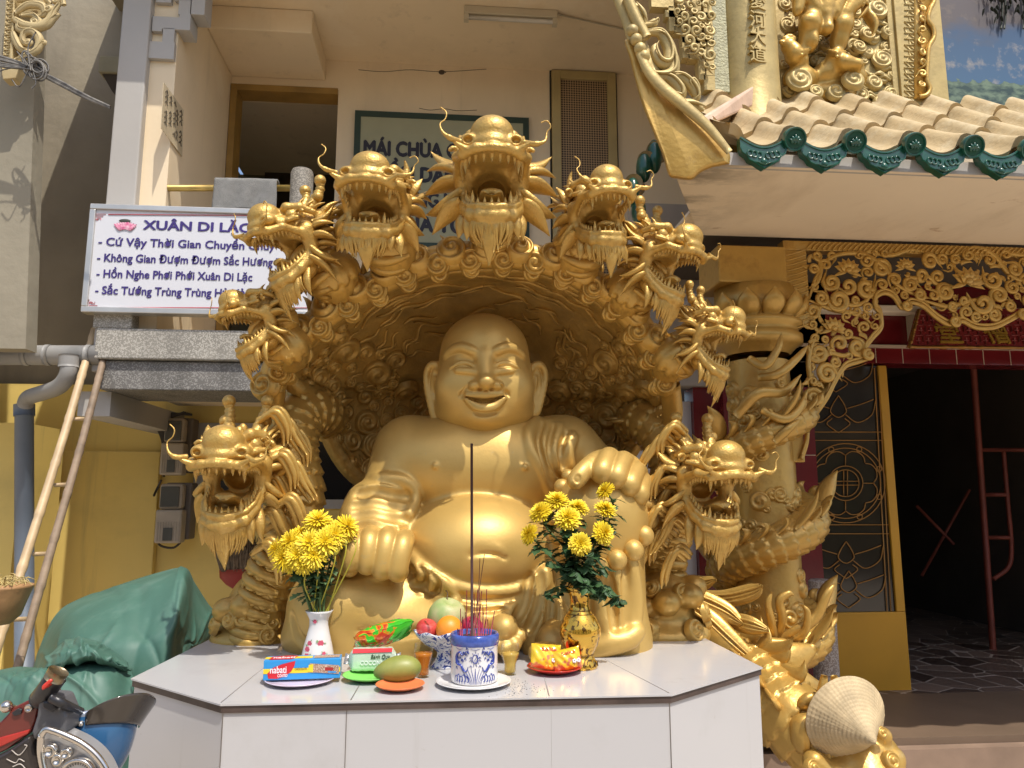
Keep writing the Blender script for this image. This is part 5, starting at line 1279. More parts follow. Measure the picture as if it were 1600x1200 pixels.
kk.build('key_pattern', GOLDP, rpn)
wb_ = MB(); wave = [(1438, -40), (1456, -25), (1459, 0), (1452, 16), (1449, 32), (1457, 45), (1458, 60), (1450, 75), (1448, 100), (1447, 125), (1452, 140), (1446, 150), (1434, 152)]
wpoly = [PY(x_, y_, YP - .06) for x_, y_ in spline(wave, 50)] + [PY(1431, 152, YP - .06), PY(1431, -40, YP - .06)]
wb_.prism(wpoly, (0, .06, 0)); wb_.tube([p + Vector((0, -.005, 0)) for p in wpoly[:50]], .012, n=8, up=(0, -1, 0))
for y_ in range(-20, 150, 17): p = PY(1440, y_, YP - .068); scroll(wb_, (p.x, p.z), .018, YP - .066, y_, 1 if y_ % 2 else -1, 1.2, r=.006)
wb_.build('wavy_border', GOLD, rpn)
P3 = lambda x_, y_, d_=0.0: PY(x_, y_, YP - d_)
Vr = Vol(np.array(tuple(P3(1222, 172, .22))) , np.array(tuple(P3(1400, -40, -.03))), .006)
s3 = sc(YP)
Vr.path([P3(1268, 15, .10), P3(1266, 40, .12), P3(1262, 62, .10), P3(1253, 82, .09)], [23*s3, 18*s3, 14*s3, 10*s3], .02); Vr.ell(P3(1268, 66, .11), (9*s3, .05, 17*s3), .02)
Vr.ell(P3(1266, 32, .15), (16*s3, .03, 12*s3), .015)
Vr.cap(P3(1252, 94, .10), P3(1232, 72, .12), 12*s3, 13*s3, .015); Vr.ell(P3(1240, 85, .12), (14*s3, .05, 18*s3), .015)
for k, (x_, y_) in enumerate(((1221, 66), (1226, 60), (1231, 57), (1236, 57), (1240, 60))): Vr.ell(P3(x_, y_, .13), 4.4*s3, .006)
Vr.path([P3(1322, 5, .10), P3(1316, 40, .12), P3(1311, 62, .10), P3(1307, 84, .09)], [20*s3, 17*s3, 14*s3, 10*s3], .02)
Vr.path([P3(1304, 90, .10), P3(1320, 98, .13), P3(1340, 100, .14)], [14*s3, 12*s3, 9*s3], .02)
for k in range(4): Vr.ell(P3(1344 + k * .5, 96 + 2.5 * k, .145 - .012 * k), 4.2*s3, .004)
for y_, x0, x1 in ((78, 1242, 1264), (81, 1296, 1320)):
    Vr.path([P3(x0, y_ - 2, .12), P3((x0 + x1) / 2, y_ + 2, .16), P3(x1, y_, .12)], 3*s3, .006); Vr.path([P3(x0 + 1, y_ + 4, .12), P3((x0 + x1) / 2, y_ + 8, .16), P3(x1 - 2, y_ + 5, .12)], 2.4*s3, .006)
for k, pts in enumerate(([(1246, -20), (1248, 5), (1244, 22)], [(1262, -25), (1268, 0), (1282, 18)], [(1285, -25), (1288, 5), (1290, 28)], [(1303, -25), (1296, 5), (1293, 46)], [(1322, -25), (1310, 4), (1304, 26)], [(1342, -25), (1330, 8), (1318, 24)], [(1350, -25), (1345, 0), (1326, 16)])):
    Vr.path([P3(x_, y_, .15) for x_, y_ in spline(pts, 8)], [12*s3, 12*s3, 11*s3, 10*s3, 9*s3, 8*s3, 7*s3, 4*s3], .014)
Vr.ell(P3(1292, 46, .14), (10*s3, .04, 9*s3), .02)
for x_, y_, rx, rz, d_ in ((1250, 124, 30, 22, .05), (1290, 118, 26, 22, .04), (1330, 124, 26, 18, .05), (1300, 148, 40, 18, .03)): Vr.ell(P3(x_, y_, d_), (rx*s3, .07, rz*s3), .03)
Vr.mesh().build('striding_legs', GOLD, rpn)
cb = MB(); curls = [(1250, 123, 23, .12), (1306, 143, 18, .09), (1334, 124, 20, .12), (1288, 100, 14, .05), (1379, 92, 19, .02), (1366, 128, 17, .02), (1392, 146, 16, .02), (1231, 38, 16, .03), (1372, 14, 20, .03), (1356, 52, 15, .03), (1275, 142, 14, .10), (1226, 6, 14, .03), (1236, 142, 14, .06), (1345, 148, 16, .04), (1388, 50, 14, .02), (1343, 72, 14, .03), (1238, 158, 14, .03), (1330, 158, 14, .03), (1376, 160, 14, .03), (1225, 100, 11, .03), (1290, 70, 10, .03), (1395, 116, 10, .02), (1395, -5, 14, .02)]
for k, (x_, y_, q, d_) in enumerate(curls): cb.curl(P3(x_, y_, d_), (r7.uniform(-.1, .1), -1, r7.uniform(0, .25)), q * s3, hand=(-1) ** k, turns=1.9, phase=k * 1.7, h=.40, nr=14, na=34)
got_ = []
for k in range(900):
    x_ = r7.uniform(1222, 1398); y_ = r7.uniform(-15, 168); q = r7.uniform(8, 19)
    if any((x_ - a_) ** 2 + (y_ - b_) ** 2 < ((q + c_) * .62) ** 2 for a_, b_, c_ in got_): continue
    got_.append((x_, y_, q)); cb.curl(P3(x_, y_, .010), (r7.uniform(-.15, .15), -1, r7.uniform(-.1, .3)), q * s3, hand=r7.choice([-1, 1]), turns=r7.uniform(1.5, 2.3), phase=r7.uniform(0, 6), h=.36, nr=13, na=30)
for k in range(60):
    x_ = r7.uniform(1225, 1395); y_ = r7.uniform(-10, 160); p = P3(x_, y_, .012); cb.tube(spline([p, p + Vector((.03, -.008, .012)), p + Vector((.06, -.006, -.006)), p + Vector((.09, 0, .01))], 10), [.003, .006, .008, .009, .009, .009, .008, .007, .005, .002], n=6)
cb.build('cloud_curls', GOLDP, rpn)
fs = MB(); fs.leaf(P3(1352, 20, .12), P3(1362, 58, .14), .035, side=(1, 0, 0), bend=.03, th=.5); fs.leaf(P3(1350, 5, .12), P3(1340, 30, .15), .03, side=(1, 0, 0), bend=.02, th=.5)
for k in range(8): a_ = k * .785; p = P3(1345, 0, .15); fs.leaf(p, p + Vector((math.cos(a_) * .05, -.01, math.sin(a_) * .05)), .018, side=(0, -1, 0), bend=.01, th=.5)
fs.build('sash_tassel', GOLD, rpn)
# ---- upper wall and the painted sky
MB().box((PY(1135, 150, 3.42).x, 3.43, 3.0), (4.8, 3.55, 4.8)).build('upper_wall', M_SOFFIT, tp, smooth=False)
m = bpy.data.materials.new('painted_sky'); m.use_nodes = True; N = m.node_tree.nodes; L = m.node_tree.links; p = N['Principled BSDF']; p.inputs['Roughness'].default_value = .55
tc = N.new('ShaderNodeTexCoord'); sx = N.new('ShaderNodeSeparateXYZ'); L.new(tc.outputs['Generated'], sx.inputs[0])
nz = N.new('ShaderNodeTexNoise'); nz.inputs['Scale'].default_value = 3.0; nz.inputs['Detail'].default_value = 8; nz.inputs['Roughness'].default_value = .62
mp = N.new('ShaderNodeMapping'); mp.inputs['Scale'].default_value = (4.2, 1, 2.4); L.new(tc.outputs['Generated'], mp.inputs[0]); L.new(mp.outputs[0], nz.inputs['Vector'])
g1 = N.new('ShaderNodeValToRGB'); e = g1.color_ramp.elements; e[0].position = 0.0; e[0].color = (.055, .135, .235, 1); e[1].position = .8; e[1].color = (.028, .065, .14, 1); L.new(sx.outputs[2], g1.inputs[0])
g2 = N.new('ShaderNodeValToRGB'); e = g2.color_ramp.elements; e[0].position = .55; e[0].color = (0, 0, 0, 1); e[1].position = .70; e[1].color = (.8, .8, .8, 1); L.new(nz.outputs['Fac'], g2.inputs[0])
mx = N.new('ShaderNodeMix'); mx.data_type = 'RGBA'; L.new(g2.outputs[0], mx.inputs['Factor']); L.new(g1.outputs[0], mx.inputs['A']); mx.inputs['B'].default_value = (.36, .31, .25, 1)
n2 = N.new('ShaderNodeTexNoise'); n2.inputs['Scale'].default_value = 24; n2.inputs['Detail'].default_value = 6; L.new(tc.outputs['Generated'], n2.inputs['Vector'])
ad = N.new('ShaderNodeMath'); ad.operation = 'MULTIPLY_ADD'; ad.inputs[1].default_value = -.22; L.new(n2.outputs['Fac'], ad.inputs[0]); L.new(sx.outputs[2], ad.inputs[2])
lt_ = N.new('ShaderNodeMath'); lt_.operation = 'LESS_THAN'; lt_.inputs[1].default_value = .13; L.new(ad.outputs[0], lt_.inputs[0])
g3 = N.new('ShaderNodeValToRGB'); e = g3.color_ramp.elements; e[0].position = .4; e[0].color = (.02, .05, .045, 1); e[1].position = .62; e[1].color = (.14, .20, .13, 1); L.new(n2.outputs['Fac'], g3.inputs[0])
m2 = N.new('ShaderNodeMix'); m2.data_type = 'RGBA'; L.new(lt_.outputs[0], m2.inputs['Factor']); L.new(mx.outputs['Result'], m2.inputs['A']); L.new(g3.outputs[0], m2.inputs['B'])
n3 = N.new('ShaderNodeTexNoise'); n3.inputs['Scale'].default_value = 5; n3.inputs['Detail'].default_value = 7; L.new(tc.outputs['Generated'], n3.inputs['Vector'])
a3 = N.new('ShaderNodeMath'); a3.operation = 'MULTIPLY_ADD'; a3.inputs[1].default_value = .45; L.new(n3.outputs['Fac'], a3.inputs[0]); L.new(sx.outputs[2], a3.inputs[2])
gt = N.new('ShaderNodeMapRange'); gt.inputs['From Min'].default_value = .80; gt.inputs['From Max'].default_value = .92; gt.inputs['To Max'].default_value = .75; L.new(a3.outputs[0], gt.inputs['Value'])
m3 = N.new('ShaderNodeMix'); m3.data_type = 'RGBA'; L.new(gt.outputs[0], m3.inputs['Factor']); L.new(m2.outputs['Result'], m3.inputs['A']); m3.inputs['B'].default_value = (.12, .085, .06, 1); L.new(m3.outputs['Result'], p.inputs['Base Color'])
mu = thing('painted_mural', 'blue painted sky mural with clouds and grass at the top right', 'mural', PY(1530, 80, 3.42))
a = PY(1452, 172, 3.42); MB().box((a.x, 3.405, a.z - .02), (3.9, 3.428, 4.3)).build('painting', m, mu, smooth=False)
lv = MB(); r8 = random.Random(2)
for k in range(90):
    p = PY(r8.uniform(1535, 1640), r8.uniform(-30, 14) + (14 if r8.random() < .2 else 0), 3.38); d_ = Vector((r8.uniform(-.4, .4), r8.uniform(-.2, .2), -1)) * r8.uniform(.02, .05); lv.leaf(p, p + d_, .010, side=(1, 0, 0), th=.2, n=5)
for x_ in (1563, 1568, 1598): lv.tube(spx([(x_, -20), (x_ + 3, 15), (x_ + 1, 45)], 3.39, 10), .006, n=5)
tag(lv.build('hanging_foliage', mat('dark_leaf', (.02, .024, .012), .6), None), 'dark leafy twigs hanging in front of the painted mural', 'foliage')
# green end tiles of a smaller roof behind
sm = thing('side_roof', 'small green tiled roof edge seen behind the gold eave corner', 'roof', PY(1015, 300, 3.4))
sb = MB()
for x_, y_, w_, h_ in ((1006, 262, 13, 26), (1022, 245, 13, 30), (988, 300, 12, 26), (998, 330, 12, 24)):
    c_ = PY(x_, y_, 3.4); sb.ball(c_, (w_ * sc(3.4), .05, h_ * sc(3.4)), nu=10, nv=16)
sb.build('green_tile', M_GREEN, sm); sb = MB()
for x_, y_ in ((1010, 250), (1024, 235), (990, 286)): sb.tube([PY(x_, y_, 3.38), PY(x_ + 6, y_ + 8, 3.9)], .045, n=14)
sb.build('cap_tile', M_TILE, sm)
# conduit on the side wall
tag(MB().tube(spx([(1002, 545, 4.1), (1030, 512, 4.1), (1120, 428, 4.1)], 4.1, 12), .014, n=10).build('conduit_pipe', M_PTILE, None), 'slanting pale conduit pipe on the wall behind the right dragons', 'pipe')

# ---- glazed door
YD2 = 4.19
gd = thing('glazed_door', 'ochre temple door with brass wheel tracery over dark glass', 'door', PY(1340, 1088, YD2))
x0, x1 = PY(1262, 830, YD2).x, PY(1402, 830, YD2).x; zt_, zm, zb = PY(1380, 572, YD2).z, PY(1400, 955, YD2).z, PY(1400, 1088, YD2).z
df = MB(); sw = .052
df.box((x1 - sw, YD2 - .02, zm), (x1, YD2 + .02, zt_)); df.box((x0, YD2 - .02, zm), (x0 + .03, YD2 + .02, zt_)); df.box((x0, YD2 - .021, zb), (x1, YD2 + .021, zm - .0005))
bevel(df.build('door_leaf', M_OCHRE, gd, smooth=False), .004)
MB().box((x0 + .03, YD2 - .004, zm), (x1 - sw, YD2 + .004, zt_)).build('glass_pane', mat('dark_hall_glass', (.030, .022, .013), .08, bump=0, coat=.3), gd, smooth=False)  # opaque dark colour stands in for the unlit hall behind
M_BRASS = mat('aged_brass', (.36, .17, .035), .4, .5, bump=.05)
tr = MB(); YT = YD2 - .012
def wire(pts, n=30, r=.0032): tr.tube(spx(pts, YT, n), r, n=5)
def circ(cx_, cy_, q, r=.0032): tr.tube([PY(cx_ + q * math.cos(t), cy_ + q * math.sin(t) * 1.0, YT) for t in np.linspace(0, 2 * math.pi, 48)], r, n=5)
CX, CY = 1321, 755
circ(CX, CY, 62); circ(CX, CY, 55); circ(CX, CY, 27); circ(CX, CY, 21)
for a in (0, 90, 180, 270):
    ca, sa = math.cos(R(a)), math.sin(R(a)); wire([(CX + 27 * ca, CY + 27 * sa), (CX + 44 * ca, CY + 44 * sa)], 3); wire([(CX + 3 * -sa, CY + 3 * ca), (CX + 21 * ca + 3 * -sa, CY + 21 * sa + 3 * ca)], 3); wire([(CX + 3 * sa, CY - 3 * ca), (CX + 21 * ca + 3 * sa, CY + 21 * sa - 3 * ca)], 3)
for a in range(22, 382, 45):
    p = lambda q, d: (CX + q * math.cos(R(a + d)), CY + q * math.sin(R(a + d)))
    wire([p(44, -22), p(50, -12), p(52, 0), p(50, 12), p(44, 22)], 14); circ(*p(57, 0), 4)
for yy in (675, 688, 820, 834): wire([(1263, yy), (1392, yy)], 3)
for xx in (1366, 1372): wire([(xx, 575), (xx + 20, 955)], 3, .0035)
def tulip(cx_, cy_, k, s_):
    wire([(cx_, cy_), (cx_ - 9 * k, cy_ + 14 * s_), (cx_ - 12 * k, cy_ + 26 * s_), (cx_, cy_ + 34 * s_), (cx_ + 12 * k, cy_ + 26 * s_), (cx_ + 9 * k, cy_ + 14 * s_), (cx_, cy_)], 40)
    for d_ in (-1, 1):
        wire([(cx_ + 11 * d_, cy_ + 30 * s_), (cx_ + 30 * d_, cy_ + 42 * s_), (cx_ + 52 * d_, cy_ + 30 * s_), (cx_ + 58 * d_, cy_ + 8 * s_)], 24); wire([(cx_ + 14 * d_, cy_ + 20 * s_), (cx_ + 34 * d_, cy_ + 14 * s_), (cx_ + 55 * d_, cy_ + 6 * s_)], 16); wire([(cx_ + 10 * d_, cy_ + 36 * s_), (cx_ + 18 * d_, cy_ + 44 * s_), (cx_ + 6 * d_, cy_ + 54 * s_), (cx_, cy_ + 58 * s_)], 18)
tulip(1310, 618, 1, 1); tulip(1322, 846, 1, 1); tulip(1306, 560, 1, .9); tulip(1326, 892, 1, 1)
tr.build('brass_tracery', M_BRASS, gd)
# ---- red plaque with characters
YQ = 3.95
pq = thing('red_plaque', 'red lattice plaque with gold Chinese characters over the temple door', 'plaque', PY(1530, 518, YQ))
M_RED = mat('plaque_red', (.26, .022, .022), .5, var=.15, bump=.1)
pa = [PY(1436, 484, YQ + .08), PY(1760, 480, YQ + .08), PY(1750, 546, YQ - .02), PY(1421, 542, YQ - .02)]
MB().prism(pa, (0, .03, 0)).build('board', M_RED, pq, smooth=False)
yx = lambda py: YQ + .08 - .10 * (py - 484) / 60
kl = MB()
for k in range(60):
    x_ = 1440 + (k % 20) * 15; y_ = 492 + (k // 20) * 16
    for seg in ([(0, 0), (11, 0), (11, 11)], [(4, 4), (4, 14)], [(0, 8), (7, 8)]): kl.tube([PY(x_ + a_ - (y_ - 484) * .22, y_ + b_, yx(y_ + b_) - .004) for a_, b_ in seg], .004, n=4)
kl.build('lattice_relief', mat('plaque_pink', (.34, .07, .06), .5), pq)
gb_ = MB(); r9 = random.Random(8)
for pts in ([(1436, 484), (1421, 542)], [(1421, 542), (1750, 545)]):
    P_ = [PY(x_, y_, yx(y_) - .008) for x_, y_ in spline(pts, 60)]; gb_.tube(P_, [.010 + r9.uniform(-.004, .004) for _ in P_], n=6)
gb_.build('gilt_edge', M_BRASS, pq)
for chx, x_ in (('堂', 1467), ('僧', 1544)): text('gilt_character', chx, mat('plaque_gold', (.55, .33, .05), .4, .3), PY(x_, 533, yx(533) - .012), (1, 0, 0), (0, -.10, -60 * sc(YQ)) if False else (0, .10, 60 * sc(YQ)), 46 * sc(YQ), depth=.01, bold=.012, parent=pq)
# ---- things in the hall
YS = 5.2
sf = thing('scaffold_frame', 'red steel scaffold ladder frame standing in the dark hall', 'scaffold', PY(1553, 1030, YS))
M_RUST = mat('red_oxide_steel', (.20, .045, .025), .55, .2, var=.25)
sf_post = MB().tube([PY(1521, 575, YS), PY(1552, 1020, YS)], .022, n=12).build('post', M_RUST, sf)
MB().tube(spx([(1568, 705, YS), (1574, 780, YS), (1580, 850, YS), (1576, 885, YS), (1552, 905, YS)], YS, 24), .016, n=10).build('post', M_RUST, sf)
for ya in (703, 773, 840): MB().tube([PY(1532 + (ya - 703) * .07, ya, YS), PY(1572 + (ya - 703) * .06 + (60 if ya == 703 else 0), ya, YS)], .015, n=10).build('rung', M_RUST, sf)
cst = MB(); c_ = PY(1557, 1030, YS); cst.lathe([(0, -.02), (.05, -.02), (.05, .02), (0, .02)], M=Matrix.Translation(c_) @ Matrix.Rotation(R(90), 4, 'Y'), n=20); cst.tube([PY(1552, 1015, YS), c_], .02, n=8); cst.build('caster_wheel', mat('dull_caster', (.2, .18, .1), .6), sf)
br_ = MB().tube([PY(1440, 900, 5.8), PY(1515, 765, 5.8)], .012, n=8).build('cross_brace', M_RUST, sf); MB().tube([PY(1432, 790, 5.7), PY(1490, 850, 5.7)], .012, n=8).build('cross_brace', M_RUST, sf)
# terrazzo stump
sp_ = PY(1292, 1060, 3.9); tpz = PY(1292, 905, 3.9).z; rs = 19 * sc(3.9)
tag(MB().lathe([(rs, .5), (rs, tpz - .01), (rs * .8, tpz), (0, tpz)], (sp_.x, 3.9, 0), n=28).build('granite_post', speckle('terrazzo', (.30, .235, .19), (.5, .44, .38), 170, .6), None, angle=R(40)), 'round speckled terrazzo post beside the ochre door', 'post')
# ---- tail and scaly creature beside the plinth
sd_ = thing('scaly_creature', 'gold scaled creature crouching beside the plinth under a conical hat', 'statue', PY(1290, 1190, 2.72))
cb_ = [(1090, 985, 3.30), (1120, 1000, 3.22), (1150, 1025, 3.10), (1185, 1060, 2.98), (1225, 1110, 2.86), (1270, 1150, 2.80), (1320, 1170, 2.75)]
P_ = np.array([tuple(PY(*q)) for q in spline(cb_, 260)]); rr = np.interp(np.linspace(0, 1, 260), np.linspace(0, 1, 7), [.03, .06, .09, .115, .135, .135, .11])
MB().tube(P_, rr, n=80, height=scale_h(.05, .012, 12), up=(0, -1, 0)).build('body', GOLD, sd_)
tf = MB(); r10 = random.Random(12)
for k in range(22):
    i = int(10 + k * 7); a = Vector(P_[i]); up_v = Vector((.35, -.4, 1)).normalized() if k % 3 else Vector((-.5, -.6, .4)).normalized()
    T_ = Vector(P_[i + 2] - P_[i]).normalized(); tf.leaf(a + up_v * rr[i] * .8, a + up_v * (rr[i] + r10.uniform(.06, .13)) + T_ * r10.uniform(.02, .14), .034, side=tuple(T_), bend=.04, th=.4, n=10, nrm=tuple(up_v.cross(T_)))
for pts, w in (([(1030, 905, 3.2), (1075, 930, 3.12), (1130, 955, 3.05), (1160, 975, 3.0)], .06), ([(1040, 930, 3.15), (1090, 960, 3.08), (1140, 1005, 3.0), (1195, 1050, 2.93)], .07), ([(1060, 960, 3.1), (1110, 990, 3.05), (1150, 1035, 2.98)], .06), ([(1080, 925, 3.2), (1130, 935, 3.12), (1175, 925, 3.05), (1190, 915, 3.02)], .045), ([(1120, 965, 3.1), (1165, 975, 3.0), (1200, 985, 2.95)], .045), ([(1050, 900, 3.25), (1090, 912, 3.2), (1118, 905, 3.15)], .04)):
    Q_ = [PY(*q) for q in spline(pts, 18)]; tf.tube(Q_, [w * .75 * math.sin(math.pi * (i + 1.2) / 19.4) + .004 for i in range(18)], n=12, up=(0, -1, 0), flat=.30)
    for dz in (-.35, 0, .35):
        tf.tube([q + Vector((0, -w * .2, dz * w * math.sin(math.pi * (i + 1) / 19))) for i, q in enumerate(Q_)], [.0055 * math.sin(math.pi * (i + 1) / 19) + .001 for i in range(18)], n=6)
tf.build('tail_fins', GOLD, sd_)
hv = Vol(np.array(tuple(PY(1345, 1215, 2.7))) - .32, np.array(tuple(PY(1345, 1215, 2.7))) + .32, .008)
hv.ell(PY(1335, 1185, 2.76), (.16, .16, .13), .03); hv.ell(PY(1350, 1225, 2.68), (.12, .16, .09), .05)
for x_, y_, q in ((1272, 1190, .04), (1285, 1205, .045), (1385, 1195, .05), (1398, 1185, .035), (1380, 1150, .03), (1310, 1210, .05), (1390, 1215, .05)): hv.ell(PY(x_, y_, 2.66), q, .02)
hv.mesh().build('head', GOLD, sd_)
hn = MB()
for pts in ([(1282, 1110, 2.78), (1285, 1080, 2.77), (1288, 1055, 2.77)], [(1310, 1085, 2.80), (1306, 1068, 2.80), (1303, 1056, 2.80)]): hn.tube([PY(*q) for q in spline(pts, 10)], np.linspace(.026, .012, 10), n=10)
for pts in ([(1262, 1115, 2.72), (1250, 1130, 2.70), (1252, 1165, 2.70), (1268, 1178, 2.70)], [(1250, 1110, 2.75), (1262, 1095, 2.72), (1275, 1085, 2.7)]): hn.tube([PY(*q) for q in spline(pts, 14)], [.012 + .03 * math.sin(math.pi * (i + 1) / 15) for i in range(14)], n=9, flat=.6)
hn.build('horn', GOLD, sd_)
for x_, y_, q in ((1393, 1190, 16), (1378, 1145, 10), (1270, 1200, 14), (1400, 1210, 14)): MB().curl(PY(x_, y_, 2.6), (0.2, -1, .4), q * sc(2.6), turns=1.6, h=.6).build('mane_curl', GOLD, sd_)
# woven conical hat
ht = thing('conical_hat', 'woven pale straw conical hat resting on the gold creature', 'hat', PY(1325, 1125, 2.62))
M_HAT = mat('palm_leaf', (.50, .385, .22), .7, var=.2, vscale=16, bump=.5, bscale=60, dist=.004)
C_ = PY(1321, 1122, 2.66); Ap = PY(1368, 1161, 2.50); ax = (Ap - C_); hgt = ax.length; ax.normalize()
Mh = Matrix.Translation(C_) @ ax.to_track_quat('Z', 'Y').to_matrix().to_4x4()
Rh = .148; pr = []
for i in range(61):
    t = i / 60; pr.append((Rh * (1 - t) + .001 + .0016 * math.sin(t * 16 * 2 * math.pi), hgt * t * (1 - .10 * math.sin(t * math.pi))))
hm = MB(); a_ = np.linspace(0, 2 * math.pi, 220, endpoint=False); pr = np.array(pr)
rib = 1 + .006 * np.sin(a_ * 55) + .004 * np.sin(a_ * 23 + 1)
Gq = np.stack([pr[:, 0][:, None] * np.cos(a_) * rib, pr[:, 0][:, None] * np.sin(a_) * rib, np.repeat(pr[:, 1][:, None], 220, 1)], -1); Am = np.array(Mh); Gq = Gq @ Am[:3, :3].T + Am[:3, 3]
hm.grid(Gq, close_v=True); ho_ = hm.build('leaf_cone', M_HAT, ht); md = ho_.modifiers.new('thickness', 'SOLIDIFY'); md.thickness = .002
rmv = MB(); rmv.tube([Mh @ Vector((Rh * math.cos(t), Rh * math.sin(t), 0)) for t in np.linspace(0, 2 * math.pi, 60)], .004, n=8); rmv.build('rim_hoop', M_HAT, ht)
# ================================================================= LEFT SIDE AND UPPER WALL FITTINGS
# ---- hanging poem sign
YSg = 3.87
M_SIGN = mat('sign_white', (.64, .64, .66), .35, var=.01, bump=0); M_ALU = mat('aluminium', (.55, .53, .49), .35, .6, bump=.03); M_NAVY = mat('navy_print', (.045, .025, .17), .5, bump=0); M_PRED = mat('red_print', (.50, .06, .08), .5, bump=0)
sg = thing('poem_sign', 'white hanging sign of blue Vietnamese verse with a pink lotus', 'sign', PY(300, 487, YSg))
a, b = PY(127, 488, YSg), PY(486, 330, YSg)
MB().box((a.x + .03, YSg, a.z + .03), (b.x, YSg + .12, b.z - .03)).build('panel', M_SIGN, sg, smooth=False)
fr = MB(); fr.box((a.x, YSg - .012, a.z), (b.x + .03, YSg + .06, a.z + .03)); fr.box((a.x, YSg - .012, b.z - .03), (b.x + .03, YSg + .06, b.z)); fr.box((a.x, YSg - .012, a.z + .0305), (a.x + .03, YSg + .06, b.z - .0305)); fr.box((a.x - .035, YSg + .062, a.z + .02), (a.x + .028, YSg + .078, b.z + .01))
bevel(fr.build('aluminium_frame', M_ALU, sg, smooth=False), .004)
def wpx(x0, x1, Y): return (PY(x1, 400, Y) - PY(x0, 400, Y)).x
YTx = YSg - .0025
for body, px, py, capx, w_, bold in (('XUÂN DI LẶC', 224, 358, 15, 169, .045), ('- Cứ Vậy Thời Gian Chuyển Chuy', 153, 383, 13, 277, .03), ('- Không Gian Đượm Đượm Sắc Hương X', 151, 408, 13, 291, .03), ('- Hồn Nghe Phơi Phới Xuân Di Lặc', 150, 433, 13, 243, .03), ('- Sắc Tướng Trùng Trùng Hỷ Xả', 148, 459, 13, 232, .03)):
    text('lettering', body, M_NAVY, PY(px, py, YTx), (1, 0, 0), (0, 0, 1), capx / .72 * sc(YSg), depth=.002, bold=bold, width=wpx(px, px + w_, YSg), parent=sg)
text('lettering', 'H', M_NAVY, PY(348, 476, YTx), (1, 0, 0), (0, 0, 1), 14 * sc(YSg), depth=.002, parent=sg)
bd_ = MB()
def ln(mb, pts, Y, r): mb.tube([PY(x_, y_, Y) for x_, y_ in pts], r, n=4)
ln(bd_, [(169, 335), (480, 337)], YTx, .0022); ln(bd_, [(145, 353), (137, 461)], YTx, .0022); ln(bd_, [(157, 480.5), (480, 481)], YTx, .0022)
for x_, y_, sx_, sy_ in ((145.5, 334.5, 1, 1), (136, 480.5, 1, -1)):
    for seg in ([(0, 16), (0, 0), (20, 0)], [(3, 13), (3, 3), (16, 3)], [(6, 10), (6, 6), (12, 6), (12, 9)], [(3, 8), (9, 8)]): ln(bd_, [(x_ + sx_ * p_, y_ + sy_ * q_) for p_, q_ in seg], YTx, .0016)
bd_.build('red_border', M_PRED, sg)
lo = MB(); c_ = PY(196, 352, YTx)
for k in range(9):
    t = (k - 4) / 4; lo.leaf(c_ + Vector((t * .02, 0, -.02)), c_ + Vector((t * .058, -.003, .028 - .022 * abs(t))), .013, side=(0, -1, 0), th=.2, n=7)
for k in range(6):
    t = (k - 2.5) / 2.5; lo.leaf(c_ + Vector((t * .018, -.002, -.022)), c_ + Vector((t * .045, -.005, .006 - .016 * abs(t))), .012, side=(0, -1, 0), th=.2, n=7)
lo.build('pink_lotus', mat('lotus_pink', (.62, .10, .24), .5, var=.3, vscale=60, bump=0, col2=(.75, .45, .52)), sg)
MB().ball(PY(195, 345, YTx - .002), (.030, .003, .010), nu=8, nv=16).build('lotus_heart', mat('lotus_heart_green', (.05, .055, .04), .6, bump=0), sg)
# ---- rail, post, towel
rl = MB().tube([PY(211, 294, 4.02), PY(470, 294, 4.02)], 5.2 * sc(4), n=14).build('rail_pipe', mat('brass_pipe', (.42, .29, .08), .4, .4, var=.2, vscale=20), None)
tag(rl, 'dull brass balcony rail pipe carrying a grey towel', 'rail')
po_ = PY(471, 300, 4.02); tag(MB().lathe([(.062, 2.25), (.062, PY(471, 272, 4.02).z), (.055, PY(471, 267, 4.02).z), (0, PY(471, 266, 4.02).z)], (po_.x, 4.02, 0), n=28).build('balcony_post', speckle('dark_terrazzo', (.17, .15, .12), (.30, .27, .22), 190, .6), None, angle=R(40)), 'round speckled granite post at the end of the balcony rail', 'post')
tw = MB(); n1, n2 = 34, 30; Gt = []
r_t = random.Random(5)
for i in range(n1):
    u = i / (n1 - 1); row = []
    for j in range(n2):
        v = j / (n2 - 1); s = (v - .18) * .26
        y = 4.02 - .028 if s > 0 else 4.02 + .028; z0_ = PY(380, 290, 4.02).z + .024
        if abs(s) < .05: aa = s / .05 * math.pi / 2; y = 4.02 - .028 * math.sin(aa); z = z0_ + .014 * math.cos(aa) - .012
        else: z = z0_ - .012 - (abs(s) - .05) * (1 if s > 0 else 1)
        y += .008 * math.sin(u * 17 + v * 3) * min(1, abs(s) * 8) ; z += -.006 * math.sin(u * 5 + 1) * v
        row.append((PY(335, 300, 4.0).x + u * wpx(335, 434, 4.0), y, z))
    Gt.append(row)
to_ = tw.grid(np.array(Gt)).build('towel', mat('grey_terry', (.22, .215, .20), .95, var=.12, vscale=30, bump=.8, bscale=220, dist=.006), None); md = to_.modifiers.new('thickness', 'SOLIDIFY'); md.thickness = .012
tag(to_, 'grey terry towel folded over the brass balcony rail', 'towel')
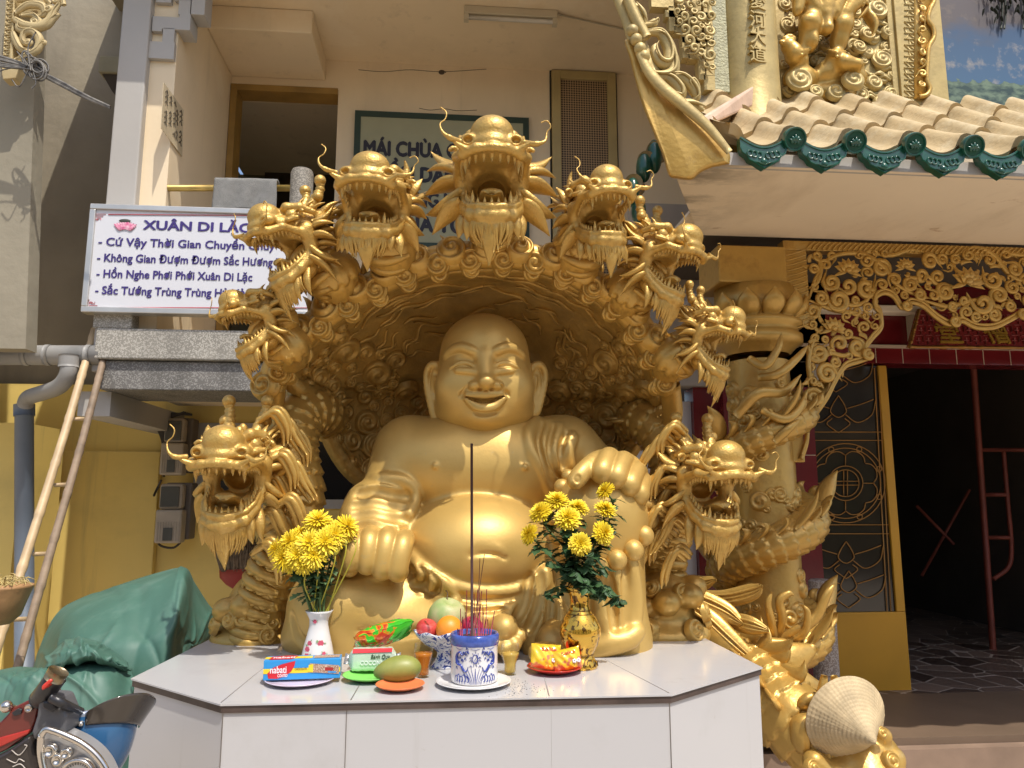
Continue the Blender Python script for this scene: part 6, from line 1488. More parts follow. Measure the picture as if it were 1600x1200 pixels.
# ---- green verse sign on the upper wall
YV = 4.985
gs = thing('green_sign', 'green bordered board with painted black Vietnamese verse on the upper wall', 'sign', PY(690, 385, YV))
a, b = PY(548, 386, YV), PY(826, 186, YV)
MB().box((a.x + .04, YV - .012, a.z + .04), (b.x - .04, YV + .012, b.z - .04)).build('board', mat('sage_board', (.36, .35, .22), .7, var=.05), gs, smooth=False)
fr = MB(); t = .042
fr.box((a.x, YV - .018, a.z), (a.x + t, YV + .012, b.z)); fr.box((b.x - t, YV - .018, a.z), (b.x, YV + .012, b.z)); fr.box((a.x + t, YV - .018, a.z), (b.x - t, YV + .012, a.z + t)); fr.box((a.x + t, YV - .018, b.z - t), (b.x - t, YV + .012, b.z))
fr.build('border', mat('bottle_green', (.022, .045, .028), .6), gs, smooth=False)
M_BLK = mat('black_lettering', (.022, .02, .03), .6, bump=0)
for body, px, py, w_ in (('MÁI CHÙA CHE CHỞ', 567, 241, 246), ('HỒN DÂN TỘC', 585, 281, 196), ('NẾP SỐNG MUÔN ĐỜI', 566, 320, 250), ('CỦA TỔ TÔNG', 612, 360, 210)):
    text('lettering', body, M_BLK, PY(px, py, YV - .0145), (1, 0, 0), (0, 0, 1), 25 / .72 * sc(YV), depth=.004, bold=.07, width=wpx(px, px + w_, YV), parent=gs)
# ---- paper notice on the side wall
pn = thing('paper_notice', 'sheet of hand lettering on the inner side wall of the balcony', 'notice', PX(268, 190, xw + .004))
p_ = [PX(255, 128, xw + .004), PX(286, 172, xw + .004), PX(284, 245, xw + .004), PX(251, 200, xw + .004)]
MB().prism(p_, (.003, 0, 0)).build('sheet', mat('aged_paper', (.56, .46, .30), .8, bump=0), pn, smooth=False)
sb = MB()
for k in range(7):
    t = .15 + .11 * k; A_ = p_[0].lerp(p_[3], t); B_ = p_[1].lerp(p_[2], t)
    for q in range(5):
        u0 = .10 + .17 * q + .03 * ((k * 3 + q) % 3)
        if (k + q) % 4 == 3: continue
        sb.tube([A_.lerp(B_, u0) + Vector((.004, 0, 0)), A_.lerp(B_, u0 + .05) + Vector((.004, 0, .018)), A_.lerp(B_, u0 + .11) + Vector((.004, 0, -.004))], .004, n=4)
sb.build('handwriting', mat('faded_ink', (.10, .08, .05), .8, bump=0), pn)
# ---- tube lamp on the ceiling (unlit)
tl = thing('tube_lamp', 'unlit fluorescent tube lamp fixed under the balcony ceiling', 'lamp', PZ(798, 16, ZC))
a, b = PZ(725, 16, ZC - .02), PZ(872, 16, ZC - .02)
bevel(MB().box((a.x, a.y - .03, ZC - .055), (b.x, a.y + .03, ZC - .002)).build('housing', M_BEIGE, tl, smooth=False), .004)
MB().tube([(a.x + .03, a.y - .01, ZC - .075), (b.x - .03, a.y - .01, ZC - .075)], .014, n=12).build('tube', mat('frosted_tube', (.55, .5, .42), .3, bump=0), tl)
cb = MB(); cb.box((a.x, a.y - .025, ZC - .092), (a.x + .03, a.y + .02, ZC - .056)); cb.box((b.x - .03, a.y - .025, ZC - .092), (b.x, a.y + .02, ZC - .056)); cb.box((a.x + .03, a.y + .031, ZC - .03), (b.x - .03, a.y + .034, ZC - .02)); cb.build('end_holder', M_BEIGE, tl, smooth=False)
MB().tube([(b.x, a.y, ZC - .01), (b.x + .6, a.y + .15, ZC - .01), (b.x + 1.4, a.y + .1, ZC - .01)], .006, n=6).build('wire', M_BEIGE, tl)
# ---- carved cream bracket top left
YO = 3.6; M_CREAM = mat('cream_carving_paint', (.48, .37, .18), .6, .1, var=.1, vscale=12, bump=.2)
oc = thing('cream_bracket', 'cream painted openwork scroll bracket at the top left corner', 'carving', PY(45, 60, YO))
so_ = MB(); so_.prism([PY(12, -60, YO), PY(25, -60, YO), PY(18, 118, YO), PY(2, 118, YO)], (0, .06, 0)); so_.prism([PY(2, 108, YO - .002), PY(30, 104, YO - .002), PY(24, 122, YO - .002), PY(4, 124, YO - .002)], (0, .064, 0))
bevel(so_.build('key_strip', M_CREAM, oc, smooth=False), .004)
kp = MB()
for y_ in range(-10, 104, 8):
    x_ = 16 - (y_ + 10) * .068
    for seg in ([(-4, 0), (4, 0)], [(4, 0), (4, 4), (0, 4)], [(-4, 2), (-4, 6)]): ln(kp, [(x_ + p_, y_ + q_) for p_, q_ in seg], YO - .003, .004)
kp.build('key_pattern', M_CREAM, oc)
sc_ = MB()
for pts, w in (([(24, 95), (40, 88), (58, 78), (62, 62), (52, 50), (38, 52), (36, 66), (46, 72)], .018), ([(22, 30), (40, 40), (60, 42), (76, 34), (84, 18), (96, 2)], .022), ([(24, 20), (44, 8), (66, 10), (70, 22), (58, 26)], .018), ([(20, 50), (24, 62), (34, 78), (50, 80)], .016), ([(60, 40), (72, 40), (82, 30), (94, 22)], .018), ([(100, 8), (92, -10), (80, -14), (72, -2), (80, 6)], .018), ([(26, 0), (45, -5), (60, -15)], .02), ([(30, 92), (22, 100), (36, 98), (34, 90)], .012), ([(50, 84), (64, 70), (66, 58)], .014), ([(28, 34), (30, 46), (48, 48), (62, 36), (52, 24), (34, 24)], .016)):
    sc_.tube(spx(pts, YO, 30), [w * (.4 + .8 * math.sin(math.pi * min(1, (i + 4) / 33))) for i in range(30)], n=9, up=(0, -1, 0), flat=.8)
    sc_.tube([p + Vector((.004, -.014, .006)) for p in spx(pts, YO, 30)], [w * .3 * math.sin(math.pi * (i + 1) / 31) for i in range(30)], n=6)
for x_, y_, q in ((76, 14, 9), (44, 66, 7), (88, 0, 8), (55, 34, 8), (68, 66, 5)): sc_.curl(PY(x_, y_, YO - .005), (0, -1, 0), q * sc(YO), turns=1.4, h=.6)
pw = [(20, -60), (100, -60), (99, 12), (93, 26), (80, 32), (70, 50), (66, 70), (56, 86), (36, 98), (20, 104)]
sc_.build('scrollwork', M_CREAM, oc)
tag(MB().prism([PY(x_, y_, YO + .045) for x_, y_ in ((24, -60), (78, -60), (72, 4), (62, 22), (50, 40), (46, 60), (36, 84), (20, 100))], (0, .02, 0)).build('back_plate', M_CREAM, oc, smooth=False))
# ---- cable bundle
cbm = MB(); r_c = random.Random(3)
for k in range(8):
    o_ = r_c.uniform(-6, 6); cbm.tube(spx([(-20, 92 + o_ * 1.6), (20, 100 + o_), (48, 108 + o_ * .4), (90, 128 + o_ * .5), (135, 152 + o_ * .4), (172, 168 + o_ * .2)], 3.5, 30), r_c.uniform(.004, .008), n=6)
for k in range(9):
    c_ = (48 + r_c.uniform(-4, 16), 104 + r_c.uniform(-8, 8)); ra_, rb__ = r_c.uniform(6, 17), r_c.uniform(8, 17); t0 = r_c.uniform(0, 6)
    cbm.tube([PY(c_[0] + ra_ * math.cos(t + t0), c_[1] + rb__ * math.sin(t * (1 + .03 * k) + t0), 3.48 + .004 * k) for t in np.linspace(0, r_c.uniform(4, 9), 30)], .0042, n=5)
for pts in ([(45, 108), (30, 135), (18, 124)], [(48, 110), (44, 75), (56, 50)], [(46, 104), (26, 80)], [(52, 112), (56, 130), (50, 138)], [(-5, 112), (20, 106), (46, 108)]): cbm.tube(spx(pts, 3.48, 16), .003, n=5)
tag(cbm.build('cable_bundle', mat('weathered_cable', (.05, .045, .04), .6, var=.4, vscale=30, col2=(.22, .2, .17)), None), 'tangled overhead cable bundle crossing the left wall', 'cable')
# ---- drain pipes
M_PVC = mat('grey_pvc', (.30, .29, .27), .5, var=.1, vscale=4); stain(M_PVC, (.14, .13, .11), (5, 5, 2), .5, .75, .6)
dp = thing('drain_pipe', 'grey plastic drain pipe with elbow running down the yellow wall', 'pipe', PY(60, 560, 4.1))
hp_ = MB(); r_p = 15 * sc(3.95); hp_.tube([PY(-40, 555, 3.95), PY(160, 555, 3.95)], r_p, n=24)
for x_ in (42, 76, 140): hp_.tube([PY(x_ - 4, 555, 3.95), PY(x_ + 4, 555, 3.95)], r_p * 1.07, n=24)
hp_.build('horizontal_pipe', M_PVC, dp)
el = MB(); el.tube(spx([(108, 560, 3.9), (106, 585, 3.9), (92, 604, 3.95), (66, 614, 4.05), (44, 622, 4.15), (38, 640, 4.2)], 4, 26), 11.5 * sc(4.05), n=20); el.tube(spx([(108, 555, 3.9), (107, 574, 3.9)], 4, 6), 13.5 * sc(4.05), n=20); el.build('elbow', M_PVC, dp)
dn = MB(); dn.tube([PY(38, 632, 4.2), PY(38, 1100, 4.2)], 12.5 * sc(4.2), n=20); dn.tube([PY(38, 632, 4.2), PY(38, 650, 4.2)], 14 * sc(4.2), n=20); dn.build('downpipe', mat('blue_grey_pvc', (.13, .155, .19), .5, var=.15, vscale=3), dp)
# ---- bamboo ladder
M_BAM = mat('bamboo', (.50, .36, .20), .5, var=.2, vscale=12, bump=.15); M_BAMD = mat('weathered_bamboo', (.24, .17, .11), .65, var=.35, vscale=16, bump=.3)
ld = thing('bamboo_ladder', 'bamboo ladder leaning against the balcony kerb', 'ladder', PY(0, 1060, 3.25))
def cane(name, A_, B_, r, m, k):
    n = 120; mb = MB(); A_ = Vector(A_); B_ = Vector(B_); nodes = np.linspace(.03, .97, k); tt = np.linspace(0, 1, n)
    rr = np.array([r * (1 + .16 * np.exp(-((t - nodes) / .006) ** 2).max() - .05 * np.exp(-((t - nodes - .012) / .006) ** 2).max()) for t in tt])
    mb.tube([A_.lerp(B_, t) + Vector((.006 * math.sin(t * 5), 0, 0)) for t in tt], rr, n=14); return mb.build(name, m, ld)
def ladder_pt(x_, y_): return PY(x_, y_, 4.02 - (y_ - 520) / 520 * .8)
cane('rail', ladder_pt(148, 515), ladder_pt(-32, 1110), 6.0 * sc(3.6), M_BAM, 8); cane('rail', ladder_pt(170, 528), ladder_pt(12, 1110), 5.4 * sc(3.6), M_BAMD, 9)
for x0_, x1_, y_ in ((117, 136, 655), (85, 107, 758), (52, 76, 866), (18, 44, 968)): MB().tube([ladder_pt(x0_, y_), ladder_pt(x1_, y_ - 1)], 3 * sc(3.6), n=10).build('rung', M_BAM, ld)
# ---- electric meters
M_MET = mat('yellowed_plastic', (.40, .33, .24), .45, var=.1, vscale=10); M_METG = mat('meter_window', (.10, .095, .08), .15, bump=0, coat=.3)
def meter(label, x0, y0, x1, y1):
    Y = 4.9; d = thing('electric_meter', label, 'electric meter', PY((x0 + x1) / 2, y1, Y)); a, b = PY(x0, y1, Y), PY(x1, y0, Y); h = b.z - a.z; w = b.x - a.x
    bevel(MB().box((a.x + w * .12, Y, a.z + h * .05), (b.x + w * .08, Y + .12, b.z + h * .02)).build('back_box', mat('dark_meter_box', (.16, .13, .10), .6), d, smooth=False), .01)
    bevel(MB().box((a.x, Y - .09, a.z), (b.x - w * .04, Y - .001, a.z + h * .56)).build('cover', M_MET, d, smooth=False), .012)
    bevel(MB().box((a.x + w * .04, Y - .075, a.z + h * .563), (b.x - w * .10, Y - .001, b.z)).build('meter_case', M_MET, d, smooth=False), .02)
    bevel(MB().box((a.x + w * .12, Y - .085, a.z + h * .60), (b.x - w * .2, Y - .0755, b.z - h * .05)).build('window', M_METG, d, smooth=False), .006)
    rb = MB()
    for k in range(9): x_ = a.x + w * (.10 + .095 * k); rb.box((x_, Y - .094, a.z + h * .04), (x_ + w * .03, Y - .0905, a.z + h * .36))
    rb.build('ribs', M_MET, d, smooth=False); MB().box((a.x + w * .34, Y - .099, a.z + h * .05), (a.x + w * .66, Y - .0945, a.z + h * .26)).build('terminal_cover', M_METG, d, smooth=False)
meter('upper yellowed electric meter with cables entering beside it', 256, 655, 299, 743); meter('lower yellowed electric meter above the green tarp', 248, 756, 297, 848)
mc_ = MB()
for k in range(5): mc_.tube(spx([(300 - k * 3, 648 - k), (262, 646 + k * 2), (240, 648 + k * 3), (246 + k * 2, 668), (254 + k, 690), (256, 720), (256, 745)], 4.86, 24), .008, n=7)
for pts in ([(252, 750), (240, 775), (248, 760)], [(246, 838), (250, 852), (270, 856), (282, 848)], [(232, 650), (236, 644), (246, 648)]): mc_.tube(spx(pts, 4.88, 14), .007, n=6)
tag(mc_.build('meter_cables', mat('grimy_cable', (.06, .05, .04), .7), None), 'grimy cables curling down beside the electric meters', 'cable')
# ---- broom standing upside down
bm = thing('broom', 'brown straw broom standing upside down against the yellow wall', 'broom', PY(373, 1000, 4.5))
br_ = MB(); r_b = random.Random(4)
for k in range(240):
    x_ = r_b.uniform(345, 394); t = (x_ - 369) / 25; br_.tube([PY(x_, 893, 4.5 + r_b.uniform(-.03, .03)), PY(x_ + t * 7 + r_b.uniform(-4, 2), 866, 4.5 + r_b.uniform(-.03, .03)), PY(368 + t * 36 + r_b.uniform(-5, 3), 838 + r_b.uniform(-2, 14), 4.5 + r_b.uniform(-.04, .03))], [.006, .005, .002], n=4)
br_.build('bristles', mat('broom_straw', (.15, .095, .045), .8, var=.4, vscale=40), bm)
M_BRED = mat('red_plastic', (.30, .035, .025), .45)
bh = MB(); P_ = [PY(369, 889, 4.5), PY(369, 900, 4.5), PY(370, 910, 4.5), PY(372, 918, 4.5), PY(373, 926, 4.5)]; bh.tube(P_, [.095, .092, .06, .03, .016], n=20, up=(0, -1, 0), flat=.35); bh.build('binding', M_BRED, bm)
MB().tube([PY(373, 922, 4.5), PY(374, 1060, 4.5)], .014, n=10).build('handle', M_BRED, bm)
# ---- planter basket with straw
Yb = 2.95; c_ = PY(-6, 945, Yb)
pb = thing('hanging_basket', 'brown planter bowl of dry straw hung on the bamboo ladder', 'basket', c_)
pr = [(.0, -.07), (.05, -.068), (.08, -.04), (.1, .025), (.112, .06), (.115, .068), (.106, .068), (.098, .05), (.0, .04)]
MB().lathe(pr, c_, n=40).build('bowl', mat('terracotta_wicker', (.36, .20, .085), .6, var=.2, vscale=20, bump=.3, bscale=60), pb)
stw = MB()
for k in range(110):
    a_ = r_b.uniform(0, 6.28); q = r_b.uniform(0, .10); p = c_ + Vector((q * math.cos(a_), q * math.sin(a_), .07)); d_ = Vector((r_b.uniform(-1, 1), r_b.uniform(-1, 1), r_b.uniform(-.1, .6))) * .06; stw.tube([p, p + d_ * .5 + Vector((0, 0, .015)), p + d_], [.002, .002, .001], n=4)
stw.build('dry_straw', mat('straw', (.42, .32, .12), .8, var=.3, vscale=40), pb)
# ---- tarp over a parked motorbike
M_TARP = mat('green_tarp', (.062, .150, .112), .55, var=.12, vscale=5, bump=.15, bscale=22, dist=.010)
stain(M_TARP, (.15, .23, .19), (5, 5, 5), .5, .75, .6)
def cloth(name, rows, nu, nv, amp, seed, parent, fold=1.6):
    Rr = np.array([[tuple(PY(*q)) for q in r_] for r_ in rows]); A1 = np.stack([spline(r_, nv) for r_ in Rr]); A2 = np.stack([spline(A1[:, j], nu) for j in range(nv)], 1)
    rg_ = np.random.RandomState(seed); U, Vv = np.meshgrid(np.linspace(0, 1, nu), np.linspace(0, 1, nv), indexing='ij'); D = np.zeros((nu, nv))
    for k in range(7):
        fq = rg_.uniform(1.2, 4.5); ph = rg_.uniform(0, 6.28); a_ = rg_.normal(0, .8); D += .35 * np.sin((Vv * math.cos(a_) + U * math.sin(a_)) * fq * 2 + ph) / fq
    for k in range(int(15 * fold)):
        v0 = rg_.uniform(0, 1); sl = rg_.normal(0, .35); cu = rg_.normal(0, .25); u0 = rg_.uniform(-.1, .5); ln_ = rg_.uniform(.25, .8); wd = rg_.uniform(.008, .030); dd = np.abs(Vv - (v0 + sl * U + cu * U * U)) / wd
        D += rg_.uniform(.25, 1.0) * (wd / .02) ** .5 * np.exp(-dd ** 1.4) * np.clip((U - u0) / .12, 0, 1) * np.clip((u0 + ln_ - U) / .25, 0, 1) * rg_.choice([1, 1, -.7])
    D -= D.mean(); Tu = np.gradient(A2, axis=0); Tv = np.gradient(A2, axis=1); Nn = np.cross(Tu, Tv); Nn /= np.linalg.norm(Nn, axis=2)[..., None] + 1e-9
    if Nn[..., 1].mean() > 0: Nn = -Nn
    o = MB().grid(A2 + Nn * (D * amp)[..., None]).build(name, M_TARP, parent); md = o.modifiers.new('thickness', 'SOLIDIFY'); md.thickness = .004; return o
tb = thing('covered_motorbike', 'motorbike parked by the yellow wall under a crumpled green tarp', 'motorbike', PY(180, 1190, 3.0))
cloth('tarp', [[(52, 1050, 3.75), (72, 988, 3.75), (106, 946, 3.7), (180, 916, 3.7), (250, 893, 3.7), (290, 886, 3.7), (306, 912, 3.75), (328, 948, 3.75), (348, 967, 3.7)],
    [(50, 1062, 3.5), (76, 1002, 3.4), (112, 958, 3.35), (184, 930, 3.3), (252, 906, 3.3), (289, 896, 3.3), (303, 926, 3.45), (322, 960, 3.5), (343, 974, 3.6)],
    [(46, 1090, 3.3), (78, 1040, 3.2), (112, 1000, 3.1), (176, 985, 3.05), (242, 972, 3.05), (280, 962, 3.05), (295, 985, 3.25), (308, 1003, 3.35), (320, 1004, 3.5)],
    [(42, 1140, 3.2), (80, 1090, 3.1), (116, 1060, 3.0), (170, 1050, 2.95), (225, 1045, 2.95), (262, 1035, 2.97), (283, 1028, 3.15), (292, 1030, 3.25), (300, 1030, 3.4)],
    [(40, 1260, 3.15), (80, 1260, 3.05), (116, 1260, 2.95), (170, 1260, 2.9), (225, 1260, 2.9), (258, 1260, 2.92), (278, 1260, 3.1), (290, 1260, 3.2), (295, 1260, 3.35)]], 150, 170, .016, 4, tb)
cloth('tarp_front', [[(-40, 1050, 3.05), (0, 1046, 3.0), (30, 1040, 3.0), (75, 1040, 2.98), (120, 1028, 2.98), (165, 1024, 2.98), (205, 1040, 3.0)],
    [(-40, 1062, 2.8), (0, 1056, 2.75), (28, 1050, 2.72), (75, 1050, 2.7), (122, 1036, 2.7), (168, 1036, 2.72), (208, 1052, 2.8)],
    [(-40, 1110, 2.68), (0, 1100, 2.64), (28, 1090, 2.62), (75, 1085, 2.6), (122, 1085, 2.6), (170, 1090, 2.62), (206, 1100, 2.7)],
    [(-40, 1260, 2.62), (0, 1260, 2.58), (28, 1260, 2.57), (75, 1260, 2.56), (122, 1260, 2.55), (170, 1260, 2.56), (204, 1260, 2.62)]], 110, 120, .014, 9, tb)
cloth('tarp_fold', [[(70, 1042, 2.92), (88, 1010, 2.95), (115, 994, 2.98), (145, 998, 2.98), (170, 1012, 2.95), (200, 1036, 2.92)],
    [(72, 1044, 2.74), (90, 1020, 2.70), (118, 1004, 2.68), (146, 1008, 2.68), (172, 1022, 2.70), (202, 1040, 2.76)],
    [(74, 1046, 2.72), (92, 1036, 2.64), (120, 1028, 2.62), (146, 1024, 2.62), (172, 1034, 2.66), (203, 1046, 2.74)],
    [(76, 1048, 2.74), (94, 1040, 2.70), (122, 1034, 2.68), (146, 1030, 2.68), (172, 1038, 2.70), (204, 1050, 2.76)]], 60, 90, .014, 2, tb, 2.5)
# ---- motorcycle in front, bottom left, with helmet
YM = 1.85; M_BLKP = mat('black_plastic', (.025, .025, .028), .35, bump=.1, bscale=80); M_MAROON = mat('maroon_paint', (.14, .022, .016), .25, var=.15, coat=.5, bump=.02); M_CHR = mat('worn_chrome', (.62, .58, .52), .16, .95, var=.08, bump=.05, bscale=20); M_GREYP = mat('grey_plastic', (.10, .10, .105), .5, var=.1)
mo = thing('motorcycle', 'maroon motorcycle with chrome headlamp rim at the bottom left corner', 'motorcycle', PY(40, 1200, YM))
def slab(name, pts, Y, th, m, bw=.006):
    o = MB().prism([PY(x_, y_, Y) for x_, y_ in pts], (0, th, 0)).build(name, m, mo, smooth=False); return bevel(o, bw, 3)
slab('front_cowl', [(-40, 1150), (0, 1128), (20, 1106), (56, 1088), (62, 1092), (55, 1126), (46, 1146), (10, 1172), (-40, 1196)], YM, .10, M_MAROON, .012)
slab('red_flash', [(-40, 1168), (2, 1152), (46, 1140), (44, 1147), (4, 1166), (-40, 1184)], YM - .004, .05, mat('red_decal', (.42, .03, .02), .3, coat=.4), .003)
slab('lower_cowl', [(-40, 1200), (10, 1174), (46, 1148), (58, 1200), (62, 1250), (-40, 1250)], YM - .01, .10, mat('black_paint', (.035, .028, .024), .3, coat=.4), .012)
slab('switch_panel', [(60, 1088), (92, 1090), (104, 1120), (100, 1150), (66, 1140), (52, 1160), (48, 1145), (56, 1120)], YM - .03, .07, M_GREYP, .01)
hb_ = MB(); hb_.tube(spx([(62, 1092, YM), (72, 1080, YM - .02), (82, 1066, YM - .03), (89, 1057, YM - .03)], YM, 14), 14 * sc(YM), n=20); hb_.build('grip', M_BLKP, mo)
MB().tube([PY(83, 1062, YM - .05), PY(92, 1048, YM - .05)], [13 * sc(YM), 14 * sc(YM)], n=20).build('bar_end', mat('brass_bar_end', (.28, .22, .13), .35, .8, bump=.3), mo)
slab('switch_button', [(64, 1072), (78, 1060), (82, 1064), (70, 1076), (64, 1080)], YM - .075, .03, mat('red_button', (.62, .045, .03), .35), .004)
slab('switch_box', [(66, 1096), (84, 1096), (88, 1108), (80, 1114), (66, 1106)], YM - .045, .03, M_BLKP, .004)
MB().tube(spx([(80, 1090, YM - .05), (96, 1098, YM - .05), (112, 1106, YM), (125, 1112, YM + .05)], YM, 16), .010, n=10).build('brake_cable', M_BLKP, mo)
blt = MB(); c_ = PY(46, 1106, YM - .004); Mx = Matrix.Translation(c_) @ Matrix.Rotation(R(90), 4, 'X'); blt.lathe([(0, .004), (.005, .004), (.007, .007), (.009, .004), (.009, -.004)], M=Mx, n=18); blt.build('bolt', M_CHR, mo)
slab('cowl_slot', [(18, 1114), (28, 1107), (34, 1109), (32, 1116), (22, 1119)], YM - .006, .01, M_BLKP, .001)
mi = MB(); mi.ball(PY(10, 1104, YM), .013, nu=10, nv=14); mi.tube([PY(10, 1104, YM), PY(24, 1108, YM + .03)], .008, n=10); mi.build('mirror_stub', M_CHR, mo)
# chrome rim with dials
rimp = [(64, 1150), (72, 1140), (84, 1142), (104, 1150), (128, 1162), (150, 1180), (166, 1204), (172, 1230), (150, 1250), (100, 1240), (74, 1215), (64, 1180)]
o3 = spline(rimp + [rimp[0]], 70); MB().tube([PY(x_, y_, YM - .05) for x_, y_ in o3], 4.6 * sc(YM), n=12).build('chrome_rim', M_CHR, mo)
MB().prism([PY(x_, y_, YM - .03) for x_, y_ in o3[:-1]], (0, .05, 0)).build('dial_plate', mat('silver_plate', (.45, .44, .43), .35, .5), mo, smooth=False)
dl = MB()
for x_, y_, q in ((80, 1172, 9), (105, 1176, 7), (92, 1186, 8)):
    Mx = Matrix.Translation(PY(x_, y_, YM - .036)) @ Matrix.Rotation(R(90), 4, 'X'); q *= sc(YM); dl.lathe([(0, .006), (q * .5, .006), (q * .6, .012), (q, .010), (q, -.004)], M=Mx, n=22)
dl.build('indicator_lamp', M_CHR, mo)
dd = MB(); q = 24 * sc(YM); Mx = Matrix.Translation(PY(122, 1212, YM - .036)) @ Matrix.Rotation(R(90), 4, 'X'); dd.lathe([(q * .8, .004), (q * .85, .014), (q, .012), (q, -.004)], M=Mx, n=36); dd.build('speedometer_rim', M_CHR, mo)
tk = MB(); tk.lathe([(0, .003), (q * .8, .003)], M=Mx, n=30); tk.build('speedometer_face', mat('dial_face', (.55, .53, .5), .4, bump=0), mo)
tks = MB()
for k in range(21): a_ = R(-30 + 12 * k); p = lambda f_: Mx @ Vector((math.cos(a_) * q * f_, math.sin(a_) * q * f_, .0045)); tks.tube([p(.62), p(.76)], .0008, n=4)
tks.build('speedometer_ticks', M_BLKP, mo)
chk = MB()
for pts in ([(18, 1172), (30, 1180), (42, 1166), (38, 1164)], [(10, 1186), (24, 1192), (30, 1186), (38, 1190)], [(20, 1198), (32, 1194), (42, 1204)]): chk.tube(spx(pts, YM - .0125, 12), .0012, n=4)
chk.build('chalk_scribble', mat('chalk', (.5, .45, .4), .9, bump=0), mo)
# helmet hung upside down
YHe = 1.98; hc = PY(150, 1128, YHe)
he = thing('helmet', 'blue open-face helmet with dark visor hanging upside down from the handlebar', 'helmet', hc)
rx = 54 * sc(YHe)
tlt = Matrix.Translation(PY(150, 1124, YHe)) @ Matrix.Rotation(R(-8), 4, 'Y') @ Matrix.Rotation(R(-22), 4, 'X')
pr = [(rx * math.sin(t) ** .8, -rx * 1.6 * math.cos(t) ** 1.0) for t in np.linspace(.001, math.pi / 2, 26)]
pr = pr + [(rx * .95, .002), (rx * .90, -.006)]
MB().lathe(pr, M=tlt, n=60).build('shell', mat('helmet_blue', (.02, .085, .19), .22, var=.06, coat=.6, bump=0), he)
MB().lathe([(rx * .97, -.012), (rx * 1.015, -.004), (rx * 1.015, .004), (rx * .93, .008), (rx * .9, -.004)], M=tlt, n=60).build('edge_trim', mat('helmet_trim', (.45, .5, .6), .25, .6, bump=0), he)
MB().lathe([(rx * .92, -.004), (rx * .86, -.05), (rx * .6, -.09), (0, -.1)], M=tlt, n=40).build('lining', M_BLKP, he)
vs = MB(); nv_ = 26; Gv = []
for i in range(12):
    t = i / 11; row = []
    for j in range(nv_):
        a_ = R(-78 + 112 * j / (nv_ - 1)); q = rx * (1.03 + .50 * t * (math.sin(math.pi * j / (nv_ - 1)) ** .7)); z = .032 * t * math.sin(math.pi * j / (nv_ - 1)) - .026 * (1 - t)
        row.append(tuple(tlt @ Vector((q * math.cos(a_), q * math.sin(a_), z))))
    Gv.append(row)
vo2 = vs.grid(np.array(Gv)).build('visor', mat('smoked_visor', (.045, .036, .028), .12, coat=.5, bump=0), he); md = vo2.modifiers.new('thickness', 'SOLIDIFY'); md.thickness = .003
for a_ in (-84, -104):
    p = tlt @ Vector((rx * 1.04 * math.cos(R(a_)), rx * 1.04 * math.sin(R(a_)), -.022)); MB().ball(p, .007, nu=8, nv=12).build('snap_button', M_CHR, he)
MB().tube([tlt @ Vector((-rx * .5, -rx * .75, -.004)), tlt @ Vector((-rx * .7, -rx * .4, .03)), PY(96, 1100, YHe - .06), PY(84, 1094, YM)], .006, n=8).build('chin_strap', M_BLKP, he)
# ================================================================= OFFERINGS ON THE PLINTH
def at(px, py): return PZ(px, py, ZT)
PORC = mat('white_porcelain', (.72, .70, .68), .12, var=.02, bump=0, coat=.4)
def dish(name, label, px, py, rpx, h, m, oval=1.0):
    c = at(px, py); s_ = sc(c.y); r = rpx * s_; o = thing(name, label, 'plate', c)
    mb = MB(); mb.lathe([(0, .002), (r * .55, .002), (r * .62, .004), (r * .96, h), (r, h + .0015), (r * .985, h + .003), (r * .9, h - .003), (r * .6, .007), (0, .006)], c, n=56)
    mb.build('dish', m, o); return o, c, s_
# -- left vase with massed chrysanthemums
def vase_lathe(mb, prof, c, s_): mb.lathe([(r * s_, z * s_) for r, z in prof], c, n=48)
cv = at(496, 1033); sv = sc(cv.y)
v1 = thing('vase', 'white porcelain vase with pink roses at the left of the offerings', 'vase', cv)
prof = [(0, 0), (20, 0), (23, 2), (23.5, 8), (20, 24), (15.5, 42), (13.5, 52), (14, 60), (18, 68), (20.5, 72), (19.5, 72), (13, 60), (12, 52), (0, 50)]
mb = MB(); vase_lathe(mb, prof, cv, sv); mb.build('body', PORC, v1)
def on_vase(prof_, c, s_, ang, zpx):
    zs = [p[1] for p in prof_[:10]]; rs_ = [p[0] for p in prof_[:10]]; r = np.interp(zpx, zs, rs_) * s_ + .0004
    n_ = Vector((math.sin(ang), -math.cos(ang), 0)); return c + Vector((0, 0, zpx * s_)) + n_ * r, n_
def decal(mb, p, n_, w, h, rot=0, n=10):
    t_ = Vector((0, 0, 1)).cross(n_).normalized(); u_ = Vector((0, 0, 1)); V_ = [tuple(p + n_ * .0006)]
    for k in range(n): a = 2 * math.pi * k / n; q = (math.cos(a) * w, math.sin(a) * h); q = (q[0] * math.cos(rot) - q[1] * math.sin(rot), q[0] * math.sin(rot) + q[1] * math.cos(rot)); V_.append(tuple(p + n_ * .0005 + t_ * q[0] + u_ * q[1]))
    mb.add(V_, [[0, 1 + k, 1 + (k + 1) % n] for k in range(n)])
M_ROSE = mat('rose_print', (.62, .10, .16), .3, bump=0); M_LEAFP = mat('leaf_print', (.25, .38, .20), .3, bump=0)
rz = MB(); lp = MB(); r_o = random.Random(2)
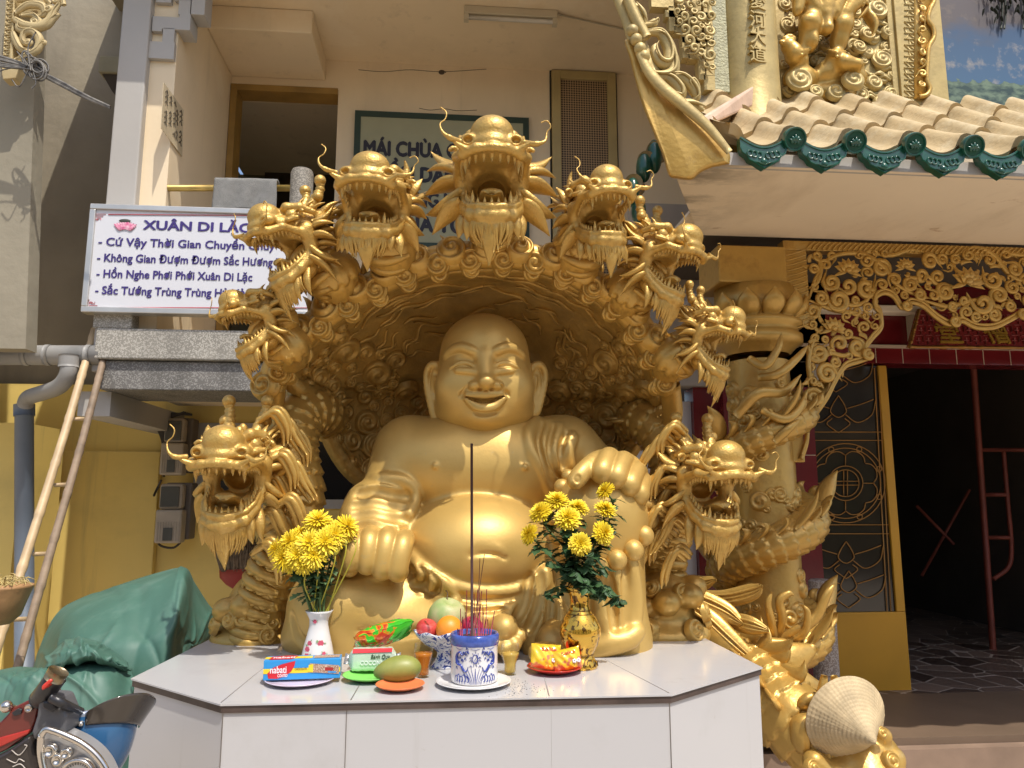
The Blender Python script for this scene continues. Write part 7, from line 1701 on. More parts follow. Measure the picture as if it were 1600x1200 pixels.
for ang, z, q in ((-.55, 10, 5.2), (-.62, 20, 4.5), (-.50, 28, 4.0), (.35, 28, 4.6), (.75, 8, 4.2), (-.25, 58, 3.0), (.55, 14, 3.0)):
    p, n_ = on_vase(prof, cv, sv, ang, z)
    for k in range(6): a = k * 1.05; t_ = Vector((0, 0, 1)).cross(n_); decal(rz, p + (t_ * math.cos(a) + Vector((0, 0, 1)) * math.sin(a)) * q * .55 * sv + n_ * .0001 * k, n_, q * .5 * sv, q * .42 * sv, a)
    for k in range(4): a = r_o.uniform(0, 6.28); t_ = Vector((0, 0, 1)).cross(n_); decal(lp, p + (t_ * math.cos(a) + Vector((0, 0, 1)) * math.sin(a)) * q * 1.25 * sv, n_, q * .5 * sv, q * .2 * sv, a)
rz.build('rose_print', M_ROSE, v1, smooth=False); lp.build('leaf_print', M_LEAFP, v1, smooth=False)
# flower head mesh shared by all blooms
M_PETAL = mat('yellow_petal', (.80, .60, .02), .55, var=.12, vscale=60, bump=0); M_PETALC = M_PETAL
M_STEM = mat('flower_stem', (.10, .17, .05), .55, var=.2, vscale=30, bump=0); M_LEAF = mat('chrysanthemum_leaf', (.035, .085, .025), .55, var=.3, vscale=30, bump=.1); M_SLEAF = mat('grey_green_leaf', (.10, .17, .065), .6, var=.3, vscale=30, bump=.1)
def bloom_mesh(seed, rings, cup):
    rg = random.Random(seed); mb = MB()
    for (n, el_, l, w, z) in rings:
        for k in range(n):
            a = 2 * math.pi * (k + rg.uniform(-.35, .35)) / n + el_ * 3; e = el_ + rg.uniform(-.10, .10); L_ = l * rg.uniform(.88, 1.1)
            d = Vector((math.cos(a) * math.cos(e), math.sin(a) * math.cos(e), math.sin(e))); t_ = Vector((-math.sin(a), math.cos(a), 0)); n_ = d.cross(t_) * -1
            p0 = Vector((0, 0, z)) + d * .10; curl = cup * L_
            pts = [(0, .3), (.35, .8), (.7, 1.0), (.92, .75), (1.0, .25)]
            V_ = []
            for u, ww in pts:
                c = p0 + d * L_ * u + n_ * curl * u * u
                V_ += [tuple(c + t_ * w * ww + n_ * w * .35 * ww), tuple(c - n_ * w * .1), tuple(c - t_ * w * ww + n_ * w * .35 * ww)]
            F_ = []
            for i in range(4): F_ += [[i*3, i*3+1, i*3+4, i*3+3], [i*3+1, i*3+2, i*3+5, i*3+4]]
            mb.add(V_, F_)
    return mb
BL1 = bloom_mesh(1, [(30, -.05, .95, .085, 0), (28, .16, .92, .085, .05), (26, .36, .84, .08, .09), (22, .58, .74, .075, .13), (18, .82, .6, .07, .16), (12, 1.1, .46, .06, .18), (8, 1.4, .38, .05, .2)], .10)
BL2 = bloom_mesh(2, [(26, -.30, 1.0, .07, 0), (24, -.05, 1.0, .07, .05), (22, .22, .95, .07, .1), (18, .5, .8, .065, .14), (14, .85, .6, .06, .18), (10, 1.2, .45, .05, .2)], .04)
BMES = {}
def flower(label, group, px, py, Y, rpx, facing, root, bl, bend=(0, 0, 0), stemm=None, lv=4, seed=0, leafm=None):
    c = PY(px, py, Y); d = thing('chrysanthemum', label, 'flower', root, group)
    if id(bl) not in BMES:
        o = bl.build('flower_head', M_PETAL, None); BMES[id(bl)] = o
        o.parent = d
    else: o = BMES[id(bl)].copy(); COL.objects.link(o); o.parent = d
    f_ = Vector(facing).normalized(); o.rotation_euler = f_.to_track_quat('Z', 'Y').to_euler(); o.scale = (rpx * sc(Y),) * 3; o.location = c - Vector(root)
    o.rotation_euler.rotate_axis('Z', seed * 1.3)
    back = c - f_ * rpx * sc(Y) * .12
    mid = back.lerp(Vector(root), .45) + Vector(bend) - f_ * .02
    P_ = spline([back, back - f_ * .035 + Vector((0, 0, -.02)), mid, Vector(root)], 18)
    st = MB().tube(P_, [.0042] + [.0030] * 17, n=7); cal = MB
    st.ball(back, rpx * sc(Y) * .24, nu=7, nv=9); st.build('stem', M_STEM, d)
    rg = random.Random(seed + 5); lf_ = MB()
    for k in range(lv):
        i = rg.randrange(3, 15); p = Vector(P_[i]); a = rg.uniform(0, 6.28); L_ = rg.uniform(.035, .06); dr = Vector((math.cos(a), math.sin(a) * .8 - .2, rg.uniform(-.5, .5))).normalized(); sd = dr.cross(Vector((0, 0, 1))).normalized()
        # lobed leaf outline
        out = [(0, .06), (.18, .10), (.30, .34), (.40, .20), (.52, .46), (.62, .24), (.74, .36), (.84, .14), (1.0, .0)]
        up_ = sd.cross(dr); dn = lambda u: up_ * (-.25 * u * u * L_)
        Vv = [tuple(p + dr * L_ * u + dn(u)) for u, w in out] + [tuple(p + dr * L_ * u + sd * w * L_ * .8 + dn(u) + up_ * .12 * w * L_) for u, w in out] + [tuple(p + dr * L_ * u - sd * w * L_ * .8 + dn(u) + up_ * .12 * w * L_) for u, w in out]
        n = len(out); F_ = []
        for i2 in range(n - 1): F_ += [[i2, i2 + 1, n + i2 + 1, n + i2], [i2 + 1, i2, 2 * n + i2, 2 * n + i2 + 1]]
        lf_.add(Vv, F_)
    if lv: lf_.build('leaves', leafm or M_LEAF, d)
    return d
rt = cv + Vector((0, 0, 60 * sv))
rt_b = cv + Vector((0, 0, 6 * sv))
LG = 'yellow chrysanthemums massed in the white vase'
fl_l = [(497, 815, 2.46, 21, (.1, -.6, .9), 'topmost yellow bloom of the white vase'), (541, 824, 2.45, 20, (.7, -.6, .6), 'rightmost yellow bloom of the white vase'), (522, 838, 2.42, 20, (.4, -.9, .5), None), (508, 848, 2.40, 21, (.2, -1, .5), None), (470, 838, 2.47, 19, (-.3, -.5, .9), None), (455, 848, 2.44, 20, (-.5, -.8, .6), None), (484, 850, 2.40, 21, (0, -1, .6), None), (446, 872, 2.42, 22, (-.7, -.9, .2), 'large yellow bloom leaning lowest left of the white vase'), (466, 868, 2.40, 20, (-.2, -1, .3), None), (490, 868, 2.39, 20, (.1, -1, .2), None), (434, 858, 2.44, 17, (-1, -.5, .4), 'leftmost yellow bloom of the white vase'), (474, 880, 2.40, 17, (-.1, -1, 0), None), (520, 828, 2.47, 18, (.5, -.4, .8), None)]
for k, (px, py, Y, r, fc, lab) in enumerate(fl_l):
    o_ = (math.sin(k * 2.4) * 9 * sv, math.cos(k * 2.4) * 9 * sv, 0)
    flower(lab or 'yellow chrysanthemum packed among others in the middle of the white vase bunch', LG, px, py, Y, r, fc, rt + Vector(o_), BL2, (r_o.uniform(-.01, .01), 0, .01), lv=15, seed=k, leafm=M_SLEAF)
bu = MB()
for k, (px, py) in enumerate(((501, 866), (524, 862), (480, 890), (555, 846), (541, 848))):
    c = PY(px, py, 2.41); bu.ball(c, (5 if k < 3 else 2.5) * sv, nu=8, nv=10); 
    bu.tube(spline([c, c + Vector((-.005, 0, -.05)), rt + Vector((.01 * k - .02, 0, 0))], 10), .0022, n=5)
tag(bu.build('flower_buds', mat('bud_yellow_green', (.45, .40, .04), .5, bump=0), None), 'small unopened chrysanthemum buds on thin stalks in the white vase', 'flower buds')
# -- right gilt vase
cg = at(907, 1043); sg_ = sc(cg.y)
v2 = thing('vase', 'glossy gold vase with dark floral pattern at the right of the offerings', 'vase', cg)
prof2 = [(0, 0), (25, 0), (26.5, 3), (25, 9), (21, 14), (19, 18), (20, 22), (27, 34), (31, 48), (30.5, 60), (24, 74), (17, 82), (14.5, 90), (15, 103), (19, 113), (21.5, 117), (20, 118), (13, 104), (12, 92), (0, 88)]
m = mat('gilt_porcelain', (.72, .42, .05), .10, .75, var=.05, bump=0, coat=.5)
N = m.node_tree.nodes; L = m.node_tree.links; p = N['Principled BSDF']; old = p.inputs['Base Color'].links[0].from_socket
tc = N.new('ShaderNodeTexCoord'); wv = N.new('ShaderNodeTexNoise'); wv.inputs['Scale'].default_value = 34; wv.inputs['Detail'].default_value = 1.5; wv.inputs['Distortion'].default_value = 2.2; L.new(tc.outputs['Object'], wv.inputs['Vector'])
gt = N.new('ShaderNodeMapRange'); gt.inputs['From Min'].default_value = .57; gt.inputs['From Max'].default_value = .60; L.new(wv.outputs['Fac'], gt.inputs['Value'])
mx = N.new('ShaderNodeMix'); mx.data_type = 'RGBA'; L.new(gt.outputs[0], mx.inputs['Factor']); L.new(old, mx.inputs['A']); mx.inputs['B'].default_value = (.16, .075, .008, 1); L.new(mx.outputs['Result'], p.inputs['Base Color'])
mb = MB(); vase_lathe(mb, prof2, cg, sg_); mb.build('body', m, v2)
M_GILTD = mat('dark_gilt_line', (.13, .06, .01), .3, .4, bump=0)
rg_ = MB()
for z, r in ((79, 20.2), (84, 16.6), (20, 19.8), (112, 18.9)): rg_.tube([cg + Vector((r * sg_ * math.cos(a), r * sg_ * math.sin(a), z * sg_)) for a in np.linspace(0, 2 * math.pi, 48)], .0012, n=5)
for k in range(16):
    a = k * .3927; 
    rg_.leaf(cg + Vector((24.5 * sg_ * math.cos(a), 24.5 * sg_ * math.sin(a), 9 * sg_)), cg + Vector((26.8 * sg_ * math.cos(a + .1), 26.8 * sg_ * math.sin(a + .1), 3 * sg_)), .004, side=(0, 0, 1), th=.4)
rg_.build('gilt_ring', M_GILTD, v2)
rt2 = cg + Vector((0, 0, 108 * sg_))
RG = 'yellow chrysanthemums in the gold vase'
for k, (px, py, Y, r, fc, lab) in enumerate([(946, 768, 2.36, 16, (-.75, -.35, .75), 'topmost bloom of the gold vase, seen from the side'), (946, 797, 2.33, 18, (.25, -.5, .95), 'yellow bloom right of the gold vase bunch facing upward'), (870, 784, 2.38, 20, (-.1, -.5, .95), 'yellow bloom at the back left of the gold vase bunch'), (845, 801, 2.36, 19, (-.6, -.5, .8), 'tilted yellow bloom upper left in the gold vase'), (902, 795, 2.38, 18, (.1, -.55, .9), 'yellow bloom at the middle back of the gold vase bunch'), (887, 811, 2.30, 21, (-.1, -.75, .75), 'wide yellow bloom in the middle of the gold vase bunch'), (942, 833, 2.30, 19, (.55, -.9, .3), 'yellow bloom facing right over the gold vase'), (828, 835, 2.33, 17, (-.95, -.4, .45), 'leftmost yellow bloom of the gold vase, facing left'), (906, 850, 2.26, 18, (0, -1, .25), 'lowest yellow bloom of the gold vase, facing straight out')]):
    flower(lab, RG, px, py, Y, r, fc, rt2 + Vector((math.sin(k * 2.2) * .012, math.cos(k * 2.2) * .012, 0)), BL1, (r_o.uniform(-.02, .02), 0, .0), lv=30, seed=20 + k)
# loose leafy sprigs of the bunch
sp = thing('leaf_sprig', 'dark green leafy sprigs hanging round the mouth of the gold vase', 'foliage', rt2)
lf_ = MB(); rg = random.Random(77); stm = MB()
for k in range(24):
    a = rg.uniform(0, 6.28); e = rg.uniform(-.5, 1.2); L2 = rg.uniform(.05, .14); tip = rt2 + Vector((math.cos(a) * math.cos(e), math.sin(a) * math.cos(e) * .7, math.sin(e))) * L2 + Vector((0, 0, .02)); P_ = spline([rt2, rt2.lerp(tip, .5) + Vector((0, 0, .02)), tip], 8); stm.tube(P_, .0018, n=5)
    for q in range(6):
        p = Vector(P_[2 + q]); a2 = rg.uniform(0, 6.28); d_ = Vector((math.cos(a2), math.sin(a2) * .7 - .2, rg.uniform(-.7, .3))).normalized(); L_ = rg.uniform(.022, .045)
        for t_, s3_ in ((0, 1), (.7, .7), (-.7, .7)):
            sd = d_.cross(Vector((0, 0, 1))).normalized(); dd_ = (d_ * math.cos(t_) + sd * math.sin(t_)); lf_.leaf(p, p + dd_ * L_ * s3_ + Vector((0, 0, -.012)), .010 * s3_ + .002, side=tuple(d_.cross(sd)), bend=.004, th=.18, n=6)
lf_.build('leaves', M_LEAF, sp); stm.build('stalks', M_STEM, sp)
# -- wafer box on a lilac plate
dish('plate', 'lilac rimmed plate under the blue wafer box', 469, 1066, 50, .010, mat('lilac_plate', (.66, .56, .66), .2, coat=.3, bump=0))
yaw = R(3.5); bc = at(471, 1069); bw, bh_, bdp = .205, .052, .058
bx = thing('wafer_box', 'blue and yellow wafer box with red leaf logo lying on a plate', 'box', bc + Vector((0, .03, .010)), rz=0)
Mb = Matrix.Translation(bc + Vector((0, .0, .0125))) @ Matrix.Rotation(yaw, 4, 'Z')
xd = (Mb.to_3x3() @ Vector((1, 0, 0))); zd = Vector((0, 0, 1)); nd = (Mb.to_3x3() @ Vector((0, -1, 0)))
M_CY = mat('carton_blue', (.03, .28, .62), .3, bump=0, var=.02); M_CYE = mat('carton_yellow', (.80, .60, .03), .3, bump=0, var=.02); M_CRED = mat('carton_red', (.58, .02, .03), .3, bump=0, var=.02); M_CW = mat('carton_white', (.8, .8, .8), .35, bump=0, var=.01)
bevel(MB().box((-bw/2, 0, 0), (bw/2, bdp, bh_), Mb).build('carton', M_CY, bx, smooth=False), .0015)
fp = lambda u, v, d=0.0008: Mb @ Vector((-bw/2 + u * bw, -d, v * bh_)); tpt = lambda u, v, d=0.0008: Mb @ Vector((-bw/2 + u * bw, v * bdp, bh_ + d))
MB().prism([fp(.0, .33, .0004), fp(1, .33, .0004), fp(1, .58, .0004), fp(0, .58, .0004)], nd * .0004).build('yellow_band', M_CYE, bx, smooth=False)
lfp = [fp(u, v, .0012) for u, v in ((.07, .10), (.055, .35), (.12, .62), (.24, .80), (.41, .95), (.40, .70), (.36, .42), (.29, .20), (.18, .08))]; MB().prism(lfp, nd * .0004).build('red_leaf', M_CRED, bx, smooth=False)
text('brand_lettering', 'nabati', M_CW, fp(.085, .36, .0020), xd, zd, .026, depth=.0004, bold=.02, width=.21 * bw, parent=bx)
text('small_lettering', 'COATED', M_CW, fp(.185, .16, .0020), xd, zd, .011, depth=.0004, bold=.03, width=.13 * bw, parent=bx)
text('small_lettering', 'CHOCOLATE', mat('brown_print', (.10, .05, .01), .5, bump=0), fp(.405, .47, .0012), xd, zd, .009, depth=.0004, bold=.01, width=.155 * bw, parent=bx)
M_WAF = speckle('wafer_print', (.26, .12, .06), (.62, .48, .36), 900, .6, .5); wfp = [fp(u, v, .0014) for u, v in ((.60, .36), (.985, .22), (.985, .66), (.60, .80))]; MB().prism(wfp, nd * .0004).build('wafer_picture', M_WAF, bx, smooth=False)
MB().prism([fp(u, v, .0016) for u, v in ((.585, .38), (.645, .34), (.645, .76), (.585, .72))], nd * .0004).build('wafer_end', M_CYE, bx, smooth=False)
MB().prism([fp(u, v, .0019) for u, v in ((.80, .42), (.91, .40), (.91, .56), (.80, .58))], nd * .0003).build('product_flash', mat('flash_red', (.35, .02, .02), .4, bump=0), bx, smooth=False)
MB().prism([fp(u, v, .0019) for u, v in ((.84, .30), (.95, .28), (.95, .36), (.84, .38))], nd * .0003).build('blue_flash', M_CY, bx, smooth=False)
MB().prism([tpt(0, .3, .0004), tpt(.62, .3, .0004), tpt(.62, .75, .0004), tpt(0, .75, .0004)], (0, 0, .0003)).build('top_band', M_CYE, bx, smooth=False)
MB().prism([tpt(u, v, .0009) for u, v in ((.06, .1), (.08, .75), (.3, .95), (.42, .8), (.36, .1))], (0, 0, .0003)).build('top_red_leaf', M_CRED, bx, smooth=False)
MB().prism([tpt(u, v, .0009) for u, v in ((.64, .2), (.98, .25), (.98, .8), (.64, .8))], (0, 0, .0003)).build('top_wafer_picture', M_WAF, bx, smooth=False)
text('top_lettering', 'nabati', M_CW, tpt(.10, .36, .0014), xd, Mb.to_3x3() @ Vector((0, 1, 0)), .030, depth=.0003, bold=.02, width=.28 * bw, parent=bx)
# -- coconut biscuit pack on a green plate, snack bag on top
dish('plate', 'lime green plastic plate under the coconut biscuit pack', 578, 1062, 40, .014, mat('lime_plastic', (.22, .60, .12), .35, bump=0, var=.03))
M_FOIL = mat('pale_wrapper', (.60, .72, .58), .22, .15, var=.06, vscale=30, bump=.5, bscale=50, dist=.004)
pk = thing('biscuit_pack', 'pale green wrapped coconut biscuit pack under the green snack bag', 'biscuit pack', at(578, 1056)); c = at(579, 1060) + Vector((0, .01, .014)); w2 = .064
pv = MB(); NX, NT = 40, 28; Gp = []
for i in range(NX):
    u = i / (NX - 1) * 2 - 1; row = []
    e = 1 - max(0, (abs(u) - .82) / .18) * .55
    for j in range(NT):
        a = 2 * math.pi * j / NT; ca, sa = math.cos(a), math.sin(a); ca = math.copysign(abs(ca) ** .35, ca); sa = math.copysign(abs(sa) ** .35, sa)
        row.append((c.x + u * w2 * 1.05, c.y + .035 + ca * .030 * e, c.z + .030 + sa * .030 * e * (1 + .02 * math.sin(u * 20))))
    Gp.append(row)
pv.grid(np.array(Gp), close_v=True); n0 = NX * NT; pv.f.append(list(range(NT))); pv.f.append(list(range(n0 - NT, n0)))
pv.build('wrapper', M_FOIL, pk)
for s_ in (-1, 1):
    fin = MB(); Gf = [[(c.x + s_ * (w2 * 1.0 + .016 * t), c.y + .035 + (-.018 + .036 * k / 15) , c.z + .03 + .018 * math.sin(k * 1.9) * t * .3 + (k / 15 - .5) * .02) for k in range(16)] for t in (0, .5, 1)]
    fin.grid(np.array(Gf)); fo = fin.build('crimped_end', mat('silver_crimp', (.6, .6, .6), .25, .7, bump=.3), pk); md = fo.modifiers.new('t', 'SOLIDIFY'); md.thickness = .001
MB().prism([Vector((c.x - w2 * .85, c.y + .0035, c.z + .052)), Vector((c.x + w2 * .9, c.y + .0035, c.z + .054)), Vector((c.x + w2 * .9, c.y + .012, c.z + .0615)), Vector((c.x - w2 * .85, c.y + .012, c.z + .0605))], (0, .002, .0015)).build('red_stripe', M_CRED, pk, smooth=False)
M_DKG = mat('dark_green_print', (.03, .07, .03), .5, bump=0)
text('lettering', 'Bánh Quy', M_DKG, (c.x - w2 * .05, c.y + .0035, c.z + .036), (1, 0, 0), (0, 0, 1), .017, depth=.001, bold=.01, width=.055, parent=pk, shear=.25)
text('lettering', 'COCONUT C', M_CW, (c.x - w2 * .5, c.y + .0030, c.z + .019), (1, 0, 0), (0, 0, 1), .017, depth=.001, bold=.015, width=.092, parent=pk)
bgc = at(597, 1046) + Vector((.0, .02, .098))
sb_ = thing('snack_bag', 'puffy bright green snack bag with orange print resting on the biscuit pack', 'snack bag', bgc)
M_BAG = mat('green_foil_bag', (.06, .50, .03), .16, .25, var=.08, bump=.2, bscale=30, dist=.004, coat=.4)
N = M_BAG.node_tree.nodes; L = M_BAG.node_tree.links; p = N['Principled BSDF']; old = p.inputs['Base Color'].links[0].from_socket
tc = N.new('ShaderNodeTexCoord'); nz = N.new('ShaderNodeTexNoise'); nz.inputs['Scale'].default_value = 26; nz.inputs['Distortion'].default_value = 1.6; L.new(tc.outputs['Object'], nz.inputs['Vector'])
sxn = N.new('ShaderNodeSeparateXYZ'); L.new(tc.outputs['Object'], sxn.inputs[0])
mr = N.new('ShaderNodeMapRange'); mr.inputs['From Min'].default_value = .02; mr.inputs['From Max'].default_value = .06; mr.inputs['To Min'].default_value = .16; mr.inputs['To Max'].default_value = -.2; L.new(sxn.outputs[0], mr.inputs['Value'])
ad = N.new('ShaderNodeMath'); ad.operation = 'ADD'; L.new(nz.outputs['Fac'], ad.inputs[0]); L.new(mr.outputs[0], ad.inputs[1])
rp_ = N.new('ShaderNodeValToRGB'); rp_.color_ramp.interpolation = 'CONSTANT'; e = rp_.color_ramp.elements; e[0].position = 0; e[0].color = (0, 0, 0, 1); e[1].position = .62; e[1].color = (1, 1, 1, 1); L.new(ad.outputs[0], rp_.inputs[0])
og = N.new('ShaderNodeValToRGB'); e = og.color_ramp.elements; e[0].position = .62; e[0].color = (.75, .28, .02, 1); e[1].position = .76; e[1].color = (.55, .05, .02, 1); L.new(ad.outputs[0], og.inputs[0])
mx = N.new('ShaderNodeMix'); mx.data_type = 'RGBA'; L.new(rp_.outputs[0], mx.inputs['Factor']); L.new(old, mx.inputs['A']); L.new(og.outputs[0], mx.inputs['B']); L.new(mx.outputs['Result'], p.inputs['Base Color'])
Mg = Matrix.Translation(bgc) @ Matrix.Rotation(R(14), 4, 'Z') @ Matrix.Rotation(R(-13), 4, 'Y') @ Matrix.Rotation(R(-30), 4, 'X'); lb_, wb2 = .092, .045
Gb = []
for s_ in (1, -1):
    Gs = []
    for i in range(44):
        u = i / 43 * 2 - 1; row = []
        for j in range(26):
            v = j / 25 * 2 - 1; puff = .030 * (1 - abs(u) ** 3.2) ** .6 * (1 - abs(v) ** 2.6) ** .6; wr = .0022 * math.sin(v * 12 + u * 4) * abs(u) ** 3 + .0012 * math.sin(u * 14 + v * 9)
            wide = 1 - .10 * (1 - abs(u) ** 2); row.append(tuple(Mg @ Vector((u * lb_ * (1 - .06 * (1 - v * v)), v * wb2 * wide, s_ * (puff + .0006) + wr))))
        Gs.append(row)
    Gb.append(np.array(Gs))
mb = MB(); mb.grid(Gb[0]); mb.grid(Gb[1][:, ::-1]); mb.build('pouch', M_BAG, sb_)
em = MB()
for u, v in ((.45, .15), (.62, .30), (.55, -.1)):
    for k in range(5): a = k * 1.257; q = Mg @ Vector((u * lb_ + .007 * math.cos(a), v * wb2 + .007 * math.sin(a), .0285)); em.ball(q, (.005, .005, .002), M=Mg, nu=6, nv=8)
em.build('flower_print', mat('pink_print', (.62, .16, .18), .4, bump=0), sb_)
# -- mango on an orange plate
dish('plate', 'orange plastic plate under the green mango', 625, 1077, 36, .013, mat('orange_plastic', (.75, .20, .07), .35, bump=0, var=.03))
mg = Vol(at(622, 1070) + Vector((-.09, -.06, -.02)), at(622, 1070) + Vector((.09, .09, .10)), .003); mc0 = at(622, 1070) + Vector((0, .015, .038))
mg.ell(mc0 + Vector((.012, 0, .002)), (.050, .036, .034), .02); mg.ell(mc0 + Vector((-.028, 0, -.004)), (.034, .027, .022), .03); mg.ell(mc0 + Vector((-.052, 0, -.010)), (.014, .012, .009), .02)
M_MANGO = mat('mango_skin', (.15, .20, .035), .45, var=.1, vscale=14, bump=.05, col2=(.28, .29, .07)); stain(M_MANGO, (.10, .08, .03), (60, 60, 60), .62, .72, .5)
tag(mg.mesh().build('mango', M_MANGO, None), 'green mango lying on the orange plate at the front', 'mango')
# -- footed bowl of fruit
M_BW = mat('blue_white_glaze', (.70, .70, .72), .12, bump=0, coat=.4)
def blueprint(m, scale, thr):
    N = m.node_tree.nodes; L = m.node_tree.links; p = N['Principled BSDF']; old = p.inputs['Base Color'].links[0].from_socket
    tc = N.new('ShaderNodeTexCoord'); nz = N.new('ShaderNodeTexNoise'); nz.inputs['Scale'].default_value = scale; nz.inputs['Detail'].default_value = 2; nz.inputs['Distortion'].default_value = 1.8; L.new(tc.outputs['Object'], nz.inputs['Vector'])
    mr = N.new('ShaderNodeMapRange'); mr.inputs['From Min'].default_value = thr; mr.inputs['From Max'].default_value = thr + .03; L.new(nz.outputs['Fac'], mr.inputs['Value'])
    mx = N.new('ShaderNodeMix'); mx.data_type = 'RGBA'; L.new(mr.outputs[0], mx.inputs['Factor']); L.new(old, mx.inputs['A']); mx.inputs['B'].default_value = (.03, .06, .27, 1); L.new(mx.outputs['Result'], p.inputs['Base Color'])
blueprint(M_BW, 58, .52)
fbw = at(693, 1042); sf_ = sc(fbw.y); bwl = thing('fruit_bowl', 'blue and white footed porcelain bowl holding the fruit', 'bowl', fbw)
a_n = 60; prof3 = [(0, 0), (19, 0), (20, 3), (15, 8), (10.5, 14), (10, 22), (14, 26), (30, 34), (42, 46), (45.5, 53), (44, 53.5), (38, 46), (26, 38), (0, 35)]
mb = MB(); pr = np.array(prof3) * sf_; aa = np.linspace(0, 2 * math.pi, a_n, endpoint=False); wv_ = 1 + .03 * np.sin(aa * 8)
Gq = []
for i, (r, z) in enumerate(pr): f_ = max(0, (z / sf_ - 34) / 20); Gq.append(np.stack([fbw.x + r * np.cos(aa), fbw.y + r * np.sin(aa), fbw.z + z + f_ * .004 * np.sin(aa * 8)], -1))
mb.grid(np.array(Gq), close_v=True).build('bowl', M_BW, bwl)
def fruit(name, label, px, py, Y, rpx, m, dz=.9, dimple=True, group=None, stalk=False):
    c = PY(px, py, Y); r = rpx * sc(Y); o = thing(name, label, name, c, group)
    pr = []
    for t in np.linspace(0.0, math.pi, 26):
        q = math.sin(t) * r; z = math.cos(t) * r * dz
        if dimple: z -= .32 * r * math.exp(-(t / .38) ** 2) - .18 * r * math.exp(-((math.pi - t) / .35) ** 2)
        pr.append((q, z))
    MB().lathe(pr, M=Matrix.Translation(c) @ Matrix.Rotation(R(18), 4, 'X') @ Matrix.Rotation(R(14), 4, 'Y'), n=34).build('skin', m, o)
    if stalk: MB().tube([c + Vector((0, 0, r * dz * .8)), c + Vector((.002, 0, r * dz + .012)), c + Vector((-.004, 0, r * dz + .02))], .0022, n=6).build('stalk', mat('fruit_stalk', (.12, .07, .03), .7), o)
M_APL = mat('red_apple_skin', (.42, .025, .03), .25, var=.3, vscale=30, bump=0, coat=.3, col2=(.62, .10, .08)); M_APD = mat('dark_red_skin', (.33, .012, .05), .28, var=.25, vscale=24, bump=0, coat=.3)
fruit('apple', 'bright red apple at the left of the fruit bowl', 667, 983, 2.40, 17, M_APL); fruit('apple', 'dark red apple behind the incense sticks at the right of the bowl', 737, 980, 2.42, 17.5, M_APD)
fruit('orange', 'round orange at the front of the fruit bowl', 702, 983, 2.37, 20, mat('orange_peel', (.80, .27, .02), .42, var=.06, bump=.25, bscale=420, dist=.002), .97, False)
M_POM = mat('pomelo_skin', (.22, .36, .10), .5, var=.1, vscale=18, bump=.15, bscale=300, dist=.001, col2=(.52, .46, .24))
fruit('pomelo', 'pale green pomelo with short stalk at the back of the fruit bowl', 698, 965, 2.46, 29, M_POM, 1.05, True, stalk=True)
# -- tea glasses
def tea(label, px, py, h, m):
    c = at(px, py); s_ = sc(c.y); o = thing('tea_glass', label, 'glass', c); H_ = h * s_
    MB().lathe([(0, 0), (9 * s_, 0), (9.5 * s_, .003), (9.2 * s_, H_ * .35), (13 * s_, H_ * .62), (14 * s_, H_ * .75), (13.2 * s_, H_), (12.6 * s_, H_), (13.3 * s_, H_ * .75), (12.3 * s_, H_ * .62), (8.4 * s_, H_ * .35), (8.4 * s_, .007), (0, .007)], c, n=36).build('glass', clear_mix('clear_glass', (.97, .98, .97)), o)
    MB().lathe([(0, .0075), (8.2 * s_, .0075), (8.25 * s_, H_ * .35), (12.1 * s_, H_ * .62), (13.1 * s_, H_ * .72), (0, H_ * .72)], c, n=36).build('tea', m, o)
tea('glass of dark amber tea by the fruit bowl', 661, 1058, 48, clear_mix('amber_tea', (.95, .62, .25), (.80, .30, .04), .5, .1)); tea('glass of pale yellow tea right of the incense burner', 797, 1054, 44, clear_mix('yellow_tea', (.95, .85, .5), (.80, .55, .14), .55, .1))
# -- incense burner
dish('plate', 'white patterned plate under the incense burner', 740, 1070, 56, .011, PORC)
ci = at(741, 1068) + Vector((0, .0, .008)); si = sc(ci.y); ib = thing('incense_burner', 'blue and white porcelain incense burner full of sticks', 'incense burner', ci)
M_COB = mat('cobalt_glaze', (.05, .09, .33), .15, var=.3, vscale=60, bump=0, coat=.4)
prof4 = [(0, 0), (33, 0), (34.5, 2), (35, 8), (34.5, 30), (34.5, 50), (35.5, 53)]
mb = MB(); vase_lathe(mb, prof4, ci, si); mb.build('body', PORC, ib)
mb = MB(); mb.lathe([(r * si, z * si) for r, z in [(35.6, 53), (36.6, 55), (36.6, 66), (34.5, 69), (33, 68.5), (31.5, 66), (31, 58), (0, 57)]], ci, n=56); mb.build('blue_rim', M_COB, ib)
MB().lathe([(0, 0), (31 * si, 0), (31 * si, .0015), (0, .002)], ci + Vector((0, 0, 61 * si)), n=30).build('ash', mat('ash_sand', (.12, .075, .06), .95, var=.4, vscale=120, bump=.8, bscale=300), ib)
M_COBL = mat('cobalt_line', (.035, .055, .27), .15, bump=0, coat=.4)
dc_ = MB()
rI = lambda z: np.interp(z, [p[1] for p in prof4], [p[0] for p in prof4]) * si + .0004
def bpt(a, z): r = rI(z); return ci + Vector((math.sin(a) * r, -math.cos(a) * r, z * si))
def bline(pts, w, n=18): dc_.tube([bpt(x_, y_) for x_, y_ in spline(pts, n)], [w * (.3 + .8 * math.sin(math.pi * (i + .5) / n)) for i in range(n)], n=6, flat=.4)
for k in range(-4, 5): bline([(k * .05, 2), (k * .09, 12), (k * .16 + (.02 if k > 0 else -.02 if k < 0 else 0), 24)], .0016)
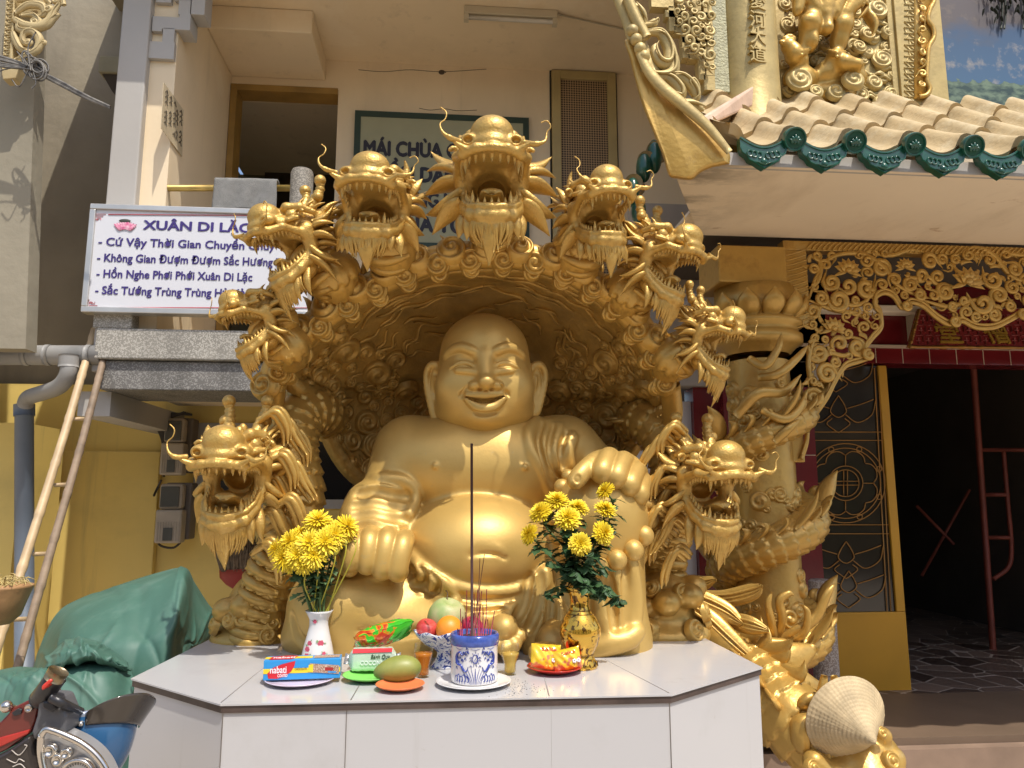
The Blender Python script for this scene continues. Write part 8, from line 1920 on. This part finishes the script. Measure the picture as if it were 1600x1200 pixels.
for s_ in (-1, 1):
    for k in range(5):
        x_ = s_ * (.35 + .13 * k); bline([(x_ - .10, 2), (x_ - .07, 10 + 2 * (k % 2)), (x_, 13 + 2 * (k % 2)), (x_ + .07, 9), (x_ + .05, 5), (x_ - .01, 6)], .0016)
    # dragons facing the emblem
    bline([(s_ * .28, 44), (s_ * .40, 47), (s_ * .55, 42), (s_ * .70, 46), (s_ * .85, 40), (s_ * .80, 30), (s_ * .62, 28), (s_ * .5, 22), (s_ * .38, 20), (s_ * .3, 26)], .0055, 34)
    for k in range(16):
        x_ = s_ * (.26 + .04 * k); y_ = 44 - 1.2 * k + 6 * math.sin(k * 1.7); bline([(x_, y_), (x_ + s_ * .05, y_ + 4), (x_ + s_ * .09, y_ + 1)], .0021, 8)
    for y_ in (34, 38, 26): bline([(s_ * .25, y_), (s_ * .18, y_ + 2), (s_ * .14, y_ - 1)], .0018, 8)
for a_, z_ in [(k * .8 * .9, 51.5) for k in range(-4, 5)]: bline([(a_ - .2, z_), (a_, z_ - 2), (a_ + .2, z_)], .0012, 8)
dc_.tube([bpt(.12 * math.cos(t), 37 + 6.2 * math.sin(t)) for t in np.linspace(0, 2 * math.pi, 26)], .0012, n=5)
bline([(0, 43), (.05, 40.5), (0, 37), (-.05, 34), (0, 31)], .0012); bline([(.055, 42), (.10, 38), (.08, 33), (.02, 31.5), (.04, 36)], .0035)
for k in range(9): a = k * .7; bline([(.15 * math.cos(a), 37 + 8 * math.sin(a)), (.19 * math.cos(a + .2), 37 + 11 * math.sin(a + .2))], .0016, 6)
dc_.build('cobalt_pattern', M_COBL, ib)
M_STK = mat('pink_incense_stick', (.42, .05, .10), .7, bump=0, var=.1); M_STB = mat('brown_incense', (.20, .10, .05), .8, bump=0); M_ISD = mat('dark_incense', (.045, .015, .013), .7, bump=0)
base = ci + Vector((0, 0, 60 * si))
tag(MB().tube([base + Vector((-.008, -.02, 0)), PY(737, 693, base.y - .01)], .0040, n=8).build('incense_stick', M_ISD, None), 'tall thick dark incense stick rising past the statue belly', 'incense stick')
IG = 'incense sticks in the burner'
r_i = random.Random(21)
for (x1, y1, m_, lab) in ((757, 866, M_STB, 'longest of the thin brown incense sticks, leaning right'), (750, 872, M_STB, 'second longest thin brown incense stick, leaning left'), (752, 942, M_STB, 'middle height straight brown incense stick')):
    b_ = base + Vector((r_i.uniform(-.01, .015), r_i.uniform(-.03, .01), 0)); tag(MB().tube([b_, PY(x1, y1, b_.y)], .0012, n=5).build('incense_stick', m_, None), lab, 'incense stick', IG)
for k in range(24):
    a = r_i.uniform(0, 6.28); q = r_i.uniform(.005, .052); b_ = base + Vector((q * math.cos(a), q * math.sin(a), 0)); h_ = r_i.uniform(.04, .13) * (1 if k < 18 else .6); tag(MB().tube([b_, b_ + Vector((r_i.uniform(-.010, .014), r_i.uniform(-.01, .01), h_))], .00125, n=5).build('incense_stick', M_STK, None), 'short burnt-down pink incense stub standing in the burner ash', 'incense stick', IG)
# -- red plate with snack packets
dish('plate', 'bright red plastic plate holding two yellow snack packets', 867, 1050, 42, .016, mat('red_plate_plastic', (.62, .03, .015), .3, bump=0, var=.03, coat=.2))
M_PKY = mat('yellow_packet_foil', (.80, .52, .03), .18, .2, var=.08, vscale=20, bump=.3, bscale=60, dist=.003, coat=.3)
N = M_PKY.node_tree.nodes; L = M_PKY.node_tree.links; p = N['Principled BSDF']; old = p.inputs['Base Color'].links[0].from_socket
tc = N.new('ShaderNodeTexCoord'); nz = N.new('ShaderNodeTexNoise'); nz.inputs['Scale'].default_value = 38; L.new(tc.outputs['Object'], nz.inputs['Vector'])
sxn = N.new('ShaderNodeSeparateXYZ'); L.new(tc.outputs['Object'], sxn.inputs[0]); mr = N.new('ShaderNodeMapRange'); mr.inputs['From Min'].default_value = -.02; mr.inputs['From Max'].default_value = .01; mr.inputs['To Min'].default_value = .16; mr.inputs['To Max'].default_value = -.1; L.new(sxn.outputs[2], mr.inputs['Value'])
ad = N.new('ShaderNodeMath'); ad.operation = 'ADD'; L.new(nz.outputs['Fac'], ad.inputs[0]); L.new(mr.outputs[0], ad.inputs[1]); rp_ = N.new('ShaderNodeValToRGB'); e = rp_.color_ramp.elements; e[0].position = .56; e[0].color = (0, 0, 0, 1); e[1].position = .6; e[1].color = (1, 1, 1, 1); L.new(ad.outputs[0], rp_.inputs[0])
mx = N.new('ShaderNodeMix'); mx.data_type = 'RGBA'; L.new(rp_.outputs[0], mx.inputs['Factor']); L.new(old, mx.inputs['A']); mx.inputs['B'].default_value = (.62, .20, .08, 1); L.new(mx.outputs['Result'], p.inputs['Base Color'])
def packet(label, px, py, rz_, tilt, w, h):
    c = at(px, py) + Vector((0, 0, .012 + h * .5)); d = thing('snack_packet', label, 'snack packet', c); Mp = Matrix.Translation(c) @ Matrix.Rotation(R(rz_), 4, 'Z') @ Matrix.Rotation(R(tilt), 4, 'X') @ Matrix.Rotation(R(8 if rz_ > 0 else -10), 4, 'Y')
    mb = MB()
    for s_ in (1, -1):
        Gs = np.zeros((26, 22, 3))
        for i in range(26):
            u = i / 25 * 2 - 1
            for j in range(22):
                v = j / 21 * 2 - 1; puff = .014 * (1 - abs(u) ** 3) ** .6 * (1 - abs(v) ** 2.6) ** .6; Gs[i, j] = Mp @ Vector((u * w / 2, -s_ * (puff + .0005) + .0012 * math.sin(u * 11 + v * 6), v * h / 2 * (1 + .05 * u)))
        mb.grid(Gs if s_ == 1 else Gs[:, ::-1])
    o = mb.build('pouch', M_PKY, d, smooth=True)
    text('lettering', 'Solite', M_CRED, Mp @ Vector((-w * .18, -.0155, h * .16)), Mp.to_3x3() @ Vector((1, 0, .08)), Mp.to_3x3() @ Vector((0, 0, 1)), h * .24, depth=.0008, bold=.02, width=w * .5, parent=d)
    mbw = MB()
    for dx in (-.05, .1): 
        q = Mp @ Vector((w * (.28 + dx), -.0150, -h * .18))
        for k in range(5): a = k * 1.257; mbw.ball(q + Mp.to_3x3() @ Vector((.004 * math.cos(a), 0, .004 * math.sin(a))), (.003, .0015, .003), nu=5, nv=7)
    mbw.build('white_flower_print', M_CW, d)
packet('yellow snack packet standing at the left on the red plate', 853, 1052, 6, -24, .088, .070); packet('yellow snack packet standing at the right on the red plate', 886, 1053, -4, -20, .082, .058)
# ash specks on the tiles
asp = MB(); r_a = random.Random(5)
for k in range(120):
    q = at(r_a.gauss(812, 22), r_a.gauss(1076, 6)); 
    if q.y < 2.0: continue
    a = r_a.uniform(0, 3); l = r_a.uniform(.001, .004); asp.tube([q + Vector((0, 0, .0006)), q + Vector((math.cos(a) * l, math.sin(a) * l, .0006))], .0006, n=4)
o = tag(asp.build('fallen_ash', mat('grey_ash', (.2, .18, .16), .9, bump=0), None), 'fine flecks of incense ash fallen on the white tiles', 'ash', kind='stuff')
